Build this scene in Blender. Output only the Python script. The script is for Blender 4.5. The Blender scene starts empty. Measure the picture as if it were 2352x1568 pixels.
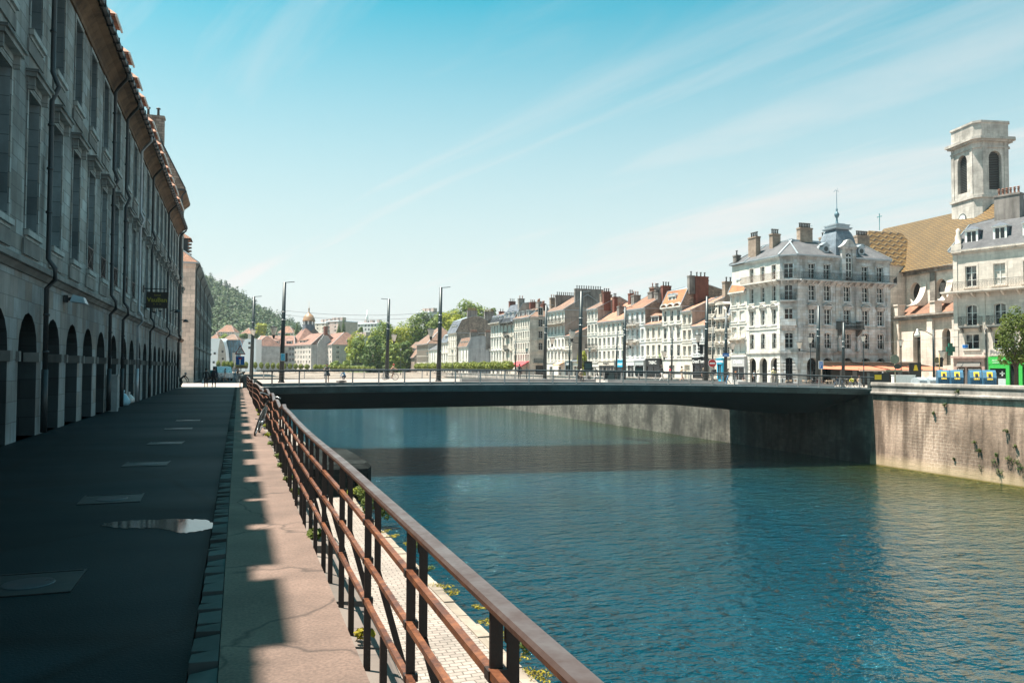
import bpy, math, random
from mathutils import Vector, Matrix
random.seed(11)
SC = bpy.context.scene
C = SC.collection
R = math.radians
# ------------------------------------------------------------------ camera
YAW, PITCH, ROLL, FL = R(18.95), math.atan(62.5/1829), 0.004, 1829.0
EYE = Vector((0, 0, 1.7))
FW = Vector((math.sin(YAW)*math.cos(PITCH), math.cos(YAW)*math.cos(PITCH), math.sin(PITCH)))
RT0 = Vector((math.cos(YAW), -math.sin(YAW), 0)); UP0 = RT0.cross(FW)
UPV = UP0*math.cos(ROLL) - RT0*math.sin(ROLL); RTV = RT0*math.cos(ROLL) + UP0*math.sin(ROLL)
cd = bpy.data.cameras.new('camera'); cam = bpy.data.objects.new('camera', cd); C.objects.link(cam)
m3 = Matrix((RTV, UPV, -FW)).transposed()
cam.matrix_world = Matrix.Translation(EYE) @ m3.to_4x4()
cd.sensor_width = 36; cd.lens = 36*FL/2352; cd.clip_start = 0.05; cd.clip_end = 6000
SC.camera = cam
SC.render.resolution_x, SC.render.resolution_y = 1024, 682
# ------------------------------------------------------------------ light
SUNV = Vector((0.325, -0.155, -1.0)).normalized()          # direction the light travels
sd = bpy.data.lights.new('sun', 'SUN'); sd.energy = 5.0; sd.angle = R(0.5); sd.color = (1.0, 0.91, 0.80)
sun = bpy.data.objects.new('sun', sd); C.objects.link(sun)
sun.rotation_euler = SUNV.to_track_quat('-Z', 'Y').to_euler()
elev = math.asin(-SUNV.z); azim = math.atan2(-SUNV.x, -SUNV.y)
w = bpy.data.worlds.new('World'); SC.world = w; w.use_nodes = True
nt = w.node_tree; N = nt.nodes; L = nt.links; N.clear()
def nn(t, **k):
    n = N.new(t)
    for a, b in k.items(): setattr(n, a, b)
    return n
sky = nn('ShaderNodeTexSky', sky_type='NISHITA', sun_disc=False, sun_elevation=elev, sun_rotation=azim)
sky.altitude = 200; sky.air_density = 1.0; sky.dust_density = 1.6; sky.ozone_density = 1.5
tint = nn('ShaderNodeMixRGB', blend_type='MULTIPLY'); tint.inputs[0].default_value = 1; tint.inputs[2].default_value = (0.07, 1.48, 1.24, 1)
L.new(sky.outputs[0], tint.inputs[1])
tc = nn('ShaderNodeTexCoord'); sep = nn('ShaderNodeSeparateXYZ'); L.new(tc.outputs['Generated'], sep.inputs[0])
def mth(op, a, b=None, c=None, clamp=False):
    n = nn('ShaderNodeMath', operation=op, use_clamp=clamp)
    for i, v in enumerate((a, b, c)):
        if v is None: continue
        if isinstance(v, (int, float)): n.inputs[i].default_value = v
        else: L.new(v, n.inputs[i])
    return n.outputs[0]
# cirrus: a flat layer high above, seen in perspective
zz = mth('ADD', mth('MAXIMUM', sep.outputs[2], 0.0), 0.16)
cx = mth('DIVIDE', sep.outputs[0], zz); cy = mth('DIVIDE', sep.outputs[1], zz)
cmb = nn('ShaderNodeCombineXYZ'); L.new(cx, cmb.inputs[0]); L.new(cy, cmb.inputs[1])
mp0 = nn('ShaderNodeMapping'); mp0.inputs['Rotation'].default_value = (0, 0, R(-112)); mp = nn('ShaderNodeMapping'); mp.inputs['Scale'].default_value = (0.30, 1.9, 1); mp.inputs['Location'].default_value = (0.35, 0.3, 0)
L.new(cmb.outputs[0], mp0.inputs[0]); L.new(mp0.outputs[0], mp.inputs[0])
no = nn('ShaderNodeTexNoise'); no.inputs['Scale'].default_value = 1.0; no.inputs['Detail'].default_value = 10; no.inputs['Roughness'].default_value = 0.60; no.inputs['Distortion'].default_value = 0.9
L.new(mp.outputs[0], no.inputs['Vector'])
cr = nn('ShaderNodeValToRGB'); cr.color_ramp.elements[0].position = 0.43; cr.color_ramp.elements[1].position = 0.80
cr.color_ramp.elements[1].color = (0.75, 0.75, 0.75, 1); L.new(no.outputs[0], cr.inputs[0])
lowz = mth('SUBTRACT', 1.0, mth('POWER', mth('MULTIPLY', mth('MAXIMUM', sep.outputs[2], 0.0), 2.3), 1.5), clamp=True)     # thin white veil towards the horizon
veil = mth('MULTIPLY', lowz, 0.97)
fac = mth('MAXIMUM', veil, mth('ADD', mth('MULTIPLY', cr.outputs[0], 0.66), mth('MULTIPLY', veil, 0.85)), clamp=True)
mx = nn('ShaderNodeMixRGB'); L.new(fac, mx.inputs[0]); L.new(tint.outputs[0], mx.inputs[1]); mx.inputs[2].default_value = (6.8, 6.6, 6.45, 1)
bg = nn('ShaderNodeBackground'); bg.inputs[1].default_value = 0.043
L.new(mx.outputs[0], bg.inputs[0]); ow = nn('ShaderNodeOutputWorld'); L.new(bg.outputs[0], ow.inputs[0])
SC.view_settings.view_transform = 'Standard'; SC.view_settings.look = 'None'; SC.view_settings.gamma = 1.0
SC.view_settings.exposure = 1.6
try: SC.cycles.max_bounces = 6; SC.cycles.use_denoising = True
except Exception: pass
# ------------------------------------------------------------------ placing helpers (photo survey points -> world)
KX = 1/(FL*math.cos(YAW))
def ray(px, py): return FW + RTV*((px-1176)/FL) + UPV*((784-py)/FL)
def hor(px): return 846.5 + (px-1176)*0.004
def at_z(px, py, z):
    d = ray(px, py); return EYE + d*((z-EYE.z)/d.z)
def at_d(px, py, D): return EYE + ray(px, py)*D
def at_x(px, py, X):
    d = ray(px, py); return EYE + d*(X/d.x)
def z_of(px, py, D): return at_d(px, py, D).z
def on_line(px, p, q):           # plan point of the line p-q seen at column px -> (X, Y, depth)
    d = ray(px, 850); ex, ey = q[0]-p[0], q[1]-p[1]
    t = (p[0]*ey - p[1]*ex)/(d.x*ey - d.y*ex)
    return (d.x*t, d.y*t, t)
# ------------------------------------------------------------------ objects
def link(o, parent=None):
    C.objects.link(o)
    if parent is not None: o.parent = parent
    return o
def tag(o, label=None, cat=None, group=None, kind=None):
    if label: o['label'] = label
    if cat: o['category'] = cat
    if group: o['group'] = group
    if kind: o['kind'] = kind
    return o
def thing(name, label, cat, loc=(0, 0, 0), rz=0, group=None):
    o = bpy.data.objects.new(name, None); link(o); o.location = loc; o.rotation_euler = (0, 0, rz); o.empty_display_size = .3
    return tag(o, label, cat, group)
KIDS = {}
def add_kid(p, c): KIDS.setdefault(p.name, []).append(c)
def copy_tree(o, parent=None, loc=None, rz=None, label=None, scale=None):
    c = o.copy(); C.objects.link(c)
    if parent is not None: c.parent = parent; add_kid(parent, c)
    for ch in KIDS.get(o.name, []): copy_tree(ch, c)
    if loc is not None: c.location = loc
    if rz is not None: c.rotation_euler = (0, 0, rz)
    if label: c['label'] = label
    if scale: c.scale = scale
    return c
class MB:
    def __init__(s): s.v = []; s.f = []; s.m = []; s.s = []
    def face(s, pts, m=0, sm=False):
        b = len(s.v); s.v.extend(tuple(p) for p in pts); s.f.append(tuple(range(b, b+len(pts)))); s.m.append(m); s.s.append(sm)
    def raw(s, pts, faces, m=0, sm=False):
        b = len(s.v); s.v.extend(tuple(p) for p in pts)
        for f in faces: s.f.append(tuple(b+i for i in f)); s.m.append(m); s.s.append(sm)
    def box(s, x0, x1, y0, y1, z0, z1, m=0):
        s.raw([(x0,y0,z0),(x1,y0,z0),(x1,y1,z0),(x0,y1,z0),(x0,y0,z1),(x1,y0,z1),(x1,y1,z1),(x0,y1,z1)],
              [(0,3,2,1),(4,5,6,7),(0,1,5,4),(1,2,6,5),(2,3,7,6),(3,0,4,7)], m)
    def bar(s, p, q, w, h, m=0, up=(0,0,1)):
        p = Vector(p); q = Vector(q); d = (q-p).normalized(); u = Vector(up)
        a = d.cross(u)
        if a.length < 1e-4: a = d.cross(Vector((1, 0, 0)))
        a.normalize(); b = a.cross(d).normalized(); a = a*(w/2); b = b*(h/2)
        s.raw([p-a-b, p+a-b, p+a+b, p-a+b, q-a-b, q+a-b, q+a+b, q-a+b],
              [(0,1,2,3),(7,6,5,4),(0,4,5,1),(1,5,6,2),(2,6,7,3),(3,7,4,0)], m)
    def tube(s, path, r, n=8, m=0, sm=True, flat=1.0):
        P = [Vector(p) for p in path]; rr = r if isinstance(r, (list, tuple)) else [r]*len(P)
        pts = []; prev = None
        for i, p in enumerate(P):
            d = (P[min(i+1, len(P)-1)]-P[max(i-1, 0)])
            d = d.normalized() if d.length > 1e-9 else Vector((0, 0, 1))
            ref = Vector((0, 0, 1)) if abs(d.z) < .95 else Vector((1, 0, 0))
            a = d.cross(ref).normalized(); b = a.cross(d).normalized()
            for k in range(n):
                t = 2*math.pi*k/n; pts.append(p + a*(math.cos(t)*rr[i]) + b*(math.sin(t)*rr[i]*flat))
        fs = []
        for i in range(len(P)-1):
            for k in range(n): fs.append((i*n+k, i*n+(k+1) % n, (i+1)*n+(k+1) % n, (i+1)*n+k))
        s.raw(pts, fs, m, sm)
        b0 = len(s.v)-len(pts)
        s.f.append(tuple(b0+k for k in reversed(range(n)))); s.m.append(m); s.s.append(False)
        s.f.append(tuple(b0+(len(P)-1)*n+k for k in range(n))); s.m.append(m); s.s.append(False)
    def lathe(s, prof, c=(0, 0), n=12, m=0, sm=True, z0=0, ph=0):
        pts = []; fs = []
        for r, z in prof:
            for k in range(n):
                t = 2*math.pi*k/n+ph; pts.append((c[0]+r*math.cos(t), c[1]+r*math.sin(t), z+z0))
        for i in range(len(prof)-1):
            for k in range(n): fs.append((i*n+k, i*n+(k+1) % n, (i+1)*n+(k+1) % n, (i+1)*n+k))
        s.raw(pts, fs, m, sm)
        b0 = len(s.v)-len(pts)
        s.f.append(tuple(b0+k for k in reversed(range(n)))); s.m.append(m); s.s.append(False)
        s.f.append(tuple(b0+(len(prof)-1)*n+k for k in range(n))); s.m.append(m); s.s.append(False)
    def prism(s, poly, z0, z1, m=0, mtop=None):
        n = len(poly); pts = [(x, y, z0) for x, y in poly]+[(x, y, z1) for x, y in poly]
        s.raw(pts, [(i, (i+1) % n, n+(i+1) % n, n+i) for i in range(n)], m)
        s.face([(x, y, z1) for x, y in poly], m if mtop is None else mtop)
        s.face([(x, y, z0) for x, y in reversed(poly)], m)
    def extr(s, poly, x0, x1, m=0):      # (y,z) outline extruded along x
        n = len(poly); pts = [(x0, y, z) for y, z in poly]+[(x1, y, z) for y, z in poly]
        s.raw(pts, [(i, (i+1) % n, n+(i+1) % n, n+i) for i in range(n)]+[tuple(reversed(range(n))), tuple(range(n, 2*n))], m)
    def extry(s, poly, y0, y1, m=0):     # (x,z) outline extruded along y
        n = len(poly); pts = [(x, y0, z) for x, z in poly]+[(x, y1, z) for x, z in poly]
        s.raw(pts, [(i, (i+1) % n, n+(i+1) % n, n+i) for i in range(n)]+[tuple(reversed(range(n))), tuple(range(n, 2*n))], m)
    def mesh(s, name, mats):
        me = bpy.data.meshes.new(name); me.from_pydata(s.v, [], s.f)
        for mt in (mats if isinstance(mats, (list, tuple)) else [mats]): me.materials.append(mt)
        me.polygons.foreach_set('material_index', s.m); me.polygons.foreach_set('use_smooth', s.s)
        uv = me.uv_layers.new(name='UVMap').data; Z = Vector((0, 0, 1)); vs = me.vertices
        co = [0.0]*(2*len(me.loops))
        for p in me.polygons:
            nrm = p.normal
            if abs(nrm.z) > .96: t = Vector((1, 0, 0)); b = Vector((0, 1, 0))
            else:
                t = Z.cross(nrm).normalized(); b = nrm.cross(t)
                if b.z < 0: b = -b
                if abs(t.x) > abs(t.y):
                    if t.x < 0: t = -t
                elif t.y < 0: t = -t
            for li in p.loop_indices:
                q = vs[me.loops[li].vertex_index].co; co[2*li] = q.dot(t); co[2*li+1] = q.dot(b)
        uv.foreach_set('uv', co); me.update()
        return me
    def build(s, name, mats, parent=None, loc=None):
        o = bpy.data.objects.new(name, s.mesh(name, mats)); link(o, parent)
        if parent is not None: add_kid(parent, o)
        if loc is not None: o.location = loc
        return o
def inst(name, me, parent=None, loc=(0, 0, 0), rz=0):
    o = bpy.data.objects.new(name, me); link(o, parent); o.location = loc; o.rotation_euler = (0, 0, rz)
    if parent is not None: add_kid(parent, o)
    return o
# ------------------------------------------------------------------ materials
MATS = {}
class NT:
    def __init__(s, name):
        s.mat = bpy.data.materials.new(name); s.mat.use_nodes = True; s.t = s.mat.node_tree; s.t.nodes.clear()
        s.out = s.n('ShaderNodeOutputMaterial'); s.p = s.n('ShaderNodeBsdfPrincipled'); s.l(s.p.outputs[0], s.out.inputs[0])
        s.tc = s.n('ShaderNodeTexCoord')
    def n(s, t, **k):
        x = s.t.nodes.new(t)
        for a, b in k.items(): setattr(x, a, b)
        return x
    def l(s, a, b): s.t.links.new(a, b)
    def m(s, op, a, b=None, clamp=False):
        n = s.n('ShaderNodeMath', operation=op, use_clamp=clamp)
        for i, v in enumerate((a, b)):
            if v is None: continue
            if isinstance(v, (int, float)): n.inputs[i].default_value = v
            else: s.l(v, n.inputs[i])
        return n.outputs[0]
    def noise(s, scale, detail=3, vec=None, stretch=None, rough=.55):
        n = s.n('ShaderNodeTexNoise'); n.inputs['Scale'].default_value = scale; n.inputs['Detail'].default_value = detail; n.inputs['Roughness'].default_value = rough
        v = vec or s.tc.outputs['Object']
        if stretch:
            mp = s.n('ShaderNodeMapping'); mp.inputs['Scale'].default_value = stretch; s.l(v, mp.inputs[0]); v = mp.outputs[0]
        s.l(v, n.inputs['Vector']); return n.outputs[0]
    def ramp(s, f, stops):
        r = s.n('ShaderNodeValToRGB'); e = r.color_ramp.elements
        e[0].position, e[0].color = stops[0][0], c4(stops[0][1]); e[1].position, e[1].color = stops[-1][0], c4(stops[-1][1])
        for p, c in stops[1:-1]:
            x = e.new(p); x.color = c4(c)
        s.l(f, r.inputs[0]); return r.outputs[0]
    def mix(s, f, a, b, mode='MIX'):
        n = s.n('ShaderNodeMixRGB', blend_type=mode)
        for i, v in enumerate((f, a, b)):
            if isinstance(v, (int, float)): n.inputs[i].default_value = v
            elif isinstance(v, (tuple, list)): n.inputs[i].default_value = c4(v)
            else: s.l(v, n.inputs[i])
        return n.outputs[0]
    def bump(s, h, strength=.3, dist=.02):
        b = s.n('ShaderNodeBump'); b.inputs['Strength'].default_value = strength; b.inputs['Distance'].default_value = dist
        s.l(h, b.inputs['Height']); s.l(b.outputs[0], s.p.inputs['Normal'])
    def set(s, col=None, rough=None, metal=None, spec=None):
        if col is not None:
            if isinstance(col, (tuple, list)): s.p.inputs['Base Color'].default_value = c4(col)
            else: s.l(col, s.p.inputs['Base Color'])
        if rough is not None:
            if isinstance(rough, (int, float)): s.p.inputs['Roughness'].default_value = rough
            else: s.l(rough, s.p.inputs['Roughness'])
        if metal is not None: s.p.inputs['Metallic'].default_value = metal
        if spec is not None: s.p.inputs['Specular IOR Level'].default_value = spec
def c4(c): return (c[0], c[1], c[2], 1.0)
def sc(c, k): return tuple(min(1, x*k) for x in c)
def stone(name, col, bw=.8, bh=.4, mortar=None, stain=.45, var=.25, warm=None, soot=.0, bump=.35, ms=.012):
    if name in MATS: return MATS[name]
    t = NT(name); b = t.n('ShaderNodeTexBrick'); b.inputs['Scale'].default_value = 1
    b.inputs['Brick Width'].default_value = bw; b.inputs['Row Height'].default_value = bh; b.inputs['Mortar Size'].default_value = ms; b.inputs['Mortar Smooth'].default_value = .3
    c2 = warm or sc(col, 1-var)
    b.inputs['Color1'].default_value = c4(sc(col, 1+var*.4)); b.inputs['Color2'].default_value = c4(c2); b.inputs['Mortar'].default_value = c4(mortar or sc(col, .55)); b.inputs['Bias'].default_value = -.1
    # wobble the joints a little
    nz = t.n('ShaderNodeTexNoise'); nz.inputs['Scale'].default_value = 1.3; t.l(t.tc.outputs['UV'], nz.inputs['Vector'])
    va = t.n('ShaderNodeVectorMath', operation='SCALE'); va.inputs['Scale'].default_value = .03; t.l(nz.outputs['Color'], va.inputs[0])
    vb = t.n('ShaderNodeVectorMath', operation='ADD'); t.l(t.tc.outputs['UV'], vb.inputs[0]); t.l(va.outputs[0], vb.inputs[1]); t.l(vb.outputs[0], b.inputs['Vector'])
    n1 = t.noise(.35, 5); n2 = t.noise(3.2, 4, rough=.7); n3 = t.noise(1.1, 4, stretch=(1.4, 1.4, .18))
    k = t.ramp(n1, [(.32, (1-stain*.75,)*3), (.62, (1.08, 1.08, 1.08))]); c = t.mix(1.0, b.outputs['Color'], k, 'MULTIPLY')
    k3 = t.ramp(n3, [(.35, (1-stain*.6,)*3), (.55, (1, 1, 1))]); c = t.mix(.8, c, k3, 'MULTIPLY')
    k2 = t.ramp(n2, [(.2, (.78, .78, .78)), (.7, (1.1, 1.1, 1.1))]); c = t.mix(.7, c, k2, 'MULTIPLY')
    if soot:
        s1 = t.ramp(t.noise(.23, 4, stretch=(1, 1, .6)), [(.5, (0, 0, 0)), (.66, (soot,)*3)]); c = t.mix(s1, c, sc(col, .16))
    t.set(c, .88); t.bump(t.mix(.5, b.outputs['Color'], n2), bump, .03)
    MATS[name] = t.mat; return t.mat
def plaster(name, col, stain=.3, rough=.9, streak=.5):
    if name in MATS: return MATS[name]
    t = NT(name); n1 = t.noise(.5, 5); n3 = t.noise(1.6, 4, stretch=(1, 1, .12)); n2 = t.noise(9, 3)
    c = t.mix(1.0, col, t.ramp(n1, [(.3, (1-stain,)*3), (.65, (1.06,)*3)]), 'MULTIPLY')
    c = t.mix(streak, c, t.ramp(n3, [(.34, (1-stain,)*3), (.55, (1, 1, 1))]), 'MULTIPLY')
    c = t.mix(.5, c, t.ramp(n2, [(.2, (.88,)*3), (.8, (1.08,)*3)]), 'MULTIPLY')
    t.set(c, rough); t.bump(n2, .15, .02); MATS[name] = t.mat; return t.mat
def tiles(name, col, col2, rh=.28, cw=.2, depth=.7, gap=.35):
    if name in MATS: return MATS[name]
    t = NT(name); b = t.n('ShaderNodeTexBrick'); b.inputs['Scale'].default_value = 1; b.inputs['Brick Width'].default_value = cw; b.inputs['Row Height'].default_value = rh
    b.inputs['Mortar Size'].default_value = rh*.09; b.inputs['Mortar Smooth'].default_value = .6; b.inputs['Color1'].default_value = c4(col); b.inputs['Color2'].default_value = c4(col2); b.inputs['Mortar'].default_value = c4(sc(col, gap))
    t.l(t.tc.outputs['UV'], b.inputs['Vector'])
    n1 = t.noise(.6, 5); n2 = t.noise(5, 3)
    c = t.mix(1.0, b.outputs['Color'], t.ramp(n1, [(.3, (.62, .62, .64)), (.65, (1.12, 1.1, 1.08))]), 'MULTIPLY')
    c = t.mix(.7, c, t.ramp(n2, [(.25, (.75,)*3), (.75, (1.15,)*3)]), 'MULTIPLY')
    t.set(c, .85); t.bump(b.outputs['Fac'], -depth, .05); MATS[name] = t.mat; return t.mat
def zigzag(name, sx=.75, sy=.62, amp=.3):
    if name in MATS: return MATS[name]
    t = NT(name); s = t.n('ShaderNodeSeparateXYZ'); t.l(t.tc.outputs['UV'], s.inputs[0])
    tri = t.m('PINGPONG', s.outputs[0], sx/2); v = t.m('ADD', s.outputs[1], t.m('MULTIPLY', tri, amp/(sx/2)))
    f = t.m('FRACT', t.m('DIVIDE', v, sy))
    c = t.ramp(f, [(0, (.125, .062, .013)), (.28, (.15, .082, .02)), (.36, (.035, .018, .009)), (.60, (.042, .023, .012)), (.66, (.23, .155, .07)), (.86, (.19, .12, .04)), (.93, (.125, .062, .013))])
    n = t.noise(.5, 4); n2 = t.noise(6, 3)
    c = t.mix(1.0, c, t.ramp(n, [(.3, (.75,)*3), (.7, (1.15,)*3)]), 'MULTIPLY'); c = t.mix(.7, c, t.ramp(n2, [(.25, (.7,)*3), (.75, (1.15,)*3)]), 'MULTIPLY')
    t.set(c, .38); t.bump(t.m('FRACT', t.m('DIVIDE', s.outputs[1], .2)), .4, .02); MATS[name] = t.mat; return t.mat
def paint(name, col, rough=.5, metal=0, var=.25, ns=3, bump=.1, spec=None):
    if name in MATS: return MATS[name]
    t = NT(name); n = t.noise(ns, 4); c = t.mix(1.0, col, t.ramp(n, [(.3, (1-var,)*3), (.7, (1+var*.4,)*3)]), 'MULTIPLY')
    t.set(c, t.m('ADD', t.m('MULTIPLY', n, .25), rough-.12), metal, spec)
    if bump: t.bump(t.noise(ns*8, 2), bump, .005)
    MATS[name] = t.mat; return t.mat
def glassm(name, col=(.02, .026, .03), rough=.06, curtain=0):
    if name in MATS: return MATS[name]
    t = NT(name); n = t.noise(.45, 2); c = t.mix(1.0, col, t.ramp(n, [(.35, (.45,)*3), (.65, (1.7,)*3)]), 'MULTIPLY')
    if curtain: c = t.mix(t.ramp(t.noise(.6, 1), [(.5, (0, 0, 0)), (.56, (curtain,)*3)]), c, (.45, .42, .38))
    t.set(c, rough, 0, .6); t.bump(t.noise(1.2, 2), .05, .02); MATS[name] = t.mat; return t.mat
def leafm(name, col, trans=.35, var=.5):
    if name in MATS: return MATS[name]
    t = NT(name); n = t.noise(.35, 4); n2 = t.noise(2.5, 2)
    c = t.mix(1.0, col, t.ramp(n, [(.32, (1-var, 1-var*.85, 1-var*.6)), (.68, (1+var*.7, 1+var*.55, 1+var*.2))]), 'MULTIPLY')
    c = t.mix(.8, c, t.ramp(n2, [(.3, (.7,)*3), (.7, (1.25, 1.2, 1.0))]), 'MULTIPLY')
    t.set(c, .6, 0, .3)
    tr = t.n('ShaderNodeBsdfTranslucent'); t.l(c, tr.inputs[0]); ms = t.n('ShaderNodeMixShader'); ms.inputs[0].default_value = trans
    t.l(t.p.outputs[0], ms.inputs[1]); t.l(tr.outputs[0], ms.inputs[2]); t.l(ms.outputs[0], t.out.inputs[0])
    MATS[name] = t.mat; return t.mat
def flat(name, col, rough=.6, metal=0): return paint(name, col, rough, metal, .12, 4, 0)
M = {}
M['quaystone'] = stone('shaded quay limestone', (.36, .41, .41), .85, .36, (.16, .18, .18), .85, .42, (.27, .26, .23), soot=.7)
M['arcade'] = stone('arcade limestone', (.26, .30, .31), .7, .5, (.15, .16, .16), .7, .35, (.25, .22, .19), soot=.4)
M['ledge'] = plaster('weathered ledge stone', (.24, .25, .24), .7)
M['cove'] = plaster('brown cove', (.17, .10, .055), .65, streak=.9)
M['dkmetal'] = paint('dark zinc', (.035, .045, .05), .45, .3)
M['zinc'] = paint('pale zinc', (.36, .40, .43), .4, .4, .2, 1.5)
M['slate'] = tiles('blue grey slate', (.13, .15, .185), (.10, .115, .14), .22, .26, .25, .7)
M['slate2'] = tiles('mauve slate', (.105, .107, .116), (.08, .082, .09), .22, .3, .25, .75)
M['tile'] = tiles('weathered clay tile', (.30, .145, .09), (.21, .11, .07), .3, .24, .7)
M['tile2'] = tiles('orange flat tile', (.40, .17, .08), (.33, .135, .065), .34, .3, .5, .55)
M['tile3'] = tiles('brown clay tile', (.26, .155, .11), (.19, .115, .085), .3, .24, .6)
M['tilebig'] = tiles('pale ribbed tile', (.42, .21, .14), (.33, .165, .11), .55, .5, .9, .4)
M['white1'] = stone('white limestone', (.68, .65, .60), .9, .4, (.52, .5, .46), .3, .10, bump=.15)
M['white2'] = plaster('cream render', (.69, .64, .57), .22)
M['white3'] = stone('cream ashlar', (.62, .56, .49), .8, .38, (.45, .41, .36), .35, .14, bump=.2)
M['white4'] = plaster('pale grey render', (.66, .65, .64), .22)
M['pink'] = plaster('pale pink render', (.52, .41, .37), .2)
M['brownwall'] = plaster('brown grey gable render', (.42, .34, .29), .35, streak=.7)
M['greywall'] = plaster('grey gable render', (.46, .455, .47), .3, streak=.8)
M['rubble'] = stone('rubble gable', (.40, .32, .26), .5, .22, (.2, .16, .13), .5, .5, bump=.6, ms=.03)
M['hotel'] = stone('shaded hotel limestone', (.53, .56, .58), .95, .42, (.26, .27, .28), 0.75, .30, (.50, .45, .40), soot=.3, bump=.2)  # front wall shade put into the colour: darker, bluer copy of the sunny stone
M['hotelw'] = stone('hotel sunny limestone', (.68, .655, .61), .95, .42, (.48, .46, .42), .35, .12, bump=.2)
M['chimbrick'] = stone('red brick stack', (.23, .075, .05), .24, .08, (.2, .09, .07), .5, .3, ms=.008)
M['chimgrey'] = plaster('cement stack', (.28, .25, .23), .5, streak=.9)
M['chimtan'] = stone('tan stack', (.36, .27, .21), .5, .25, (.3, .23, .18), .45, .2)
M['pot'] = paint('chimney pot clay', (.26, .12, .08), .8)
M['potd'] = paint('dark pot', (.05, .05, .05), .6)
M['frame'] = paint('white window paint', (.75, .75, .72), .45, 0, .1)
M['frameg'] = paint('grey window paint', (.40, .43, .44), .5, 0, .2)
M['tile4'] = tiles('muted complex tile', (.27, .145, .11), (.22, .115, .09), .4, .3, .4, .6)
M['reveal'] = stone('darker window reveal', (.20, .25, .265), .8, .45, (.10, .13, .14), .6, .3)  # upper reveals set darker than the facade stone
M['archrev'] = stone('shade dark arcade reveal', (.040, .055, .060), .8, .5, (.02, .025, .03), .6, .3)  # shade of the arch jambs and passage put into a near-black base
M['glass'] = glassm('window glass', curtain=.5)
M['glassd'] = glassm('dark glass', (.012, .016, .018))
M['blind'] = paint('lowered white blind', (.52, .49, .44), .7, 0, .2, 3); M['shut'] = paint('beige shutter', (.60, .52, .42), .6, 0, .2)
M['iron'] = paint('black ironwork', (.02, .022, .024), .5, .4)
M['pole'] = paint('blue black pole paint', (.018, .030, .034), .4, .2, .3)
M['doorblue'] = paint('blue grey door', (.10, .16, .2), .5)
M['black'] = flat('black', (.012, .013, .014), .5)
M['white'] = flat('white', (.8, .8, .78), .5)
M['red'] = flat('red', (.5, .02, .02), .45)
M['yellow'] = flat('yellow', (.8, .55, .03), .5)
M['green'] = flat('shop green', (.04, .42, .07), .45)
M['lime'] = flat('lime', (.25, .42, .06), .5)
M['blue'] = flat('sign blue', (.02, .14, .42), .45)
M['cyan'] = flat('cyan', (.02, .38, .6), .45)
M['awning'] = paint('terracotta awning cloth', (.50, .15, .08), .8, 0, .15)
M['lampglass'] = paint('frosted lamp glass', (.62, .60, .55), .25, 0, .05)
M['bin'] = paint('blue recycling plastic', (.03, .11, .19), .45, 0, .2, 2)
M['leaf'] = leafm('leaf green', (.165, .225, .035))
M['leafd'] = leafm('dark leaf', (.085, .14, .028), .3)
M['leafy'] = leafm('yellow green leaf', (.30, .33, .035), .4)
M['leafh'] = leafm('hill leaf', (.085, .13, .055), .25)
M['leafw'] = leafm('weed leaf', (.12, .16, .03))
M['bark'] = paint('bark', (.09, .065, .045), .9, 0, .4, 4, .5)
# ------------------------------------------------------------------ setting
WZ, GZ, XW = -7.8, -0.35, 61.0      # water level, right bank ground, right quay wall
def structure(mb, name, mats): o = mb.build(name, mats); o['kind'] = 'structure'; return o
# river
t = NT('river water'); tcv = t.tc.outputs['Object']
n1 = t.noise(.5, 3, stretch=(1, 1.9, 1), rough=.6); n2 = t.noise(1.7, 3, stretch=(1, 1.6, 1), rough=.6); n3 = t.noise(.06, 3)
sepw = t.n('ShaderNodeSeparateXYZ'); t.l(tcv, sepw.inputs[0])
gr = t.m('MULTIPLY', t.m('SUBTRACT', sepw.outputs[0], 30.0), 1/30.0, clamp=True)
shore = t.m('ADD', gr, t.m('MULTIPLY', t.m('SUBTRACT', n3, .5), 1.2), clamp=True)
colw = t.mix(shore, (.0004, .040, .062), (.020, .027, .003)); t.set(colw, .04, 0, .62); t.p.inputs['IOR'].default_value = 1.52; t.p.inputs['Specular Tint'].default_value = (.26, .86, 1.0, 1)
h = t.m('ADD', t.m('MULTIPLY', n1, 1.0), t.m('MULTIPLY', n2, .55))
n4 = t.noise(.035, 4, stretch=(1, .5, 1)); h = t.m('MULTIPLY', h, t.m('ADD', .05, t.m('MULTIPLY', n4, 1.6)))
t.bump(h, 1.0, 2.6)
M['water'] = t.mat
mb = MB(); mb.face([(7.9, -60, WZ), (XW+1, -60, WZ), (XW+1, 262, WZ), (57, 300, WZ), (-90, 350, WZ), (-90, 286, WZ), (7.9, 230, WZ)]); structure(mb, 'river', M['water'])
# asphalt quay, pavement
t = NT('old dark asphalt'); a = t.noise(.5, 5); b = t.noise(60, 2); c_ = t.noise(.22, 3, stretch=(.4, 1.6, 1))
c = t.mix(1.0, (.0032, .009, .012), t.ramp(a, [(.3, (.6,)*3), (.7, (1.35,)*3)]), 'MULTIPLY'); c = t.mix(.6, c, t.ramp(b, [(.35, (.65,)*3), (.75, (1.6,)*3)]), 'MULTIPLY')
pv_ = t.n('ShaderNodeTexVoronoi', feature='F1'); pv_.inputs['Scale'].default_value = .28; t.l(t.tc.outputs['Object'], pv_.inputs['Vector']); c = t.mix(.7, c, t.ramp(pv_.outputs['Color'], [(.2, (.5,)*3), (.8, (1.5,)*3)]), 'MULTIPLY')
pe_ = t.n('ShaderNodeTexVoronoi', feature='DISTANCE_TO_EDGE'); pe_.inputs['Scale'].default_value = .28; t.l(t.tc.outputs['Object'], pe_.inputs['Vector']); c = t.mix(.8, c, t.ramp(pe_.outputs['Distance'], [(.0, (.15,)*3), (.02, (1,)*3)]), 'MULTIPLY')
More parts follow.
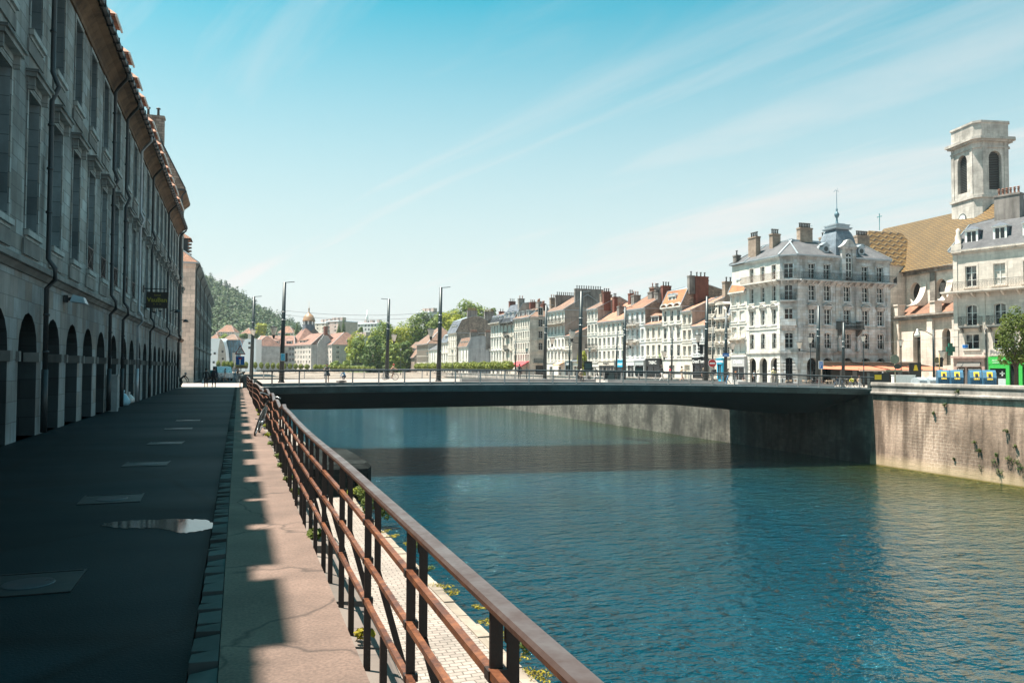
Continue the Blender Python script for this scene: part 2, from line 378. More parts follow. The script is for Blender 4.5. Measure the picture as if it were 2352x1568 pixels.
sp_ = t.noise(140, 1); c = t.mix(t.ramp(sp_, [(.70, (0, 0, 0)), (.74, (.5,)*3)]), c, (.05, .08, .09))
t.set(c, t.m('ADD', t.m('MULTIPLY', c_, .35), .45), 0, .10); t.bump(b, .5, .006); M['asphalt'] = t.mat
t = NT('worn pavement concrete'); a = t.noise(.9, 5); b = t.noise(45, 3); c_ = t.noise(2.4, 5, rough=.7); v = t.n('ShaderNodeTexVoronoi', feature='DISTANCE_TO_EDGE'); v.inputs['Scale'].default_value = .55
nz = t.n('ShaderNodeTexNoise'); nz.inputs['Scale'].default_value = 1.7; t.l(t.tc.outputs['Object'], nz.inputs['Vector']); vm = t.n('ShaderNodeVectorMath', operation='SCALE'); vm.inputs['Scale'].default_value = .5; t.l(nz.outputs['Color'], vm.inputs[0])
va = t.n('ShaderNodeVectorMath', operation='ADD'); t.l(vm.outputs[0], va.inputs[0]); t.l(t.tc.outputs['Object'], va.inputs[1]); t.l(va.outputs[0], v.inputs['Vector'])
crack = t.ramp(v.outputs['Distance'], [(.0, (.25,)*3), (.012, (1,)*3)])
c = t.mix(1.0, (.132, .087, .068), t.ramp(a, [(.3, (.66,)*3), (.7, (1.25,)*3)]), 'MULTIPLY'); c = t.mix(.7, c, t.ramp(b, [(.3, (.6,)*3), (.7, (1.35,)*3)]), 'MULTIPLY'); c = t.mix(.5, c, t.ramp(c_, [(.3, (.6,)*3), (.65, (1.1,)*3)]), 'MULTIPLY')
c = t.mix(.75, c, crack, 'MULTIPLY'); t.set(c, .85); t.bump(t.m('ADD', t.m('MULTIPLY', b, .5), c_), .5, .01); M['pavement'] = t.mat
t = NT('towpath setts'); b = t.n('ShaderNodeTexBrick'); b.inputs['Scale'].default_value = 1; b.inputs['Brick Width'].default_value = .42; b.inputs['Row Height'].default_value = .24; b.inputs['Mortar Size'].default_value = .028; b.inputs['Mortar Smooth'].default_value = .5
b.inputs['Color1'].default_value = c4((.28, .235, .205)); b.inputs['Color2'].default_value = c4((.22, .185, .16)); b.inputs['Mortar'].default_value = c4((.10, .085, .07))
nz = t.n('ShaderNodeTexNoise'); nz.inputs['Scale'].default_value = .9; nz.inputs['Detail'].default_value = 3; t.l(t.tc.outputs['UV'], nz.inputs['Vector']); vm = t.n('ShaderNodeVectorMath', operation='SCALE'); vm.inputs['Scale'].default_value = .22; t.l(nz.outputs['Color'], vm.inputs[0])
va = t.n('ShaderNodeVectorMath', operation='ADD'); t.l(vm.outputs[0], va.inputs[0]); t.l(t.tc.outputs['UV'], va.inputs[1]); t.l(va.outputs[0], b.inputs['Vector'])
c = t.mix(.8, b.outputs['Color'], t.ramp(t.noise(.4, 4), [(.3, (.72,)*3), (.7, (1.15,)*3)]), 'MULTIPLY'); c = t.mix(.5, c, t.ramp(t.noise(14, 3), [(.3, (.75,)*3), (.7, (1.2,)*3)]), 'MULTIPLY')
t.set(c, .85); t.bump(b.outputs['Fac'], -.8, .03); M['setts'] = t.mat
RZ = -0.12
mb = MB(); mb.box(-90, -.26, -60, 166, -1.2, RZ); mb.face([(-90, 166, RZ), (8, 166, RZ), (8, 230, RZ), (-30, 268, RZ), (-90, 284, RZ)])
structure(mb, 'quay_road', M['asphalt'])
mb = MB(); mb.box(-.08, .70, -12, 71.8, -.5, 0.0); structure(mb, 'pavement', M['pavement'])
# sunlit paving of the bridge square
t = NT('pale square paving'); c = t.mix(1.0, (.34, .28, .25), t.ramp(t.noise(.4, 4), [(.3, (.8,)*3), (.7, (1.1,)*3)]), 'MULTIPLY'); t.set(c, .8); M['palepave'] = t.mat
mb = MB(); mb.box(-90, 2.1, 75.2, 101, -.6, RZ+.006); mb.box(.2, 2.1, 71.8, 75.196, -.6, 0.0); structure(mb, 'square_paving', M['palepave'])
# kerb stones (a row of rough setts)
rnd = random.Random(3)
kerb = MB(); y = -3
while y < 71.5:
    l = rnd.uniform(.14, .34); z = .008+rnd.uniform(-.022, .014); a = .004+rnd.uniform(0, .016)
    kerb.raw([(-.255+a, y+a, -.4), (-.085, y+a, -.4), (-.085, y+l-a, -.4), (-.255+a, y+l-a, -.4), (-.25+a, y+.02, z), (-.085, y+.015, z+rnd.uniform(-.01, .01)), (-.085, y+l-.015, z), (-.245+a, y+l-.03, z-rnd.uniform(0, .02))],
             [(4, 5, 6, 7), (0, 1, 5, 4), (1, 2, 6, 5), (2, 3, 7, 6), (3, 0, 4, 7)])
    y += l+.012
structure(kerb, 'kerb', plaster('rough kerb stone', (.07, .08, .08), .75))
# irregular broken edge stones outside the pavement, carried by the quay wall
M['edge'] = stone('broken edge stone', (.17, .14, .12), .9, .5, (.12, .10, .09), .6, .3, bump=.7)
mb = MB(); y = -3
while y < 71.5:
    l = rnd.uniform(.5, 1.3); z = -.05+rnd.uniform(-.05, .03); x1 = .97+rnd.uniform(-.05, .04); x0 = .70
    k = rnd.uniform(-.03, .03)
    mb.raw([(x0, y, z-.4), (x1, y+.01, z-.4), (x1, y+l-.01, z-.4), (x0, y+l, z-.4), (x0, y+.01, z+.01), (x1-.03, y+.03, z-.03+k), (x1-.02, y+l-.04, z-.02-k), (x0, y+l-.01, z+.02)],
           [(4, 5, 6, 7), (0, 1, 5, 4), (1, 2, 6, 5), (2, 3, 7, 6), (3, 0, 4, 7)])
    y += l
structure(mb, 'edge_stones', M['edge'])
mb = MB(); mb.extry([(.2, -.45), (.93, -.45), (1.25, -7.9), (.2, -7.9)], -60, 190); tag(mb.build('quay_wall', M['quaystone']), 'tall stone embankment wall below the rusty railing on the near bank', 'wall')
mb = MB()
xs = lambda y: 8.45 if y < 12 else (8.45-(y-12)*.022 if y < 45 else 7.72)
ys = [-60, 0, 12, 20, 30, 45, 60, 130, 230]
for i in range(len(ys)-1):
    y0, y1 = ys[i], ys[i+1]
    mb.face([(1.1, y0, -7.28), (xs(y0)-.42, y0, -7.30), (xs(y1)-.42, y1, -7.30), (1.1, y1, -7.28)])
structure(mb, 'towpath', M['setts'])
mb = MB(); y = -10; 
while y < 120:
    l = rnd.uniform(1.1, 1.9); o = rnd.uniform(-.05, .05); z = -7.27+rnd.uniform(-.02, .02)
    mb.raw([(xs(y)-.5, y, -8.2), (xs(y)+.12+o, y, -8.2), (xs(y+l)+.12+o, y+l-.02, -8.2), (xs(y+l)-.5, y+l-.02, -8.2), (xs(y)-.43, y+.01, z), (xs(y)+o, y+.03, z-.02), (xs(y+l)+o, y+l-.05, z-.02), (xs(y+l)-.43, y+l-.03, z)],
           [(4, 5, 6, 7), (0, 1, 5, 4), (1, 2, 6, 5), (2, 3, 7, 6), (3, 0, 4, 7)]); y += l
M['path_edge'] = stone('path edge stone', (.26, .215, .17), 2, 1, (.3, .25, .2), .5, .2); structure(mb, 'towpath_edge', M['path_edge'])
# puddle
t = NT('puddle water'); t.set((.02, .028, .03), t.ramp(t.noise(14, 3, stretch=(1, .6, 1)), [(.35, (.01,)*3), (.7, (.10,)*3)]), 0, 1.0); t.p.inputs['IOR'].default_value = 1.7; t.bump(t.noise(22, 3), .15, .002); M['puddle'] = t.mat
pd = [(497,1201),(497,1210),(470,1216),(430,1223),(405,1222),(380,1214),(330,1212),(285,1213),(235,1206),(240,1201),(300,1195),(360,1193),(400,1190),(440,1192),(470,1193)]
rp_ = random.Random(4); pd2 = []
for (a_, b_) in zip(pd, pd[1:]+pd[:1]):
    for k_ in range(5): f_ = k_/5; pd2.append((a_[0]+(b_[0]-a_[0])*f_+rp_.uniform(-7, 7)*(a_[0] < 490), a_[1]+(b_[1]-a_[1])*f_+rp_.uniform(-1.3, 1.3)*(a_[0] < 490)))
mb = MB(); mb.face([at_z(x, y, RZ+.005) for x, y in pd2]); structure(mb, 'puddle', M['puddle'])
# manhole covers
mh = thing('manhole_cover', 'square steel manhole cover with a round lid in the dark quay road nearest the camera', 'manhole cover', (0, 0, 0), 0, 'manhole covers in the shaded quay road')
mb = MB(); mb.box(-.36, .36, -.36, .36, 0, .012); 
for s in (-1, 1): mb.box(-.38, .38, s*.37-.012, s*.37+.012, 0, .018); mb.box(s*.37-.012, s*.37+.012, -.38, .38, 0, .018)
mb.build('frame', paint('cast iron cover', (.006, .011, .013), .42, .5), mh)
mb = MB(); mb.lathe([(.2, 0), (.2, .016), (.19, .018)], n=24, sm=False); mb.build('lid', paint('worn lid', (.03, .05, .065), .3, .6), mh)
mho = [(65, 1343, 'nearest the camera'), (257, 1147, 'second from the camera, just beyond the puddle'), (337, 1066, 'third from the camera, beyond the puddle'), (381, 1018, 'fourth from the camera'), (410, 985, 'fifth from the camera'), (432, 966, 'farthest up the street')]
for i, (px, py, d) in enumerate(mho):
    q = at_z(px, py, RZ-.008); lb = 'square steel manhole cover with a round lid, '+d
    if i == 0: mh.location = q; mh['label'] = lb
    else: copy_tree(mh, loc=q, label=lb, rz=rnd.uniform(-.05, .05))
# right bank ground: one sheet out to the horizon, and the left bank beyond the row
def sheet(mb, poly, z): mb.face([(x, y, z) for x, y in poly])
M['ground'] = plaster('dusty ground', (.26, .22, .19), .3)
mb = MB(); sheet(mb, [(XW+.9, -60), (1600, -60), (1600, 1800), (-900, 1800), (-900, 420), (-60, 341), (20, 320), (46, 305), (58, 287), (XW+.9, 264)], GZ)
sheet(mb, [(-90, 284), (-30, 268), (-90, 340), (-900, 1800), (-900, -60), (-90, -60)], RZ-.3); structure(mb, 'ground', M['ground'])
M['farground'] = t = paint('tram square paving', (.27, .23, .205), .85, 0, .2, .6)
mb = MB(); mb.box(XW+.5, 74, 66, 96, GZ-.3, GZ+.012); structure(mb, 'tram_square', M['farground'])
# right quay wall in front of the church and buildings
t = NT('river wall masonry'); b = t.n('ShaderNodeTexBrick'); b.inputs['Scale'].default_value = 1; b.inputs['Brick Width'].default_value = .62; b.inputs['Row Height'].default_value = .31; b.inputs['Mortar Size'].default_value = .022; b.inputs['Mortar Smooth'].default_value = .2
b.inputs['Color1'].default_value = c4((.43, .315, .24)); b.inputs['Color2'].default_value = c4((.38, .275, .21))
nz = t.n('ShaderNodeTexNoise'); nz.inputs['Scale'].default_value = .8; nz.inputs['Detail'].default_value = 4; t.l(t.tc.outputs['UV'], nz.inputs['Vector']); vm = t.n('ShaderNodeVectorMath', operation='SCALE'); vm.inputs['Scale'].default_value = .22; t.l(nz.outputs['Color'], vm.inputs[0]); va = t.n('ShaderNodeVectorMath', operation='ADD'); t.l(vm.outputs[0], va.inputs[0]); t.l(t.tc.outputs['UV'], va.inputs[1]); t.l(va.outputs[0], b.inputs['Vector'])
patch = t.ramp(t.noise(.13, 3, stretch=(1, 1, 1.6)), [(.50, (0, 0, 0)), (.56, (1, 1, 1))])
t.l(t.mix(patch, (.36, .27, .21), (.62, .50, .40)), b.inputs['Mortar'])
c = t.mix(1.0, b.outputs['Color'], t.ramp(t.noise(.22, 5, stretch=(1, 1, .8)), [(.34, (.50, .47, .45)), (.60, (1.12, 1.1, 1.1))]), 'MULTIPLY')
c = t.mix(.9, c, t.ramp(t.noise(1.1, 5, stretch=(1, 1, .10)), [(.38, (.30, .28, .26)), (.56, (1, 1, 1))]), 'MULTIPLY')
c = t.mix(.8, c, t.ramp(t.noise(4, 4, rough=.75), [(.3, (.6,)*3), (.65, (1.12,)*3)]), 'MULTIPLY')
sz = t.n('ShaderNodeSeparateXYZ'); t.l(t.tc.outputs['Object'], sz.inputs[0])
tide = t.m('SUBTRACT', 1.0, t.m('MULTIPLY', t.m('ADD', sz.outputs[2], 7.8-.3), 1.0), clamp=True)
c = t.mix(t.m('MULTIPLY', tide, .55), c, (.50, .38, .22))
alg = t.m('SUBTRACT', 1.0, t.m('MULTIPLY', t.m('ADD', sz.outputs[2], 7.8), 6.0), clamp=True); c = t.mix(alg, c, (.16, .12, .02))
t.set(c, .9); t.bump(t.m('ADD', t.m('MULTIPLY', b.outputs['Fac'], -.6), t.noise(5, 3)), .5, .04); M['rwall'] = t.mat
M['coping'] = stone('grey river coping', (.42, .37, .33), 1.1, .6, (.16, .14, .12), .65, .25, bump=.5, soot=.3)
rw = thing('river_wall', 'sunlit stone embankment wall right of the bridge with white mortar joints and hanging weeds', 'wall', (0, 0, 0))
X = XW
mb = MB(); mb.extry([(X-.02, -.75), (X+1, -.75), (X+1, -8.3), (X-.42, -8.3), (X-.38, -7.4), (X-.30, -6.6)], -60, 64.8); mb.build('wall_face', M['rwall'], rw)
mb = MB(); mb.extry([(X-.20, -.44), (X-.26, -.52), (X-.26, -.66), (X-.16, -.78), (X+.9, -.78), (X+.9, -.44)], -60, 64.9)
mb.extry([(X-.10, -.10), (X-.10, -.435), (X+.8, -.435), (X+.8, -.10)], -60, 64.85)
mb.extry([(X-.01, .10), (X-.01, -.098), (X+.6, -.098), (X+.6, .10)], -60, 64.8)
mb.extry([(X-.14, .12), (X-.16, .22), (X-.14, .44), (X-.06, .48), (X+.55, .48), (X+.6, .104), (X-.05, .104)], -60, 64.9); mb.build('coping', M['coping'], rw)
# wall beyond the bridge, with parapet
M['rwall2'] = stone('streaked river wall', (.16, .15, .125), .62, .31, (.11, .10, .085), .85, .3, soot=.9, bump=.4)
M['parapet'] = stone('rubble parapet', (.50, .42, .37), .6, .45, (.22, .18, .15), .5, .25, bump=.5)
fw = thing('embankment_wall', 'dark streaked embankment wall seen under and beyond the bridge with pale parapet', 'wall', (0, 0, 0))
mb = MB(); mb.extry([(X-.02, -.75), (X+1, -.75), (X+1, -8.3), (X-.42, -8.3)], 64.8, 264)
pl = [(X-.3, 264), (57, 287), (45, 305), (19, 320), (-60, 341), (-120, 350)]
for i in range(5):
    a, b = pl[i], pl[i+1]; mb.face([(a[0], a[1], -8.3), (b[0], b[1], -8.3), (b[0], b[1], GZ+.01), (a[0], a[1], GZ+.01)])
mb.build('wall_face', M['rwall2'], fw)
mb = MB(); mb.extry([(X-.06, -.75), (X-.06, .22), (X-.14, .24), (X-.14, .44), (X+.5, .44), (X+.5, -.75)], 93, 264); mb.build('parapet', M['parapet'], fw)
# sandy banks and low curved walls seen beyond the far side of the bridge
M['sand'] = stone('sandy bank stone', (.22, .175, .14), 1.4, .5, (.3, .24, .2), .5, .2, bump=.5)
mb = MB(); prev = None
for i in range(25):
    px = 560+i*20; base = 871 if px < 660 else 871-(px-660)*.008
    p = at_d(px, 868, 235+10*math.sin(i*.35)); q = at_d(px, 859+1.6*math.sin(i*.5), 262)
    cur = (Vector((p.x, p.y, -3.0)), Vector((p.x, p.y, p.z)), Vector((q.x, q.y, q.z)), Vector((q.x, q.y+1, q.z+.6)), Vector((q.x, q.y+30, GZ-.02)))
    if prev:
        for k in range(4): mb.face([prev[k], cur[k], cur[k+1], prev[k+1]])
    prev = cur
structure(mb, 'river_bank', M['sand'])
# stump of the old bridge pier beside the towpath
M['pierstone'] = stone('blackened pier stone', (.016, .020, .020), 1.1, .5, (.05, .055, .05), .8, .4, soot=.5, bump=.6); [n_.inputs['Specular IOR Level'].__setattr__('default_value', .08) for n_ in M['pierstone'].node_tree.nodes if n_.type == 'BSDF_PRINCIPLED']
mb = MB()
yq = 60.0
pts0 = [(6.2, yq-3), (9.0, yq-2.0), (9.4, yq-.9), (8.8, yq+7), (6.0, yq+9), (1.2, yq+9), (1.2, yq-3)]
top = [-5.05, -5.2, -5.15, -4.95, -4.75, -4.7, -4.7]
n = len(pts0); b0 = [(x, y, -8.4) for x, y in pts0]; m1 = [(x-(.0 if x < 2 else .05), y, top[i]-.35) for i, (x, y) in enumerate(pts0)]; t1 = [(x*.965 if x > 2 else x, y+(.35 if y < yq+2 else -.3), top[i]) for i, (x, y) in enumerate(pts0)]
mb.raw(b0+m1+t1, [(i, (i+1) % n, n+(i+1) % n, n+i) for i in range(n)]+[(n+i, n+(i+1) % n, 2*n+(i+1) % n, 2*n+i) for i in range(n)]+[tuple(range(2*n, 3*n))])
tag(mb.build('pier_stump', M['pierstone']), 'low black stone pier stump standing in the river beside the towpath before the bridge', 'pier')

# ------------------------------------------------------------------ bridge
A0, B0, A1, B1 = (2.0, 72.5), (61.3, 64.8), (2.0, 97.5), (61.3, 92.5)
def zd(t): return 0.02+1.18*t-1.40*t*t
def zb(t):
    T = [(-.1, -2.1), (.1, -2.15), (.35, -1.95), (.6, -1.8), (.72, -1.95), (.8, -2.55), (.88, -2.9), (.95, -2.75), (1, -1.5), (1.1, -1.3)]
    for (a, za), (b, zb_) in zip(T, T[1:]):
        if t <= b: return za+(zb_-za)*max(0, t-a)/(b-a)
    return T[-1][1]
br = thing('bridge', 'modern grey steel road and tram bridge crossing the river with slim metal railings', 'bridge', (0, 0, 0))
NB = 40
def bp(t, s, z):     # t along, s metres in from the near edge
    ax, ay = A0[0]+(B0[0]-A0[0])*t, A0[1]+(B0[1]-A0[1])*t; fx, fy = A1[0]+(B1[0]-A1[0])*t, A1[1]+(B1[1]-A1[1])*t
    l = math.hypot(fx-ax, fy-ay); k = s/l; return Vector((ax+(fx-ax)*k, ay+(fy-ay)*k, z))
W_ = lambda t: 25-(25-27.7)*t
def strip(mb, prof, t0=0, t1=1, n=NB, m=0):   # prof(t) -> list of (s,z) open outline
    pv = None
    for i in range(n+1):
        t = t0+(t1-t0)*i/n; cur = [bp(t, s, z) for s, z in prof(t)]
        if pv:
            for k in range(len(cur)-1): mb.face([pv[k], cur[k], cur[k+1], pv[k+1]], m[k] if isinstance(m, list) else m)
        pv = cur
up = lambda t: .30-.22*t
M['deck'] = plaster('pale deck paving', (.27, .225, .205), .2); M['fascia'] = paint('grey green fascia panels', (.07, .12, .13), .42, .3, .5, .8); M['girder'] = paint('dark girder paint', (.022, .040, .046), .5, .2, .3, .4); M['alu'] = paint('brushed rail metal', (.42, .44, .45), .35, .8, .15, 2)
mb = MB(); strip(mb, lambda t: [(.34, zd(t)+up(t)), (24.6, zd(t)+up(t))]); mb.build('deck', M['deck'], br)
mb = MB()
strip(mb, lambda t: [(.34, zd(t)+up(t)+.004), (.30, zd(t)+up(t)), (.28, zd(t)+.03), (0, zd(t)), (0, zd(t)-.05)], m=[1, 0, 1, 1])
strip(mb, lambda t: [(0.002, zd(t)-.05), (.05, zd(t)-.21), (.05, zd(t)-.23), (.12, zd(t)-.24), (.16, zd(t)-.42), (.22, zd(t)-.43), (.27, zd(t)-.62), (.8, zd(t)-.66)])
n_ = 0
for i in range(26):       # panel joints
    t = (i+.5)/26
    for (s0, z0, s1, z1, dt) in ((.05, -.07, .05, -.22, 0), (.11, -.25, .15, -.41, .012), (.20, -.44, .26, -.61, -.01)):
        a = bp(min(t+dt, .99), s0-.075, zd(t)+z0); b = bp(min(t+dt, .99), s1-.075, zd(t)+z1); mb.bar(a, b, .03, .03, 2)
mb.build('fascia', [M['fascia'], M['alu'], M['girder']], br)
mb = MB(); strip(mb, lambda t: [(24.6, zd(t)+up(t)), (25, zd(t)), (24.7, zd(t)-.62), (24.2, zd(t)-.66)]); mb.build('fascia', M['fascia'], br)
mb = MB(); strip(mb, lambda t: [(.8, zd(t)-.66), (2.6, (zb(t)+zd(t))*.5-.5), (4.2, zb(t)), (20.5, zb(t)), (22.6, (zb(t)+zd(t))*.5-.5), (24.2, zd(t)-.66)]); mb.build('girder', M['girder'], br)
for side in (0, 1):
    s0 = .20 if side == 0 else 24.7
    mb = MB(); mw = MB()
    for i in range(NB):
        t0, t1 = i/NB, (i+1)/NB
        hh = lambda t: zd(t)+up(t)+1.12
        mb.bar(bp(t0, s0-.06, hh(t0)), bp(t1, s0-.06, hh(t1)), .17, .045, 0); mb.bar(bp(t0, s0-.05, hh(t0)-.08), bp(t1, s0-.05, hh(t1)-.08), .12, .11, 1)
        for q in (.35, .62, .88): mw.bar(bp(t0, s0+.02-.06*q, zd(t0)+up(t0)+q), bp(t1, s0+.02-.06*q, zd(t1)+up(t1)+q), .010, .010, 0)
    mb.build('handrail', [M['alu'], M['girder']], br)
    mw.build('cable_infill', M['alu'], br)
    for i in range(26):
        t = (i+.35)/26; a = bp(t, s0+.06, zd(t)+up(t)-.12); b = bp(t, s0-.05, zd(t)+up(t)+1.08); q = MB(); d_ = (B0[0]-A0[0], B0[1]-A0[1])
        q.bar(a, b, .055, .12, 0, up=(1, -.13, 0)); q.build('rail_post', M['alu'] if i % 1 == 0 else M['girder'], br)
# long low stone benches along the near footway of the bridge
bn = None
for i, (t0, t1) in enumerate(((.30, .52), (.54, .75), (.77, .95))):
    mb = MB(); strip(mb, lambda t: [(2.0, zd(t)+up(t)), (2.0, zd(t)+up(t)+.26), (2.6, zd(t)+up(t)+.26), (2.6, zd(t)+up(t))], t0, t1, 8)
    for t in (t0, t1): mb.face([bp(t, 2, zd(t)+up(t)), bp(t, 2.6, zd(t)+up(t)), bp(t, 2.6, zd(t)+up(t)+.26), bp(t, 2, zd(t)+up(t)+.26)])
    tag(mb.build('long_bench', plaster('grey bench slab', (.34, .34, .34), .2)), 'long low grey stone bench on the bridge, '+('leftmost of three', 'middle of three', 'rightmost of three')[i], 'bench', 'long benches along the bridge footway')
# abutments: stone faces under both bridge ends
mb = MB(); mb.box(.95, 1.9, 72.6, 97.4, -8.2, -.5); tag(mb.build('abutment', M['pierstone']), 'dark stone abutment carrying the left end of the bridge', 'abutment')
# ------------------------------------------------------------------ building kit (local frame: x along the facade, y inward, z up)
def arc_pts(u0, u1, v1, arch, n=8):
    w = u1-u0; rise = w/2 if arch == 1 else w*.16
    vs = v1-rise; cxm = (u0+u1)/2
    if arch == 1: return [(cxm-math.cos(math.pi*i/n)*w/2, vs+math.sin(math.pi*i/n)*rise) for i in range(n+1)]
    return [(u0+w*i/n, vs+rise*(1-((2*i/n-1)**2))) for i in range(n+1)]
def facade(mb, W, z0, z1, ops, depth=.28, m=0, mr=None, x0=0, y=0):
    mr = m if mr is None else mr; x = x0
    for (u0, u1, v0, v1, arch) in sorted(ops):
        if u0 > x: mb.face([(x, y, z0), (u0, y, z0), (u0, y, z1), (x, y, z1)], m)
        if v0 > z0: mb.face([(u0, y, z0), (u1, y, z0), (u1, y, v0), (u0, y, v0)], m)
        if not arch:
            if v1 < z1: mb.face([(u0, y, v1), (u1, y, v1), (u1, y, z1), (u0, y, z1)], m)
            top = [(u0, v1), (u1, v1)]
        else:
            top = arc_pts(u0, u1, v1, arch)
            for a, b in zip(top, top[1:]): mb.face([(a[0], y, a[1]), (b[0], y, b[1]), (b[0], y, z1), (a[0], y, z1)], m)
        ol = [(u0, v0)]+(top if arch else [(u0, v1), (u1, v1)])+[(u1, v0)]
        for a, b in zip(ol, ol[1:]): mb.face([(a[0], y, a[1]), (a[0], y+depth, a[1]), (b[0], y+depth, b[1]), (b[0], y, b[1])], mr)
        mb.face([(u0, y, v0), (u1, y, v0), (u1, y+depth, v0), (u0, y+depth, v0)], mr)
        x = u1
    if x < x0+W: mb.face([(x, y, z0), (x0+W, y, z0), (x0+W, y, z1), (x, y, z1)], m)
WINC = {}
def win_mesh(w, h, arch=0, dep=.28, hood=0, sur=.13, sill=1, bars=2, mats=None, rail=0, key='', curtain=0):
    k = (round(w, 2), round(h, 2), arch, dep, hood, sur, sill, bars, key, rail)
    if k in WINC: return WINC[k]
    mb = MB(); st, fr, gl, ir = 0, 1, 2, 3
    top = arc_pts(0, w, h, arch) if arch else [(0, h), (w, h)]; vs = top[0][1]
    mb.face([(0, dep, 0)]+[(x, dep, z) for x, z in reversed(top)][::-1]+[(w, dep, 0)], gl)
    f = .055; y = dep-.04
    mb.bar((f/2, y, 0), (f/2, y, vs), f, .06, fr, (0, 1, 0)); mb.bar((w-f/2, y, 0), (w-f/2, y, vs), f, .06, fr, (0, 1, 0)); mb.bar((0, y, f/2), (w, y, f/2), .06, f+.03, fr)
    for a, b in zip(top, top[1:]): mb.bar((a[0], y, a[1]-f/2), (b[0], y, b[1]-f/2), .06, f, fr)
    mb.bar((w/2, y-.005, 0), (w/2, y-.005, h-.02), .075, .06, fr, (0, 1, 0))
    for i in range(1, bars+1): mb.bar((0, y+.005, vs*i/(bars+1)), (w, y+.005, vs*i/(bars+1)), .05, .035 if i < bars or bars < 2 else .06, fr)
    if sur:
        o = -.035
        mb.box(-sur, 0, o, .003, 0, vs, st); mb.box(w, w+sur, o, .003, 0, vs, st)
        if arch:
            cxm = w/2
            for a, b in zip(top, top[1:]):
                def outp(p):
                    d = Vector((p[0]-cxm, 0, p[1]-vs+.2)).normalized(); return (p[0]+d.x*sur*1.1, p[1]+d.z*sur*1.1)
                a2, b2 = outp(a), outp(b)
                mb.raw([(a[0], o, a[1]), (b[0], o, b[1]), (b2[0], o, b2[1]), (a2[0], o, a2[1]), (a2[0], 0, a2[1]), (b2[0], 0, b2[1])], [(0, 1, 2, 3), (3, 2, 5, 4)], st)
        else: mb.box(-sur, w+sur, o-.002, .003, h, h+sur*1.2, st)
    if sill: mb.box(-sur-.04, w+sur+.04, -.13, .003, -.16, -.001, st); mb.box(-sur, w+sur, -.06, .003, -.24, -.161, st)
    if hood >= 1:
        z = h+.16+(.12 if arch else 0); e = sur+.12
        mb.box(-e+.05, w+e-.05, -.05, .003, h+(.16 if not arch else .13), z+.14, st); mb.box(-e, w+e, -.24, .003, z+.14, z+.25, st); mb.box(-e-.04, w+e+.04, -.30, .003, z+.251, z+.32, st)
        for sx in (-e+.09, w+e-.2): mb.box(sx, sx+.11, -.18, .003, z-.16, z+.139, st)
        if hood == 2:
            n = 8; z2 = z+.32; W2 = w+2*e
            P = [(-e+W2*i/n, z2+.34*math.sin(math.pi*i/n)) for i in range(n+1)]
            for a, b in zip(P, P[1:]): mb.bar((a[0], -.14, a[1]), (b[0], -.14, b[1]), .28, .09, st)
            mb.face([(x, -.05, z_) for x, z_ in P], st)
        if hood == 3:
            z2 = z+.32; mb.bar((-e, -.14, z2), (w/2, -.14, z2+.42), .28, .09, st); mb.bar((w/2, -.14, z2+.42), (w+e, -.14, z2), .28, .09, st); mb.face([(-e, -.05, z2), (w+e, -.05, z2), (w/2, -.05, z2+.4)], st)
    if rail:
        for i in range(int(w/.11)): mb.bar((.05+i*.11, -.02, .02), (.05+i*.11, -.02, .8), .018, .018, ir)
        mb.bar((0, -.02, .82), (w, -.02, .82), .03, .04, ir); mb.bar((0, -.02, .1), (w, -.02, .1), .025, .025, ir)
        if rail == 2:
            mb.bar((.05, -.025, .1), (w-.05, -.025, .8), .03, .03, ir); mb.bar((w-.05, -.025, .1), (.05, -.025, .8), .03, .03, ir)
    me = mb.mesh('window', mats); WINC[k] = me; return me
def pot_mesh():
    if 'pot' in WINC: return WINC['pot']
    mb = MB(); mb.lathe([(.14, 0), (.11, .08), (.10, .45), (.15, .5), (.15, .56), (.08, .58), (.08, .66), (.17, .68), (.15, .74), (.02, .8)], n=8); WINC['pot'] = mb.mesh('chimney_pot', M['pot']); 
    mb = MB(); mb.lathe([(.12, 0), (.10, .4), (.10, .62), (.19, .64), (.17, .72), (.02, .8)], n=8); WINC['potd'] = mb.mesh('chimney_pot', M['potd']); return WINC['pot']
def chimney(par, x, y, wx, wy, z0, z1, mat, pots=3, dark=False):
    mb = MB(); mb.box(x-wx/2, x+wx/2, y-wy/2, y+wy/2, z0, z1-.22); mb.box(x-wx/2-.07, x+wx/2+.07, y-wy/2-.07, y+wy/2+.07, z1-.22, z1-.08); mb.box(x-wx/2-.02, x+wx/2+.02, y-wy/2-.02, y+wy/2+.02, z1-.08, z1)
    c = mb.build('chimney', mat, par); pot_mesh()
    for i in range(pots):
        f = (i+.5)/pots-.5
        px, py = (x+f*wx*.92, y) if wx > wy else (x, y+f*wy*.92)
        inst('chimney_pot', WINC['potd' if dark else 'pot'], c, (px, py, z1-.01), i)
    return c
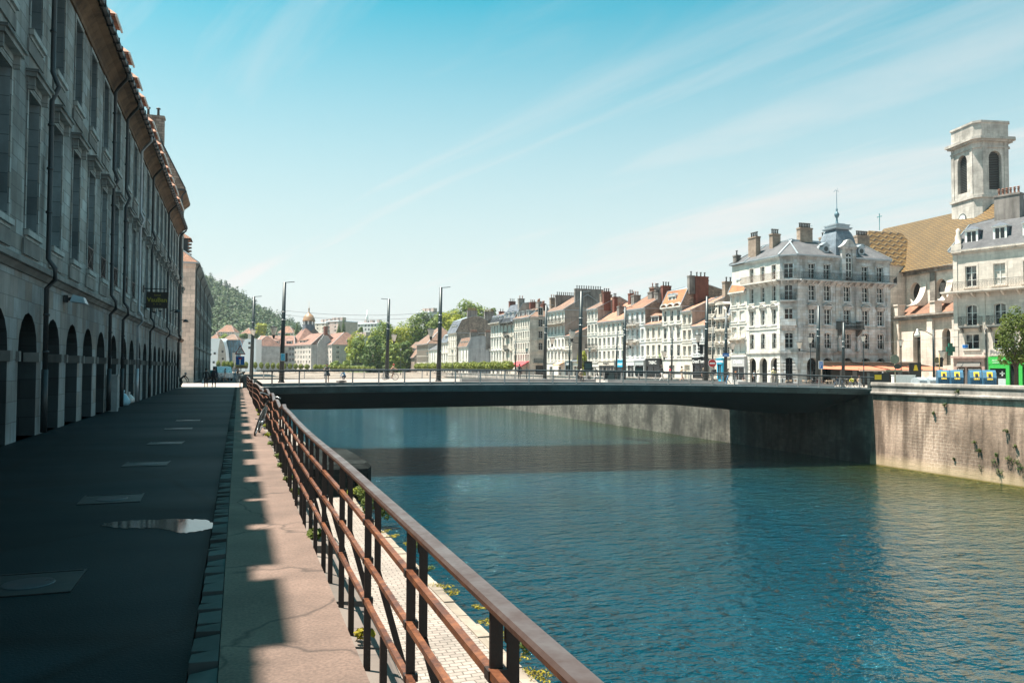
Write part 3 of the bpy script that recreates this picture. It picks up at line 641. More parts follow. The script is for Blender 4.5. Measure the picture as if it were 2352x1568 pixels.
def ring_roof(par, W, D, z, rings, mat, wallmat, o=.35, s=.03, cap=None, name='roof', x0=0, extra=None):
    # rings: (front, back, left, right, dz) insets from the wall rectangle
    mb = MB()
    def rc(r): f, b, l, q, dz = r; return [(x0+l, f, z+dz), (x0+W-q, f, z+dz), (x0+W-q, D-b, z+dz), (x0+l, D-b, z+dz)]
    R0 = []
    for i, r in enumerate(rings):
        f, b, l, q, dz = r
        if i == 0: f, b = f-o, b-o
        if l <= 0.001: l = -s
        elif False: pass
        if q <= 0.001: q = -s
        if i == 0 and rings[-1][2] > .01: l = l-o+s
        if i == 0 and rings[-1][3] > .01: q = q-o+s
        R0.append((f, b, l, q, dz))
    P = [rc(r) for r in R0]
    lo = [(x, y, zz-.16) for x, y, zz in P[0]]
    for a, b in ((lo, P[0]),): 
        for k in range(4): mb.face([a[k], a[(k+1) % 4], b[(k+1) % 4], b[k]], 2)
    mb.face(list(reversed(lo)), 2)
    for i in range(len(P)-1):
        a, b = P[i], P[i+1]
        for k in range(4):
            side = (k == 1 and R0[i][3] == R0[i+1][3]) or (k == 3 and R0[i][2] == R0[i+1][2])
            q = [a[k], a[(k+1) % 4], b[(k+1) % 4], b[k]]
            qq = []
            for p in q:
                if not any((Vector(p)-Vector(r)).length < 1e-4 for r in qq): qq.append(p)
            if len(qq) > 2: mb.face(qq, 1 if side else (0 if i == 0 or cap is None else 3))
    if R0[-1][0]+R0[-1][1] < D-.01: mb.face(P[-1], 0 if cap is None else 3)
    # barge edges in zinc
    for i in range(len(P)-1):
        for k, kk in ((1, 3), (2, 3), (0, 2), (3, 2)):
            pa, pb = Vector(P[i][k]), Vector(P[i+1][k])
            if (pa-pb).length > .3: mb.bar(pa+Vector((0, 0, .03)), pb+Vector((0, 0, .03)), .14, .10, 2)
    o_ = mb.build(name, [mat, wallmat, extra or M['zinc'], cap or mat], par)
    return o_
DORM = {}
def dormer(par, x, y, z, w=1.1, h=1.5, d=1.6, style=0, roofm=None, face=None):
    k = (w, h, d, style, (roofm or M['zinc']).name)
    if k not in DORM:
        mb = MB()
        mb.box(-w/2-.12, w/2+.12, 0, d, 0, h, 1)
        mb.face([(-w/2+.08, -.012, .12), (w/2-.08, -.012, .12), (w/2-.08, -.012, h-.12), (-w/2+.08, -.012, h-.12)], 3)
        mb.box(-w/2-.12, -w/2+.1, -.05, 0, 0, h, 2); mb.box(w/2-.1, w/2+.12, -.05, 0, 0, h, 2); mb.box(-w/2+.1, w/2-.1, -.05, 0, h-.14, h, 2); mb.box(-w/2+.1, w/2-.1, -.05, 0, 0, .13, 2); mb.box(-.04, .04, -.04, -.012, .13, h-.14, 2)
        mb.box(-w/2-.2, w/2+.2, -.2, d, h+.001, h+.1, 2)
        if style == 0:
            mb.raw([(-w/2-.22, -.22, h+.1), (w/2+.22, -.22, h+.1), (w/2+.22, d+.4, h+.1), (-w/2-.22, d+.4, h+.1), (0, .1, h+.55), (0, d+.9, h+.55)], [(0, 1, 4), (1, 2, 5, 4), (3, 0, 4, 5), (2, 3, 5)], 0)
        elif style == 1:   # arched hood
            n = 6
            P = [(-(w/2+.2)*math.cos(math.pi*i/n), h+.1+.42*math.sin(math.pi*i/n)) for i in range(n+1)]
            mb.extry(P, -.2, d, 0)
        elif style == 2:   # shed roof
            mb.raw([(-w/2-.2, -.25, h+.1), (w/2+.2, -.25, h+.1), (w/2+.2, d+.6, h+.75), (-w/2-.2, d+.6, h+.75), (-w/2-.2, -.25, h+.2), (w/2+.2, -.25, h+.2), (w/2+.2, d+.6, h+.85), (-w/2-.2, d+.6, h+.85)], [(0, 1, 5, 4), (1, 2, 6, 5), (3, 0, 4, 7), (4, 5, 6, 7), (0, 3, 2, 1)], 0)
        elif style == 3:   # hipped tiled hood leaning over the gutter (left bank)
            e = .32
            mb.raw([(-w/2-e, -.55, h), (w/2+e, -.55, h), (w/2+e, d+.8, h), (-w/2-e, d+.8, h), (0, .35, h+.85), (0, d+.8, h+.85)], [(0, 1, 4), (1, 2, 5, 4), (3, 0, 4, 5), (2, 3, 5), (0, 3, 2, 1)], 0)
            mb.box(-w/2-e, w/2+e, -.57, -.5, h-.1, h-.002, 2)
        DORM[k] = mb.mesh('dormer', [roofm or M['zinc'], face or M['zinc'], M['frame'], M['glassd']])
    return inst('dormer', DORM[k], par, (x, y, z))
def grille(mb, x0, x1, y0, z, h=1.0, ret=True, y1=0, step=.13, m=0, fancy=1):
    n = max(2, int((x1-x0)/step))
    for i in range(n+1):
        x = x0+(x1-x0)*i/n; mb.bar((x, y0, z), (x, y0, z+h), .02, .02, m)
        if fancy and i < n and i % 2 == 0:
            xa = x+(x1-x0)/n; mb.tube([(x, y0, z+.15), (xa, y0, z+.4), (x, y0, z+.62), (xa, y0, z+.85)], .014, 4, m, False)
    mb.bar((x0, y0, z+h), (x1, y0, z+h), .05, .04, m); mb.bar((x0, y0, z+.08), (x1, y0, z+.08), .03, .03, m); mb.bar((x0, y0, z+h-.16), (x1, y0, z+h-.16), .02, .02, m)
    if ret:
        for x in (x0, x1):
            k = max(1, int(abs(y1-y0)/step))
            for i in range(k+1): yy = y0+(y1-y0)*i/k; mb.bar((x, yy, z), (x, yy, z+h), .02, .02, m)
            mb.bar((x, y0, z+h), (x, y1, z+h), .05, .04, m)
def balcony(par, x0, x1, z, out=.75, mat=None, h=1.0, stonemat=None, brackets=True, step=.13):
    mb = MB(); mb.box(x0, x1, -out, -.003, z-.16, z, 0); mb.box(x0+.06, x1-.06, -out+.08, -.003, z-.26, z-.161, 0)
    if brackets:
        n = max(2, int((x1-x0)/1.5)+1)
        for i in range(n): x = x0+.2+(x1-x0-.4)*i/(n-1); mb.extr([(-.003, z-.26), (-out+.15, z-.26), (-out+.25, z-.38), (-.1, z-.75), (-.003, z-.75)], x-.09, x+.09, 0)
    b = mb.build('balcony', stonemat or M['ledge'], par)
    g = MB(); grille(g, x0+.03, x1-.03, -out+.05, z, h, True, 0, step); g.build('railing', mat or M['iron'], b)
    return b
TXT = {}
def text(par, s, loc, size, mat, rx=R(90), rz=0, align='CENTER', name='lettering', ext=.01, bold=.0, sx=1):
    cu = bpy.data.curves.new('txt', 'FONT'); cu.body = s; cu.size = size; cu.extrude = ext; cu.align_x = align; cu.align_y = 'CENTER'; cu.offset = bold; cu.resolution_u = 2
    o = bpy.data.objects.new('txt', cu); C.objects.link(o); bpy.context.view_layer.update()
    me = bpy.data.meshes.new_from_object(o.evaluated_get(bpy.context.evaluated_depsgraph_get())); bpy.data.objects.remove(o); bpy.data.curves.remove(cu)
    me.materials.clear(); me.materials.append(mat)
    m = Matrix.Rotation(rz, 4, 'Z') @ Matrix.Rotation(rx, 4, 'X') @ Matrix.Diagonal((sx, 1, 1, 1)); me.transform(m)
    o = bpy.data.objects.new(name, me); link(o, par); o.location = loc
    if par is not None: add_kid(par, o)
    return o
def shopfront(par, x0, x1, z0, z1, col, sign=None, signmat=None, textmat=None, tsize=.45, glass=True, fascia=.8):
    mb = MB(); mb.box(x0, x1, -.16, -.003, z1-fascia, z1, 0); mb.box(x0, x0+.18, -.12, -.003, z0, z1-fascia-.001, 0); mb.box(x1-.18, x1, -.12, -.003, z0, z1-fascia-.001, 0); mb.box(x0-.05, x1+.05, -.24, -.003, z1+.001, z1+.1, 0)
    mb.box(x0+.18, x1-.18, -.08, -.003, z0, z0+.45, 0)
    n = max(1, int((x1-x0)/1.8))
    for i in range(n+1): x = x0+.18+(x1-x0-.36)*i/n; mb.box(x-.04, x+.04, -.09, -.004, z0+.45, z1-fascia-.002, 0)
    s = mb.build('shopfront', [col], par)
    g = MB(); g.face([(x0+.18, -.03, z0+.45), (x1-.18, -.03, z0+.45), (x1-.18, -.03, z1-fascia), (x0+.18, -.03, z1-fascia)]); g.build('pane', M['glassd'], s)
    if sign: text(s, sign, ((x0+x1)/2, -.175, z1-fascia/2), tsize, textmat or M['white'])
    return s
def house(name, label, cat, p0, p1, z0, floors, depth, wm, roof=None, side=None, roofm=None, trim=None, cornice=.35, group=None, frame=None, glass=None, gutter=True, o=.35, capm=None, quoins=False, sidewin=None, x_pad=0):
    p0 = Vector((p0[0], p0[1], 0)); p1 = Vector((p1[0], p1[1], 0)); d = p1-p0; W = d.length; rz = math.atan2(d.y, d.x)
    root = thing(name, label, cat, (p0.x, p0.y, z0), rz, group); side = side or wm; trim = trim or wm; frame = frame or M['frame']; glass = glass or M['glass']
    mb = MB(); z = 0; tb = MB(); wins = []
    for fi, F in enumerate(floors):
        h = F['h']; n = F.get('n', 0); ww = F.get('w', 1.0); wh = F.get('wh', 2.0); sl = F.get('s', .6); ar = F.get('a', 0); dep = F.get('dep', .26)
        ops = []
        xs_ = F.get('xs') or [W*(i+.5)/n for i in range(n)]
        for xc in xs_: ops.append((xc-ww/2, xc+ww/2, z+sl, z+sl+wh, ar)); wins.append((F, xc-ww/2, z+sl))
        facade(mb, W, z, z+h, ops, dep)
        z += h
        if fi < len(floors)-1 and F.get('band', 1): 
            k = F.get('band', 1); tb.box(-.02, W+.02, -.09*k, -.003, z-.11*k, z+.07*k)
    H = z
    mb.face([(0, 0, -1), (W, 0, -1), (W, 0, 0), (0, 0, 0)])
    for x in (0, W): mb.face([(x, 0, -1), (x, depth, -1), (x, depth, H), (x, 0, H)], 1)
    mb.face([(0, depth, -1), (W, depth, -1), (W, depth, H), (0, depth, H)], 1)
    wall = mb.build('wall', [wm, side], root)
    if cornice: tb.box(-.04, W+.04, -cornice*.5, -.003, H-.45, H-.22); tb.box(-.06, W+.06, -cornice, -.003, H-.219, H-.02)
    if cornice > .3:
        k = int(W/.6)
        for i in range(k): x = W*(i+.5)/k; tb.box(x-.09, x+.09, -cornice*.85, -cornice*.5-.001, H-.36, H-.221)
    if tb.f: tb.build('cornice', trim, root)
    rw_ = random.Random(int(abs(p0.x*7+p0.y*13))); glass0 = glass
    for F, x, zz in wins:
        if F.get('nowin'): continue
        q_ = rw_.random(); glass = glass0 if q_ < .66 or F.get('wh', 2) < 1.2 else (M['blind'] if q_ < .8 else M['shut'] if q_ < .9 else M['glassd'])
        me = win_mesh(F.get('w', 1.0), F.get('wh', 2.0), F.get('a', 0), F.get('dep', .26), F.get('hood', 0), F.get('sur', .13), F.get('sill', 1), F.get('bars', 2), [trim, frame, glass, M['iron']], F.get('rail', 0), trim.name+frame.name+glass.name)
        inst('window', me, root, (x, 0, zz))
    if roof: ring_roof(root, W, depth, H, roof, roofm or M['tile'], side, o=o, cap=capm)
    root['W'] = W; root['H'] = H
    return root, W, H
def WINF(h, n, w=1.0, wh=2.0, s=.6, **k): d = dict(h=h, n=n, w=w, wh=wh, s=s); d.update(k); return d
# ------------------------------------------------------------------ left bank row (arcaded quay houses in shade)
XF = -5.1
def quay_house(Y0, Y1, label, pipe=True, dorm=(), pale=False, seed=1):
    rnd = random.Random(seed); W = Y1-Y0; nb = max(1, round(W/2.85)); st = M['quaystone']
    root = thing('quay_house', label, 'house', (XF, Y0, RZ), R(90), 'arcaded stone houses along the shaded quay')
    pitch = W/nb; xs_ = [pitch*(i+.5) for i in range(nb)]
    mb = MB()
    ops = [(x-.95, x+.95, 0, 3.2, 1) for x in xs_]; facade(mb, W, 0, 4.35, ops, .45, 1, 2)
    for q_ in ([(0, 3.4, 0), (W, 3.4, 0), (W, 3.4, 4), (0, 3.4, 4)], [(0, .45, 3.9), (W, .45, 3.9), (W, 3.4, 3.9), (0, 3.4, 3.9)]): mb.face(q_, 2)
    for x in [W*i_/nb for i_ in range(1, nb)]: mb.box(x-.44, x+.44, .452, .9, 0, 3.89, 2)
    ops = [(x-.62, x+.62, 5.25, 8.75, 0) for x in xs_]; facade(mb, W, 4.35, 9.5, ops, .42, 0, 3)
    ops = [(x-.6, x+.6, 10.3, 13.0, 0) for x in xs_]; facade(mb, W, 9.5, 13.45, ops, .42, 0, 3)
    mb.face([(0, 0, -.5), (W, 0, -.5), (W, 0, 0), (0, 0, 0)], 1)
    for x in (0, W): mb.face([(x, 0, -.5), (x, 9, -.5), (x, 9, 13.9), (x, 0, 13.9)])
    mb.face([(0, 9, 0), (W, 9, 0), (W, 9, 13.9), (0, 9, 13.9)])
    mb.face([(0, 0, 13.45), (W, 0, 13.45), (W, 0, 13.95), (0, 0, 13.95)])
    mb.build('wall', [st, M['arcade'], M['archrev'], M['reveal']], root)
    tb = MB()
    for x in xs_:       # impost blocks, wall panels, pilaster strips
        for e in (-1.02, .95): tb.box(x+e-.03 if e > 0 else x+e-.12, x+e+.22 if e > 0 else x+e+.07, -.07, .3, 1.95, 2.2)
        n = 10
        tb.box(x-.85, x+.85, -.05, -.003, 4.62, 5.0); tb.box(x-.82, x+.82, -.05, -.003, 9.68, 10.02)
    tb.extr([(-.003, 4.15), (-.05, 4.15), (-.16, 4.28), (-.24, 4.30), (-.24, 4.42), (-.12, 4.5), (-.003, 4.56)], 0, W)
    tb.build('string_course', M['ledge'], root)
    cv = MB(); cv.extr([(-.003, 13.15), (-.07, 13.15), (-.08, 13.3), (-.16, 13.42), (-.34, 13.62), (-.55, 13.74), (-.58, 13.88), (-.003, 13.88)], 0, W); cv.build('cove_cornice', M['cove'], root)
    gt = MB(); gt.extr([(-.57, 13.80), (-.64, 13.76), (-.74, 13.80), (-.76, 13.92), (-.70, 13.96), (-.57, 13.93)], .03, W-.03, 0)
    for i in range(int(W/.8)): gt.box(.3+i*.8, .33+i*.8, -.78, -.56, 13.74, 13.98)
    gt.build('gutter', M['dkmetal'], root)
    for x in xs_:
        k = ('quayA', rnd.random() < .35)
        hood = win_mesh(1.24, 3.5, 0, .42, 1, .12, 1, 3, [M['quaystone'], M['frameg'], M['glassd'], M['iron']], 2 if k[1] else 0, 'qA')
        inst('window', hood, root, (x-.62, 0, 5.25))
        inst('window', win_mesh(1.2, 2.7, 0, .42, 0, .1, 1, 2, [M['quaystone'], M['frameg'], M['glassd'], M['iron']], 0, 'qB'), root, (x-.6, 0, 10.3))
    # ground floor infill of each arch: door or shop window in dim blue grey
    for i, x in enumerate(xs_):
        if i % 4 in (0, 3) : continue
        d = MB(); P = [(x+px, pz) for px, pz in arc_pts(-.95, .95, 3.2, 1)]
        d.face([(x-.95, .62, 0)]+[(a, .62, b) for a, b in P]+[(x+.95, .62, 0)], 1)
        for xx in (-.9, -.28, .28, .9): d.bar((x+xx, .58, 0), (x+xx, .58, 2.3 if abs(xx) > .5 else 2.95), .08, .07, 0, (0, 1, 0))
        for zz in (.04, .75, 2.2): d.bar((x-.92, .575, zz), (x+.92, .575, zz), .07, .1 if zz < 2 else .14, 0)
        if i % 2 == 0: d.box(x-.9, x+.9, .55, .6, 0, .75, 0)
        if i % 3 == 1: d.box(x-.28, x+.28, .56, .6, .04, 2.2, 0)
        d.build('door', [M['doorblue'], M['glassd']], root)
    # roof
    rf = MB(); e = -.5
    rf.raw([(-.02, e, 13.93), (W+.02, e, 13.93), (W+.02, 4.5, 17.6), (-.02, 4.5, 17.6), (W+.02, 9.2, 13.9), (-.02, 9.2, 13.9), (-.02, e, 13.85), (W+.02, e, 13.85)], [(0, 1, 2, 3), (3, 2, 4, 5), (6, 7, 1, 0), (5, 4, 7, 6)], 0)
    rf.face([(-.02, e, 13.93), (-.02, 4.5, 17.6), (-.02, 9.2, 13.9)], 1); rf.face([(W+.02, e, 13.93), (W+.02, 9.2, 13.9), (W+.02, 4.5, 17.6)], 1)
    rf.build('roof', [M['tile'], M['rubble']], root)
    for x in dorm:
        dormer(root, x, .05, 14.35, 1.0, .95, 1.4, 3, M['tilebig'], M['dkmetal'])
    if pipe:
        pp = MB(); r_ = .065; m_ = M['zinc'] if pale else M['dkmetal']; xx = W-.16
        pp.tube([(xx-.5, -.66, 13.85), (xx-.45, -.66, 13.6), (xx-.1, -.3, 13.3), (xx, -.16, 13.1), (xx, -.16, 9.9), (xx, -.32, 9.5), (xx, -.16, 9.1), (xx, -.16, 4.75), (xx, -.34, 4.5), (xx, -.34, 4.2), (xx, -.14, 3.95), (xx, -.14, 1.7)], r_, 8)
        pp.tube([(xx, -.14, 1.75), (xx, -.14, .05)], .085, 8)
        for zz in (12.2, 11, 8.4, 7.2, 6, 3.2, 2.2): pp.tube([(xx, -.15, zz), (xx, -.15, zz+.06)], .085, 8)
        pp.build('downpipe', m_, root)
    return root
EB = [(-6.7, 1.9), (1.9, 24.7), (24.7, 36.1), (36.1, 39.9), (39.9, 45.6), (45.6, 51.7), (51.7, 63.1), (63.1, 74.5)]
LB = ['near end of the shaded arcaded row, beside the camera', 'longest arcaded house, nearest in view with a wide dark downpipe', 'arcaded house with a lamp over its arches, beyond the first downpipe', 'narrow one bay wide arcaded house between two dark downpipes', 'two bay arcaded house with the pale zinc downpipe',
      'two bay arcaded house just before the hanging hotel sign', 'arcaded house behind the hanging yellow lettered hotel sign', 'last low arcaded house at the far end of the row']
DO = [[1.2, 3.4, 6.9], [1.2, 3.3, 6.4, 8.5, 10.4, 12.2, 14.4, 16.9, 18.7, 21.3], [1.3, 4.4, 6.2, 9.4], [1.9], [1.3, 4.1], [2.5, 4.6], [1.2, 3.4, 5.0, 7.2, 9.9], [1.4, 3.0, 6.3, 8.1, 9.7]]
for i, ((a, b), lb, do) in enumerate(zip(EB, LB, DO)):
    if i == 0: continue
    quay_house(a, b, lb, True, do, pale=(i == 4), seed=i)
# tall end house with rubble gable towards us
root = thing('corner_house', 'taller end house of the shaded row with steep roof and rubble gable topped by chimneys', 'house', (XF, 74.5, RZ), R(90))
W = 6.8; mb = MB()
facade(mb, W, 0, 4.35, [(x-.9, x+.9, 0, 3.2, 1) for x in (1.6, 4.9)], .5, 0)
facade(mb, W, 4.35, 9.5, [(x-.6, x+.6, 5.25, 8.7, 0) for x in (1.6, 4.9)], .4); facade(mb, W, 9.5, 13.3, [(x-.6, x+.6, 10.3, 12.8, 0) for x in (1.6, 4.9)], .4); facade(mb, W, 13.3, 17.3, [(x-.6, x+.6, 14, 16.4, 0) for x in (1.6, 4.9)], .4)
mb.face([(0, 0, 0), (0, 10, 0), (0, 10, 17.3), (0, 0, 17.3)], 1); mb.face([(W, 0, 0), (W, 10, 0), (W, 10, 17.3), (W, 0, 17.3)], 2); mb.face([(0, 10, 0), (W, 10, 0), (W, 10, 17.3), (0, 10, 17.3)], 0)
mb.build('wall', [M['quaystone'], M['rubble'], M['white3']], root)
for x in (1.6, 4.9):
    inst('window', win_mesh(1.2, 3.45, 0, .4, 1, .1, 1, 3, [M['quaystone'], M['frameg'], M['glassd'], M['iron']], 0, 'qC'), root, (x-.6, 0, 5.25))
    for zz, hh in ((10.3, 2.5), (14, 2.4)): inst('window', win_mesh(1.2, hh, 0, .4, 0, .1, 1, 2, [M['quaystone'], M['frameg'], M['glassd'], M['iron']], 0, 'qD'), root, (x-.6, 0, zz))
    d = MB(); d.face([(x-.9, .48, 0)]+[(x+a, .48, b) for a, b in arc_pts(-.9, .9, 3.2, 1)]+[(x+.9, .48, 0)]); d.build('door', M['glassd'], root)
tb = MB(); tb.extr([(-.003, 16.7), (-.1, 16.8), (-.5, 17.15), (-.55, 17.35), (-.003, 17.35)], 0, W); tb.extr([(-.003, 4.15), (-.2, 4.3), (-.2, 4.45), (-.003, 4.5)], 0, W); tb.build('cornice', M['cove'], root)
dk = M['rubble']
ring_roof(root, W, 10, 17.35, [(0, 0, 0, 0, 0), (1.6, 1.6, 0, 0, 4.2), (5, 5, 0, 0, 5.6)], M['slate'], M['rubble'], o=.5, s=.02, extra=M['dkmetal'])
chimney(root, .35, 2.6, .7, 2.6, 20, 23.6, M['rubble'], 3, True)
pp = MB(); pp.tube([(-.1, -.6, 17.2), (-.1, -.25, 16.7), (-.1, -.2, 1)], .07, 8); pp.build('downpipe', M['dkmetal'], root)

# second block beyond the square: pink gable end + long shaded facade
p2 = Vector((-5.05, 101.2)); rz2 = R(90)
root = thing('gable_end_building', 'second quay block with pink stone end wall, tiled hip roof and long shaded facade', 'building', (p2.x, p2.y, RZ), rz2)
W = 62.0; D = 12; st = M['quaystone']; pk = stone('pink ashlar', (.78, .62, .53), .9, .5, (.28, .22, .2), .4, .22, bump=.4)
nb = 22; xs_ = [W*(i+.5)/nb for i in range(nb)]; mb = MB()
facade(mb, W, 0, 4.3, [(x-.9, x+.9, 0, 3.1, 1) for x in xs_], .5, 0); facade(mb, W, 4.3, 9.2, [(x-.6, x+.6, 5.2, 8.5, 0) for x in xs_], .4); facade(mb, W, 9.2, 14.2, [(x-.6, x+.6, 10.2, 12.9, 0) for x in xs_], .4)
mb.face([(W, 0, 0), (W, D, 0), (W, D, 14.2), (W, 0, 14.2)], 0); mb.face([(0, D, 0), (W, D, 0), (W, D, 14.2), (0, D, 14.2)], 0)
mb.build('wall', [st], root)
e = MB()   # end wall, turned a little to the left, with its arched door
Mx = Matrix.Translation((0, 0, 0)) @ Matrix.Rotation(R(90), 4, 'Z')
facade(e, D, 0, 4.2, [(1.7, 3.6, 0, 3.1, 1)], .5); facade(e, D, 4.2, 14.2, [(7, 8.2, 5.5, 8, 0), (7, 8.2, 9.5, 12, 0)], .3)
e.box(0, D, -.06, -.003, 4.0, 4.3); e.box(-.06, .7, -.04, -.003, 0, 14.1); e.box(-.1, D, -.2, -.003, 13.7, 14.2); e.box(1.4, 3.9, -.03, -.003, 3.2, 3.5)
e.face([(1.7, .48, 0), (3.6, .48, 0), (3.6, .48, 2.15), (2.65, .48, 3.1), (1.7, .48, 2.15)], 1)
for i, v in enumerate(e.v): e.v[i] = (v[1], v[0], v[2])
e.build('end_wall', [pk, M['glassd']], root)
for x in xs_:
    inst('window', win_mesh(1.2, 3.3, 0, .4, 1, .1, 1, 3, [M['quaystone'], M['frameg'], M['glassd'], M['iron']], 0, 'q2'), root, (x-.6, 0, 5.2)); inst('window', win_mesh(1.2, 2.7, 0, .4, 0, .1, 1, 2, [M['quaystone'], M['frameg'], M['glassd'], M['iron']], 0, 'q3'), root, (x-.6, 0, 10.2))
tb = MB(); tb.extr([(-.003, 4.1), (-.2, 4.3), (-.2, 4.42), (-.003, 4.5)], 0, W); tb.extr([(-.003, 13.4), (-.12, 13.5), (-.5, 14), (-.55, 14.25), (-.003, 14.25)], 0, W); tb.build('cornice', M['ledge'], root)
d = MB(); 
for x in xs_: d.face([(x-.9, .48, 0)]+[(x+a, .48, b) for a, b in arc_pts(-.9, .9, 3.1, 1)]+[(x+.9, .48, 0)])
d.build('arch_glazing', M['glassd'], root)
ring_roof(root, W, D, 14.25, [(0, 0, 0, 0, 0), (6, 6, 5.0, 5, 5.2)], M['tile'], pk, o=.45)
dr = MB(); dr.box(1.6, 4.3, .9, 4.6, 15.0, 17.3, 0); dr.raw([(1.3, .5, 17.3), (4.7, .5, 17.3), (4.7, 5, 17.3), (1.3, 5, 17.3), (2.3, 2.2, 18.5), (3.9, 2.2, 18.5)], [(0, 1, 5, 4), (1, 2, 5), (2, 3, 4, 5), (3, 0, 4), (0, 3, 2, 1)], 1)
for i in range(5): dr.box(1.5, 1.7, .62, .9, 15.2+i*.42, 15.4+i*.42, 1); dr.box(4.2, 4.4, .62, .9, 15.2+i*.42, 15.4+i*.42, 1)
dr.build('dormer', [M['dkmetal'], M['tile']], root)
pp = MB(); pp.tube([(.3, -.5, 14.0), (.4, -.2, 13.3), (.4, -.15, .3)], .06, 8)
pp.build('downpipe', M['dkmetal'], root)
for k in (12, 24, 38): pp = MB(); pp.tube([(k, -.5, 14.0), (k, -.15, 13.3), (k, -.15, .3)], .06, 6); pp.build('downpipe', M['dkmetal'], root)

# ------------------------------------------------------------------ things on the left facade
def on_facade(px, py, X): 
    p = at_x(px, py, X); return p
# hanging hotel sign
p = on_facade(360, 689, -4.35); sg = thing('hanging_sign', 'dark hanging hotel sign with yellow lettering on the shaded facade', 'sign', (p.x, p.y, p.z))
mb = MB(); mb.tube([(-.78, 0, .62), (.5, 0, .62)], .025, 8); mb.bar((-.35, 0, .62), (-.35, 0, .45), .02, .04); mb.bar((.3, 0, .62), (.3, 0, .45), .02, .04); mb.box(-.8, -.75, -.1, .1, .4, .8); mb.build('bracket', M['iron'], sg)
mb = MB(); mb.extry([(-.62, .45), (.5, .45), (.46, -.45), (-.66, -.45)], -.03, .03); b = mb.build('sign_board', paint('sign brown black', (.014, .013, .010), .45), sg)
ym = paint('yellow lettering', (.24, .23, .02), .5)
text(sg, 'hotel', (-.06, -.035, .27), .16, ym, ext=.004); text(sg, 'VauBan', (-.08, -.035, 0), .34, ym, ext=.004, bold=.008); text(sg, '* * *', (-.08, -.035, -.27), .22, ym, ext=.004)
sg.location.x += .1
# floodlight over the arcade
p = on_facade(148, 687, XF+.02); fl = thing('floodlight', 'small grey floodlight fixed under the string course of the shaded arcade', 'floodlight', (p.x, p.y, p.z))
mb = MB(); mb.box(0, .12, -.12, .12, -.1, .12); mb.bar((.1, 0, 0), (.35, 0, .05), .08, .1); mb.build('housing', M['dkmetal'], fl)
mb = MB(); mb.raw([(.2, -.3, -.08), (.62, -.3, -.13), (.62, .3, -.13), (.2, .3, -.08), (.26, -.2, .14), (.55, -.2, .06), (.55, .2, .06), (.26, .2, .14)], [(0, 3, 2, 1), (4, 5, 6, 7), (0, 1, 5, 4), (1, 2, 6, 5), (2, 3, 7, 6), (3, 0, 4, 7)]); mb.build('hood', M['zinc'], fl)
# wall lanterns below the hotel sign
for i, (px, py) in enumerate([(332, 708), (348, 706)]):
    p = on_facade(px, py-4, XF+.03)
    ln = thing('wall_lantern', ('left' if i == 0 else 'right')+' one of the pair of small dark wall lanterns below the hotel sign', 'lantern', (p.x, p.y, p.z), 0, 'pair of wall lanterns under the hotel sign')
    mb = MB(); mb.tube([(0, 0, .1), (.2, 0, .3), (.42, 0, .32), (.5, 0, .2)], .02, 6); mb.build('bracket', M['iron'], ln)
    mb = MB(); mb.lathe([(.02, .22), (.2, .12), (.2, .08)], (.5, 0), 6, sm=False); mb.lathe([(.11, -.28), (.12, -.3), (.02, -.36)], (.5, 0), 6, sm=False)
    for k in range(6): a = k*math.pi/3; mb.bar((.5+.17*math.cos(a), .17*math.sin(a), .1), (.5+.1*math.cos(a), .1*math.sin(a), -.28), .015, .015)
    mb.build('cage', M['iron'], ln); mb = MB(); mb.lathe([(.16, .08), (.09, -.27)], (.5, 0), 6, sm=False); mb.build('pane', M['lampglass'], ln)
# small wall lamps farther along
for i, (px, py) in enumerate([(392, 720), (413, 742)]):
    p = on_facade(px, py-6, XF+.03); ln = thing('wall_lamp', ('nearer' if i == 0 else 'farther')+' one of two rounded dark lamps high on the far end of the arcade', 'wall lamp', (p.x, p.y, p.z), 0, 'round wall lamps at the far end of the arcade')
    mb = MB(); mb.tube([(0, 0, 0), (.3, 0, .1), (.5, 0, 0)], .03, 6); mb.build('arm', M['iron'], ln); mb = MB(); mb.lathe([(.03, .12), (.22, .0), (.26, -.12), (.2, -.14)], (.5, 0), 10); mb.build('shade', M['dkmetal'], ln)
# blue wall plaque
p = on_facade(291, 745, XF+.45); 
# grey service box, refuse bags
p = at_z(243, 945, RZ); bx = thing('service_cabinet', 'pale grey metal service cabinet standing against the arcade pier', 'cabinet', (XF+.22, p.y, RZ), R(90))
q = on_facade(260, 940, XF+.25); bx.location = (XF+.25, q.y, RZ)
mb = MB(); mb.box(-.22, .22, -.16, .16, 0, 1.45); mb.box(-.25, .25, -.19, .19, 1.45, 1.52); mb.build('body', paint('grey cabinet', (.26, .30, .31), .6), bx)
mb = MB(); mb.box(-.17, .17, -.175, -.161, .12, 1.32); mb.box(.1, .14, -.19, -.175, .7, .8); mb.build('door', paint('grey cabinet door', (.3, .34, .35), .6), bx)
def bag(px, py, mat, label, s=1):
    p = at_z(px, py, RZ); rr = random.Random(px); mb = MB(); prof = [(.02, 0), (.24, .03), (.3, .15), (.27, .32), (.15, .48), (.05, .56), (.09, .66), (.02, .68)]
    mb.lathe([(r*s, z*s) for r, z in prof], n=14)
    for i, v in enumerate(mb.v): mb.v[i] = (v[0]*(1+.14*math.sin(v[2]*21+i*1.7)), v[1]*(1+.14*math.cos(v[2]*17+i*2.3)), v[2])
    o = mb.build('refuse_bag', mat); o.location = p; tag(o, label, 'refuse bag', 'refuse bags left by the arcade')
bag(281, 932, paint('pale blue plastic bag', (.30, .52, .62), .35), 'pale blue knotted refuse bag by the shaded arcade', 1.1)
bag(296, 926, paint('white plastic bag', (.62, .62, .6), .35), 'white refuse bag, smaller, just beyond the blue one', .85)

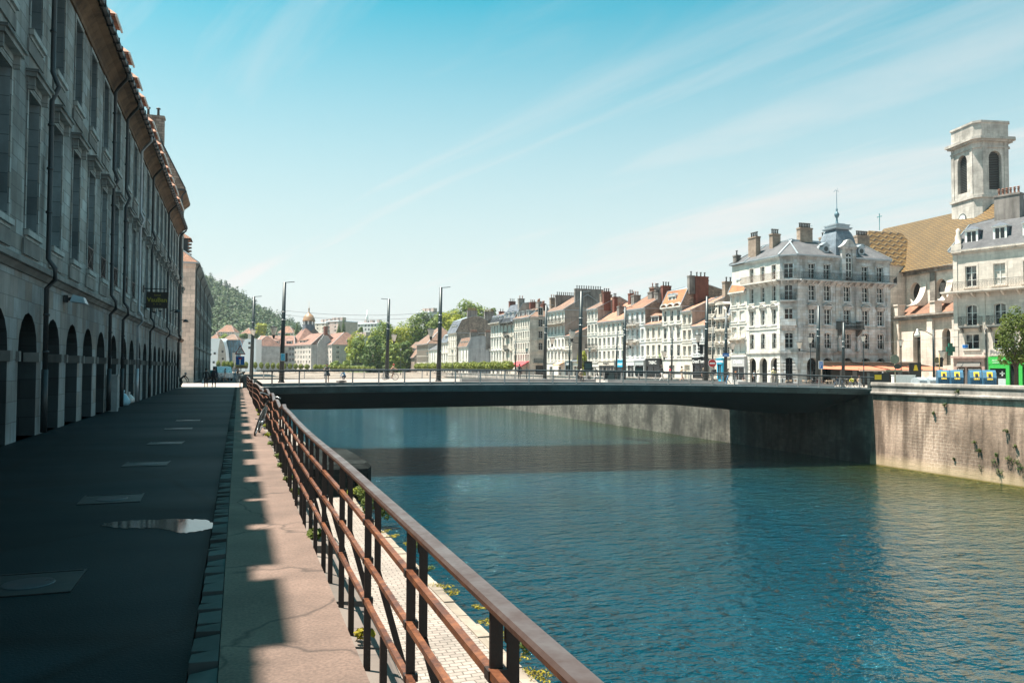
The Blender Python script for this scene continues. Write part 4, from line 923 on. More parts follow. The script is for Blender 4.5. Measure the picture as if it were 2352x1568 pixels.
# ------------------------------------------------------------------ rusty railing along the quay edge
M['rust'] = None
t = NT('rusty painted iron'); n = t.noise(9, 6, rough=.78); n2 = t.noise(38, 3)
c = t.ramp(n, [(.3, (.025, .012, .010)), (.46, (.11, .040, .020)), (.66, (.23, .085, .034))]); c = t.mix(.5, c, t.ramp(n2, [(.3, (.6,)*3), (.7, (1.3,)*3)]), 'MULTIPLY')
t.set(c, t.m('ADD', t.m('MULTIPLY', n, .3), .28), .25, .5); t.bump(t.m('ADD', n2, n), .45, .004); M['rust'] = t.mat
M['railtop'] = None
t = NT('hand worn rail top'); n = t.noise(5, 4, rough=.7); t.set(t.ramp(n, [(.3, (.07, .038, .03)), (.55, (.13, .09, .08)), (.75, (.18, .14, .125))]), t.ramp(n, [(.3, (.5,)*3), (.6, (.3,)*3)]), .55, .6); t.bump(t.noise(30, 3), .25, .003); M['railtop'] = t.mat
rl = thing('quay_railing', 'long rusty iron railing with splayed struts along the quay edge', 'railing', (0, 0, 0))
def rx(y): return .735+.035*math.sin(y*.42+.8)*min(1, max(0, (y-5)/8))+(.10 if 18 < y < 27 else 0)*math.sin((y-18)/9*math.pi)
def rzz(y): return .03*math.sin(y*.55+1.2)*min(1, max(0, (y-6)/6))+(.05*math.sin(y*1.9) if 14 < y < 27 else 0)-.02*(y > 27)
posts = []; y = 1.05
while y < 71.2: posts.append(y); y += 1.225
tr = MB(); path = []; y = .4
ENDN = posts[21]
def hand(y0, y1):
    path = []; y = y0
    while y < y1: path.append((rx(y), y, 1.005+rzz(y))); y += .3
    path.append((rx(y1), y1, 1.005+rzz(y1)))
    m = MB(); P = [Vector(p) for p in path]; sec = [(-.032, -.013), (.032, -.013), (.035, .004), (.027, .015), (-.027, .015), (-.035, .004)]; sm_m = [0, 0, 1, 1, 1, 0]
    pts = []; fs = []; k = len(sec)
    for i, p in enumerate(P):
        for a, b in sec: pts.append((p.x+a, p.y, p.z+b))
    for i in range(len(P)-1):
        for j in range(k): m.raw([pts[i*k+j], pts[i*k+(j+1) % k], pts[(i+1)*k+(j+1) % k], pts[(i+1)*k+j]], [(0, 1, 2, 3)], sm_m[j])
    fs += [tuple(reversed(range(k))), tuple((len(P)-1)*k+j for j in range(k))]
    m.raw(pts, fs); m.build('handrail', [M['rust'], M['railtop']], rl)
hand(.15, ENDN+.25); hand(ENDN+.7, 71.6)
for zz in (.80, .575, .345):
    m = MB()
    for a, b in zip(posts, posts[1:]): 
        if a == ENDN:
            m.build('cross_rail', M['rust'], rl); m = MB(); continue
        m.bar((rx(a)-.012, a, zz+rzz(a)), (rx(b)-.012, b, zz+rzz(b)+.004), .028, .026)
    m.bar((rx(.1)-.012, -.2, zz), (rx(posts[0])-.012, posts[0], zz), .028, .026)
    m.build('cross_rail', M['rust'], rl)
pm = MB(); pm.box(-.020, .020, -.006, .006, -.10, .99); 
for zz in (.80, .575, .345): pm.box(-.030, .030, -.022, .022, zz-.016, zz+.016)
M['rustd'] = paint('shade dark rusted iron', (.030, .018, .014), .6, .2, .4, 8, .4); pme = pm.mesh('post', M['rustd'])  # darker copy of the rail rust, shade of posts and struts in its colour
sm_ = MB(); 
for a, b in (((.06, .02, .90), (.06, .02, .50)), ((.06, .02, .505), (.235, .02, -.12))): sm_.bar(a, b, .037, .014, 0, (0, 1, 0))
sm_.box(.035, .085, .01, .03, .88, .93); sme = sm_.mesh('strut', M['rustd'])
bm_ = MB(); bm_.box(-.018, .018, -.012, .012, -.08, .335); bme = bm_.mesh('short_post', M['rustd'])
for i, y in enumerate(posts):
    o = inst('post', pme, rl, (rx(y), y, rzz(y))); inst('strut', sme, rl, (rx(y), y, rzz(y)))
    if y != ENDN and i < 38: inst('short_post', bme, rl, (rx(y+.61)-.012, y+.61, rzz(y)))
# stone end pillar of the railing
mb = MB(); mb.box(.45, 1.05, 71.75, 72.25, -.3, 1.02); mb.box(.42, 1.08, 71.72, 72.28, 1.021, 1.12); tag(mb.build('stone_pillar', stone('dark pillar stone', (.22, .22, .2), .6, .35, (.1, .1, .1), .5, .2)), 'squat stone pillar where the rusty railing meets the bridge', 'pillar')
# litter bin on post
p = at_z(558, 888, 0); lb = thing('litter_bin', 'dark cylindrical litter bin on a post before the stone pillar', 'litter bin', (p.x, 67.5, 0)); q = at_d(559, 870, 66); lb.location = (q.x, q.y, 0)
mb = MB(); mb.tube([(0, 0, 0), (0, 0, 1.25)], .04, 8); mb.lathe([(.02, 1.42), (.12, 1.38), (.15, 1.28), (.05, 1.22)]); mb.build('post', M['pole'], lb)
mb = MB(); mb.lathe([(.2, .42), (.23, .45), (.24, 1.05), (.22, 1.08)], n=14); mb.build('container', paint('bin grey', (.05, .07, .075), .5, .3), lb)
# ------------------------------------------------------------------ right bank: row of houses
LP, LQ = (72.6, 94.4), (66.6, 294.4)
G_ROW = 'terrace of pale houses along the far quay'
def row(px0, px1, ey, nf, bays, wm, label, depth=11, gh=3.5, roofk='gable', rh=4.0, roofm=None, side=None, ww=.95, whf=.62, hoods=(0,), arch=0, cor=.3, line=None, shop=None, rails=0, cap=None, mi=1.2, mh=3.0, bandk=1, sur=.13, attic=0, left=0, right=0, group=G_ROW, frame=None, dep=.3, rings=None, bars=2, o=.35, gnop=False, gk=None, trim=None):
    P, Q = line or (LP, LQ)
    a = on_line(px0, P, Q); b = on_line(px1, P, Q)
    H = z_of(px1, ey, b[2]) - GZ
    u = (H-gh-attic)/nf
    fl = []
    if gk is None: fl.append(WINF(gh, max(1, bays//2), 1.6, gh*.68, .15, band=1.3, sill=0, sur=.1, bars=1))
    else: fl.append(gk(gh))
    for i in range(nf):
        hd = hoods[min(i, len(hoods)-1)]
        fl.append(WINF(u, bays, ww, u*whf, u*.17, hood=hd, a=arch, rail=rails, band=bandk if i < nf-1 else 0, sur=sur, dep=dep, bars=bars))
    if attic: fl[-1]['band'] = 1.5; fl.append(WINF(attic, bays, ww*.9, attic*.6, attic*.2, band=0, dep=dep, sur=sur))
    if rings is None:
        if roofk == 'gable': rings = [(0, 0, 0, 0, 0), (depth/2, depth/2, 0, 0, rh)]
        elif roofk == 'shed': rings = [(0, 0, 0, 0, 0), (depth*.75, depth*.25, 0, 0, rh)]
        elif roofk == 'hip': rings = [(0, 0, 0, 0, 0), (depth/2, depth/2, left or .001, right or depth/2, rh)]
        elif roofk == 'mansard': rings = [(0, 0, 0, 0, 0), (mi, mi, 0, 0, mh), (depth/2, depth/2, 0, 0, mh+rh)]
    r, W, HH = house('town_house', label, 'house', a[:2], b[:2], GZ, fl, depth, wm, rings, side or M['brownwall'], roofm or M['tile'], trim or wm, cor, group, o=o, capm=cap, frame=frame)
    r['u'] = u
    return r, W, HH, u
def UZ(HH, u, k, gh=3.5): return gh+u*k
# R1 far end, white with mansard and balcony
r, W, H, u = row(1127, 1152, 739, 3, 4, M['white1'], 'far end house of the white terrace with mansard roof, long balcony and orange upper roof', roofk='mansard', roofm=M['slate'], cap=M['tile'], rh=1.9, mi=.8, mh=2.1, hoods=(2, 1, 0), arch=2, depth=12)
balcony(r, -.2, W+.1, H, .9, stonemat=M['white2'])
for i in range(4): dormer(r, W*(i+.5)/4, .3, H+.1, 1.1, 1.6, 1.0, 0, M['slate'])
chimney(r, .3, 3.2, .7, 1.6, H+1.5, H+3.6, M['chimbrick'], 2, True); chimney(r, W-.9, 3.4, .8, 1.8, H+2, H+5.9, M['chimbrick'], 3, True)
# R2 grey balconies
r, W, H, u = row(1152, 1179, 738, 3, 3, M['white3'], 'narrow terrace house with stacked small balconies and dark zinc attic storey', roofk='mansard', roofm=M['slate'], cap=M['slate'], rh=.5, mi=2.6, mh=5.0, hoods=(1,), depth=12)
balcony(r, -.1, W, H, .9, stonemat=M['ledge']); 
for k in (1, 2): balcony(r, W*.34, W*.66, 3.5+u*k+.2, .7)
for i in range(3): dormer(r, W*(i+.5)/3, .5, H+.2, 1.2, 2.4, 1.2, 1, M['slate'])
chimney(r, W-.6, 2.4, 1.0, 1.6, H+1, H+6.3, M['chimgrey'], 2); chimney(r, W*.6, 9, 1.0, .8, H+4, H+6.0, M['chimbrick'], 2)
# R3 corner house: side along the quay + front face towards us
r, W, H, u = row(1179, 1216, 727, 4, 7, M['white2'], 'corner terrace house with tiled hip roof, zinc hips and broad end wall with tall windows', roofk='hip', rh=2.9, roofm=M['tile3'], depth=9.5, gh=3.4, side=M['white3'], left=.001, right=4.0, ww=.9)
for k in range(5):
    hh = 3.4+u*k if k else 0
    for x in ((2.4,) if k else ()):
        me = win_mesh(1.15, u*.62, 2 if k == 1 else 0, .12, 2 if k == 1 else 0, .13, 1, 2, [M['white3'], M['frameg'], M['glassd'], M['iron']], 0, 'r3')
        inst('window', me, r, (W+.13, x, hh+u*.17), R(90)); inst('window', me, r, (W+.13, 6.9, hh+u*.17), R(90))
tb = MB()
for k in range(1, 5): tb.box(W+.003, W+.1, 0, 9.5, 3.4+u*k-.1, 3.4+u*k+.1)
tb.box(W+.003, W+.3, 0, 9.5, H-.3, H-.02); 
for i in range(22): tb.box(W+.003, W+.03, .05, .6, i*.6, i*.6+.45)
tb.build('stringcourse', M['white3'], r)
bb = MB(); grille(bb, 1.2, 4.8, -.7, 0, 1.0, True, 0); b_ = MB(); b_.box(1.1, 4.9, -.75, -.003, -.2, 0)
q = b_.build('balcony', M['ledge'], r); q.location = (W, 0, 3.4+u*.1); q.rotation_euler = (0, 0, R(90)); g_ = bb.build('railing', M['iron'], q)
d_ = MB(); d_.box(W+.004, W+.08, 1.7, 3.9, .1, 2.9); d_.build('door', M['glassd'], r)
for i in range(3): dormer(r, 2+i*3.3, .7, H+.2, 1.3, 1.6, 2.6, 2, M['zinc'])
dr = dormer(r, W-.6, 7.2, H+.3, 1.1, 1.4, 2.2, 1, M['zinc']); dr.rotation_euler = (0, 0, R(90))
chimney(r, W-6, 5.0, 1.6, .9, H+1, H+4.4, M['chimgrey'], 3); chimney(r, W-3.4, 5.2, 1.8, .9, H+1.5, H+3.7, M['chimbrick'], 4); chimney(r, 1.2, 5, .9, 1.6, H+2, H+4.6, M['chimbrick'], 3); chimney(r, W-9, 6, 1.4, .8, H+1.5, H+4.2, M['chimtan'], 3)
# R4 five bays, long roof, huge stacks, brown gable
r, W, H, u = row(1256, 1297, 710, 3, 5, M['white1'], 'broad terrace house with attic gallery balcony, brown tiled roof and long dark chimney walls', roofm=M['tile3'], rh=3.6, depth=11.5, attic=3.0, hoods=(2, 0), arch=2, sur=.15, gh=3.6, roofk='gable')
balcony(r, -.2, W+.2, H-3.0, 1.0, stonemat=M['white3'])
chimney(r, -.5, 2.0, .8, 2.0, H-.5, H+3.6, M['chimtan'], 3); chimney(r, 1.6, 4.2, .6, 5.4, H+.4, H+4.1, M['chimgrey'], 9, True); chimney(r, W-.25, 6.2, .6, 7.2, H+.6, H+4.9, M['chimgrey'], 11, True)
# R5 low house against the gable
r, W, H, u = row(1297, 1314, 770, 2, 3, M['white2'], 'low narrow terrace house squeezed below a big brown gable wall', roofm=M['tile'], rh=2.2, depth=10, gh=3.6, hoods=(1,), roofk='gable')
r, W, H, u = row(1314, 1348, 842, 0, 2, M['white2'], 'single storey shop annex below the brown gable, pale and flat roofed', roofk='gable', rh=.4, depth=9, gh=4.2, roofm=M['zinc'], gk=lambda g: WINF(GROUNDH, 2, 2.2, 2.2, .4)) if False else (None, 0, 0, 0)
a = on_line(1315, LP, LQ); b = on_line(1347, LP, LQ)
r, W, H = house('shop_annex', 'single storey pale shop annex below the brown gable', 'shop', a[:2], b[:2], GZ, [WINF(3.9, 2, 2.6, 2.2, .5)], 8, M['white2'], [(0, 0, 0, 0, 0), (4, 4, 0, 0, .5)], None, M['zinc'], cornice=.2)
# R6
r, W, H, u = row(1349, 1373, 707, 3, 3, M['white1'], 'tall narrow terrace house with carved bracket balcony and plain tiled roof', roofm=M['tile3'], rh=2.6, depth=10, hoods=(1, 0), attic=2.7)
chimney(r, W-.3, 2.2, .7, 1.6, H-.5, H+3.5, M['chimbrick'], 3, True); chimney(r, .5, 4.2, .8, 2.6, H+1, H+3.4, M['chimtan'], 5); balcony(r, .1, W-.1, 3.5+u, .6, stonemat=M['white3'])
# R7 six bays with big ribbed roof
r, W, H, u = row(1373, 1436, 733, 3, 6, M['white1'], 'six bay terrace house under a big pale ribbed tile roof with two dark roof stacks', roofm=M['tilebig'], rh=4.3, depth=13, gh=3.6, sur=.1)
chimney(r, 6.5, 2.0, 1.0, 1.5, H+.6, H+3.0, M['chimgrey'], 2); chimney(r, 11.0, 2.8, 1.2, 1.5, H+1, H+4.9, M['chimgrey'], 3); chimney(r, 3.4, 6.0, .9, 1.0, H+3.4, H+6, M['chimbrick'], 2, True); chimney(r, 15, 4.6, 1.2, 1.6, H+2.4, H+6.2, M['chimgrey'], 2); chimney(r, 1.2, 3.4, .8, .8, H+1.6, H+5.4, M['chimbrick'], 2, True)
sk = MB(); 
for x, yy in ((1.5, 1.6), (3.0, 1.6)): sk.raw([(x, yy, H+yy*4.3/6.5+.12), (x+.8, yy, H+yy*4.3/6.5+.12), (x+.8, yy+1.3, H+(yy+1.3)*4.3/6.5+.12), (x, yy+1.3, H+(yy+1.3)*4.3/6.5+.12)], [(0, 1, 2, 3)])
sk.build('skylight', M['zinc'], r)
# R8 balconies
r, W, H, u = row(1436, 1482, 706, 3, 4, M['white4'], 'four bay terrace house with two pale iron balconies and stone rubble gable', roofm=M['tile'], rh=3.0, depth=10, side=M['rubble'], gh=3.9)
balcony(r, W*.1, W*.72, 3.9+u+.2, .8, M['frameg'], stonemat=M['white3']); balcony(r, W*.1, W*.72, 3.9+2*u+.2, .8, M['iron'], stonemat=M['white3'])
chimney(r, 4.0, 3.6, 1.6, .9, H+1, H+3.4, M['chimgrey'], 4); chimney(r, 7.4, 3.0, .9, .8, H+1, H+2.9, M['chimgrey'], 1, True); chimney(r, W-3.4, 4.6, 1.2, 1.0, H+2, H+4.3, M['chimgrey'], 2, True); chimney(r, W-1.5, 3.4, .7, .8, H+1.0, H+3.1, M['chimgrey'], 1, True)
chimney(r, W+.45, 4.2, .8, 1.8, H-3, H+4.2, M['chimbrick'], 3, True)
# R9 lower with wide dormers
r, W, H, u = row(1482, 1521, 742, 2, 3, M['white2'], 'lower pale terrace house with two wide tiled dormers and the red tobacco shop', roofm=M['tilebig'], rh=2.6, depth=10, gh=4.0, sur=.22)
for x in (2.4, 6.6): dormer(r, x, .7, H+.2, 2.4, 1.3, 2.8, 0, M['tilebig'], M['dkmetal'])
# R10 mansard orange
r, W, H, u = row(1521, 1567, 701, 3, 3, M['white1'], 'terrace house with arched cornice, orange tiled mansard and huge red brick stack', roofk='mansard', roofm=M['tile2'], cap=M['zinc'], rh=.9, mi=1.2, mh=3.0, depth=9.5, side=M['rubble'], hoods=(0, 1, 0), arch=0, gh=3.9, cor=.45, rails=1)
ar = MB(); n = 10
for i in range(3):
    cxx = W*(i+.5)/3; w2 = W/6*.95
    P = [(cxx-w2*math.cos(math.pi*k/n), H-.05+.6*math.sin(math.pi*k/n)) for k in range(n+1)]
    for p_, q_ in zip(P, P[1:]): ar.bar((p_[0], -.2, p_[1]), (q_[0], -.2, q_[1]), .5, .18)
    ar.face([(x, -.1, z) for x, z in P])
ar.build('arched_cornice', M['white1'], r)
for x in (2.2, W-3.0): dormer(r, x, .35, H+.5, .95, 1.4, 1.0, 1, M['zinc'])
chimney(r, W+.3, 3.6, .8, 2.6, H-5, H+5.1, M['chimbrick'], 3, True); chimney(r, W+.2, 1.7, .7, 1.1, H+2, H+5.2, M['chimgrey'], 1, True); chimney(r, 4.0, 5.2, 4.4, .8, H+3, H+4.7, M['chimgrey'], 4)
# R11
r, W, H, u = row(1567, 1590, 712, 3, 2, M['white2'], 'narrow two bay terrace house with brown side wall under the brick stack', roofm=M['tilebig'], rh=2.4, depth=10, gh=3.9, sur=.2)
# R12
r, W, H, u = row(1590, 1625, 746, 2, 3, M['white4'], 'low plain white terrace house with dark shopfront and orange roof', roofm=M['tilebig'], rh=2.4, depth=10, gh=4.2)
# R13
r, W, H, u = row(1626, 1645, 693, 4, 2, M['white3'], 'tall narrow cream terrace house with iron window rails', roofm=M['tilebig'], rh=2.0, depth=9, gh=4.0, rails=1, cor=.4)
chimney(r, W-.3, 3.4, .8, 3.4, H-1, H+3.4, M['chimtan'], 4, True); chimney(r, .4, 5, .8, 2.0, H+.5, H+2.6, M['chimgrey'], 3)
# R14 baroque dormer
r, W, H, u = row(1645, 1678, 728, 3, 3, M['white3'], 'terrace house with ornate carved dormer and blue slate mansard', roofk='mansard', roofm=M['slate'], cap=M['slate'], rh=.6, mi=1.0, mh=2.6, depth=10, gh=4.0, hoods=(2, 1), cor=.4)
cv = MB(); x = W*.42
cv.box(x-1.1, x+1.1, -.3, 1.8, H-.1, H+.6); cv.box(x-.95, x-.5, -.28, 1.2, H+.6, H+1.95); cv.box(x+.5, x+.95, -.28, 1.2, H+.6, H+1.95); cv.box(x-.95, x+.95, -.28, 1.2, H+1.951, H+2.1)
P = [(x-1.3*math.cos(math.pi*k/8), H+2.1+.5*math.sin(math.pi*k/8)) for k in range(9)]; cv.extry(P, -.4, 1.3)
for s in (-1, 1): cv.tube([(x+s*1.0, -.2, H+1.6), (x+s*1.4, -.2, H+1.2), (x+s*1.3, -.2, H+.8), (x+s*1.7, -.2, H+.4), (x+s*2.3, -.2, H+.1)], .2, 6)
cv.box(x-.5, x+.5, -.15, -.1, H+.6, H+1.95, 1); cv.bar((x, -.17, H+.6), (x, -.17, H+1.9), .06, .05, 2, (0, 1, 0)); cv.build('carved_dormer', [M['white3'], M['glassd'], M['frame']], r)
chimney(r, .4, 5, .8, 2.6, H+1, H+3.6, M['chimgrey'], 4)
# R15 beside the hotel
r, W, H, u = row(1678, 1715, 667, 4, 2, M['white1'], 'tall narrow terrace house beside the big corner building with tiled mansard and stone balcony', roofk='mansard', roofm=M['tile2'], cap=M['zinc'], rh=.4, mi=1.0, mh=2.5, depth=10, gh=4.2, cor=.45, ww=1.2)
dormer(r, W*.5, .3, H+.1, 1.0, 1.7, 1.0, 0, M['zinc'], M['zinc']); chimney(r, 1.6, 3.0, 1.4, .8, H+2, H+4.2, M['chimtan'], 2)
balcony(r, .3, W-.3, 4.2+u+.1, .8, M['white3'], stonemat=M['white3'], step=.25)

# ------------------------------------------------------------------ far part of the same line (beyond the white terrace), older lower houses
def xrow(px0, px1, ey, **k): return row(px0, px1, ey, **k)
r, W, H, u = row(1053, 1075, 795, 1, 3, M['white1'], 'small house with dark mansard and brick stacks before the pale grey gable', roofk='mansard', roofm=M['tile3'], cap=M['tile'], mi=1.0, mh=2.8, rh=.6, depth=9, side=M['greywall'], gh=4.0, group='older houses at the far end of the quay')
for i in range(4): dormer(r, 2.2+i*(W-4)/3, .3, H+.4, .8, 1.3, 1.0, 0, M['tile3'], M['white2'])
chimney(r, W-.6, 2.0, 1.0, 2.4, H-1, H+4.4, M['chimgrey'], 6); chimney(r, W-.4, 7.0, 1.0, 2.4, H-1, H+4.4, M['chimgrey'], 6)
# pale grey gable: stands behind the small house, end wall towards us
g0 = on_line(1077, (LP[0]+5, LP[1]), (LQ[0]+5, LQ[1]))
gh_ = thing('gable_house', 'pale grey rendered gable wall with a shallow pointed top beside the white terrace', 'house', (g0[0]-1.5, g0[1]-6, GZ), 0)
mb = MB(); mb.extry([(0, -1), (0, 5.6), (2.6, 7.4), (9.4, 12.0), (14, 9.6), (20.5, 9.2), (20.5, -1)], 0, 15, 0); mb.build('wall', M['greywall'], gh_)
mb = MB()
for a_, b_ in (((-.2, 5.6), (2.6, 7.5)), ((2.6, 7.5), (9.4, 12.1)), ((9.4, 12.1), (14, 9.7)), ((14, 9.7), (20.7, 9.3))): mb.bar((a_[0], 7.5, a_[1]+.1), (b_[0], 7.5, b_[1]+.1), 15.6, .22, 0, (0, 0, 1))
mb.build('roof', M['dkmetal'], gh_)
chimney(gh_, 11.6, 1.0, 2.4, .8, 9, 14.2, M['chimbrick'], 5)
bk = thing('rear_building', 'plain beige rendered block rising behind the pale grey gable', 'building', (g0[0]+1, g0[1]+13, GZ), 0)
mb = MB(); mb.extry([(0, -1), (0, 18.6), (9, 17.4), (16, 17.2), (22, 17.0), (22, -1)], 0, 12, 0); mb.build('wall', M['pink'], bk); mb = MB(); mb.bar((-.2, 6, 18.8), (9, 6, 17.6), 12.6, .2); mb.bar((9, 6, 17.6), (22.2, 6, 17.2), 12.6, .2); mb.build('roof', M['dkmetal'], bk)
r, W, H, u = row(1029, 1048, 763, 4, 4, M['white2'], 'grey mansard house with rounded rubble gable above the older quay houses', roofk='mansard', roofm=M['slate'], cap=M['zinc'], mi=1.8, mh=4.2, rh=1.6, depth=13, side=M['rubble'], gh=4.0, group='older houses at the far end of the quay')
for i in range(3): dormer(r, 2.5+i*(W-5)/2, .6, H+.4, 1.3, 1.9, 1.3, 1, M['slate'])
chimney(r, W-.5, 5.5, 1.0, 3.4, H+3, H+7.4, M['chimgrey'], 7); chimney(r, W-.5, 11.5, 1.0, 3.4, H+3, H+7.2, M['chimgrey'], 7)
r, W, H, u = row(1013, 1029, 785, 2, 3, M['white1'], 'white house with small blue dormers between the slatted building and the grey mansard', roofk='mansard', roofm=M['slate'], cap=M['slate'], mi=1.2, mh=2.6, rh=1.6, depth=12, gh=4.0, hoods=(1,), group='older houses at the far end of the quay')
dormer(r, W*.5, .3, H+.2, 1.4, 2.0, 1.1, 0, M['zinc'])
r, W, H, u = row(985, 1013, 801, 1, 5, M['white1'], 'low white house with grey blue roof beside the slatted building', roofk='gable', rh=3.4, roofm=M['slate2'], depth=11, gh=3.8, arch=2, group='older houses at the far end of the quay')
# slatted building with big brown hip roof
r, W, H, u = row(957, 984, 789, 3, 1, M['white3'], 'tall building with slatted grey brown panels and big brown hip roof', roofk='hip', rh=6.5, roofm=M['tile3'], depth=13, gh=4.0, left=6, right=5, whf=.1, ww=.3, group='older houses at the far end of the quay', o=.8, gk=lambda g: WINF(g, 0), side=M['white2'])
sl = MB()
for k in range(3):
    z = 4.6+u*k; n = 34
    sl.box(.6, W-.6, -.06, -.01, z, z+u*.84, 1)
    for i in range(n): x = .7+(W-1.4)*i/(n-1); sl.bar((x, -.12, z), (x, -.12, z+u*.84), .14, .12, 0)
sl.build('slatted_screen', [paint('grey slats', (.42, .36, .31), .7), M['chimgrey']], r)
# low old house with steep brown roof
r, W, H, u = row(926, 955, 819, 0, 3, M['rubble'], 'low stone house with steep brown roof at the foot of the trees', roofk='gable', rh=9.0, roofm=M['tile3'], depth=13, gh=6.0, side=M['rubble'], group='older houses at the far end of the quay') if False else (None, 0, 0, 0)
a = on_line(918, (70, 94), (70, 294)); b = on_line(952, (70, 94), (70, 294))
r, W, H = house('old_house', 'low stone house with steep brown roof at the foot of the trees', 'house', a[:2], b[:2], GZ, [WINF(6.6, 2, 1.0, 1.6, 3.2)], 13, M['rubble'], [(0, 0, 0, 0, 0), (7, 6, 1.5, 0, 7.5)], M['rubble'], M['tile3'], o=.5)
dormer(r, W*.6, 2.2, H+2.6, 1.3, 1.5, 2.2, 2, M['slate'])

# ------------------------------------------------------------------ shops and ground floor details
def shop_on(px0, px1, z1, col, sign=None, tm=None, ts=.45, fascia=.8, name='shopfront', label='', out=.0):
    P, Q = LP, LQ; a = on_line(px0, (P[0]-.35, P[1]), (Q[0]-.35, Q[1])); b = on_line(px1, (P[0]-.35, P[1]), (Q[0]-.35, Q[1]))
    return a, b
def street_front(px0, px1, z1, col, label, sign=None, tm=None, ts=.45, fascia=.8):
    a, b = shop_on(px0, px1, z1, col); d = Vector((b[0]-a[0], b[1]-a[1], 0)); W = d.length
    r = thing('shop', label, 'shopfront', (a[0], a[1], GZ), math.atan2(d.y, d.x)); 
    mb = MB(); mb.box(0, W, -.18, .33, z1-fascia, z1); mb.box(0, .2, -.1, .33, 0, z1-fascia-.001); mb.box(W-.2, W, -.1, .33, 0, z1-fascia-.001); mb.box(.2, W-.2, -.05, .33, 0, .5); mb.box(-.06, W+.06, -.26, .33, z1+.001, z1+.12)
    mb.build('frame', col, r); g = MB(); g.face([(.2, .02, .5), (W-.2, .02, .5), (W-.2, .02, z1-fascia), (.2, .02, z1-fascia)]); g.build('pane', M['glassd'], r)
    m = MB(); n = max(2, int(W/1.7))
    for i in range(1, n): m.bar((W*i/n, 0, .5), (W*i/n, 0, z1-fascia), .07, .06, 0, (0, 1, 0))
    if n > 1: m.build('mullion', col, r)
    if sign: text(r, sign, (W/2, -.195, z1-fascia/2), ts, tm or M['white'], bold=.01)
    return r, W
street_front(1485, 1517, 3.9, M['black'], 'tobacco shop with black fascia and big pale TABAC letters', 'TABAC', M['white'], .85, 1.3)
street_front(1592, 1624, 3.9, M['black'], 'black shopfront reading Grand Terre with a dark entrance', 'Grand Terre', M['white'], .75, 1.1)
street_front(1441, 1458, 3.6, M['white'], 'small white shopfront with a hanging white board', None, None, .5)
street_front(1460, 1480, 3.6, M['frameg'], 'grey shopfront with a pale sign panel', None)
street_front(1648, 1660, 3.7, M['cyan'], 'small white and turquoise shop sign beside the tall pole', 'PRESSING', M['white'], .5)
street_front(1682, 1712, 3.9, flat('grey fascia', (.42, .42, .42)), 'shopfront with grey fascia and green interior beside the big arches', 'Optika', M['white'], .8, 1.4)
street_front(1416, 1434, 3.7, M['cyan'], 'bright blue shopfront with a white emblem', 'BANQUE', M['white'], .55, 1.4)
street_front(1299, 1312, 3.6, flat('slate shop', (.12, .16, .18)), 'slate blue shopfront in the low narrow house', 'Optic', M['white'], .55)
street_front(1376, 1412, 3.6, M['white3'], 'cream shopfront with a dark centre sign under the ribbed roof house', 'Boulangerie', M['black'], .5)
a, b = shop_on(1281, 1294, 3, None); aw = thing('awning', 'small pinkish folded awning over a shop entrance in the terrace', 'awning', (a[0], a[1], GZ), math.atan2(b[1]-a[1], b[0]-a[0]))
mb = MB(); Wd = math.hypot(b[0]-a[0], b[1]-a[1]); mb.extr([(.3, 3.7), (-1.3, 3.0), (-1.3, 2.8), (.3, 3.5)], 0, Wd); mb.build('cloth', paint('peach awning', (.6, .36, .22), .8), aw); mb = MB(); mb.bar((.1, .3, 2.9), (.1, -1.2, 2.9), .04, .04); mb.bar((Wd-.1, .3, 2.9), (Wd-.1, -1.2, 2.9), .04, .04); mb.build('arm', M['iron'], aw)
a = on_line(1186, LP, LQ); aw = thing('awning', 'dark red shop awning at the foot of the tiled corner house', 'awning', (a[0]-.3, a[1]-2, GZ), R(-90)); mb = MB(); mb.extr([(.3, 4.0), (-1.8, 2.9), (-1.8, 2.5), (.3, 3.8)], -1.5, 8); mb.build('cloth', paint('dark red cloth', (.38, .05, .06), .8), aw)
# projecting signs of the tobacco shop
def disc(mb, r, x0, x1, c=(0, 0), n=20, m=0): mb.extr([(c[0]+r*math.cos(2*math.pi*i/n), c[1]+r*math.sin(2*math.pi*i/n)) for i in range(n)], x0, x1, m)
def proj_sign(px, py, D, name, label, builder, rz=0):
    p = at_d(px, py, D); o = thing(name, label, 'sign', (p.x, p.y, p.z), rz)
    builder(o); return o
def fdisc(mb, r, y0, y1, m=0, n=24): mb.extry([(r*math.cos(2*math.pi*i/n), r*math.sin(2*math.pi*i/n)) for i in range(n)], y0, y1, m)
def b1(o):
    mb = MB(); fdisc(mb, .62, -.06, .06); mb.build('disc', M['lime'], o); text(o, 'EPI', (0, -.075, 0), .55, M['white'], bold=.012); m = MB(); m.bar((.5, 0, 0), (2.2, .2, 0), .05, .05); m.build('bracket', M['iron'], o)
DT = on_line(1500, LP, LQ)[2]-2.2
proj_sign(1521.5, 818, DT, 'round_sign', 'round green shop sign with white letters projecting over the tobacco shop', b1)
def b2(o):
    mb = MB(); mb.extry([(0, -.85), (.75, 0), (0, .85), (-.75, 0)], -.08, .08); mb.build('diamond', M['yellow'], o); mb = MB(); mb.box(-.5, .5, -.1, -.082, -.05, .05); mb.box(-.05, .05, -.1, -.082, -.45, .45); mb.build('emblem', M['red'], o); m = MB(); m.bar((.6, 0, 0), (1.7, .3, 0), .05, .05); m.build('bracket', M['iron'], o)
proj_sign(1530, 826.5, DT-.6, 'diamond_sign', 'yellow diamond shop sign with a red cross projecting above a red wedge', b2)
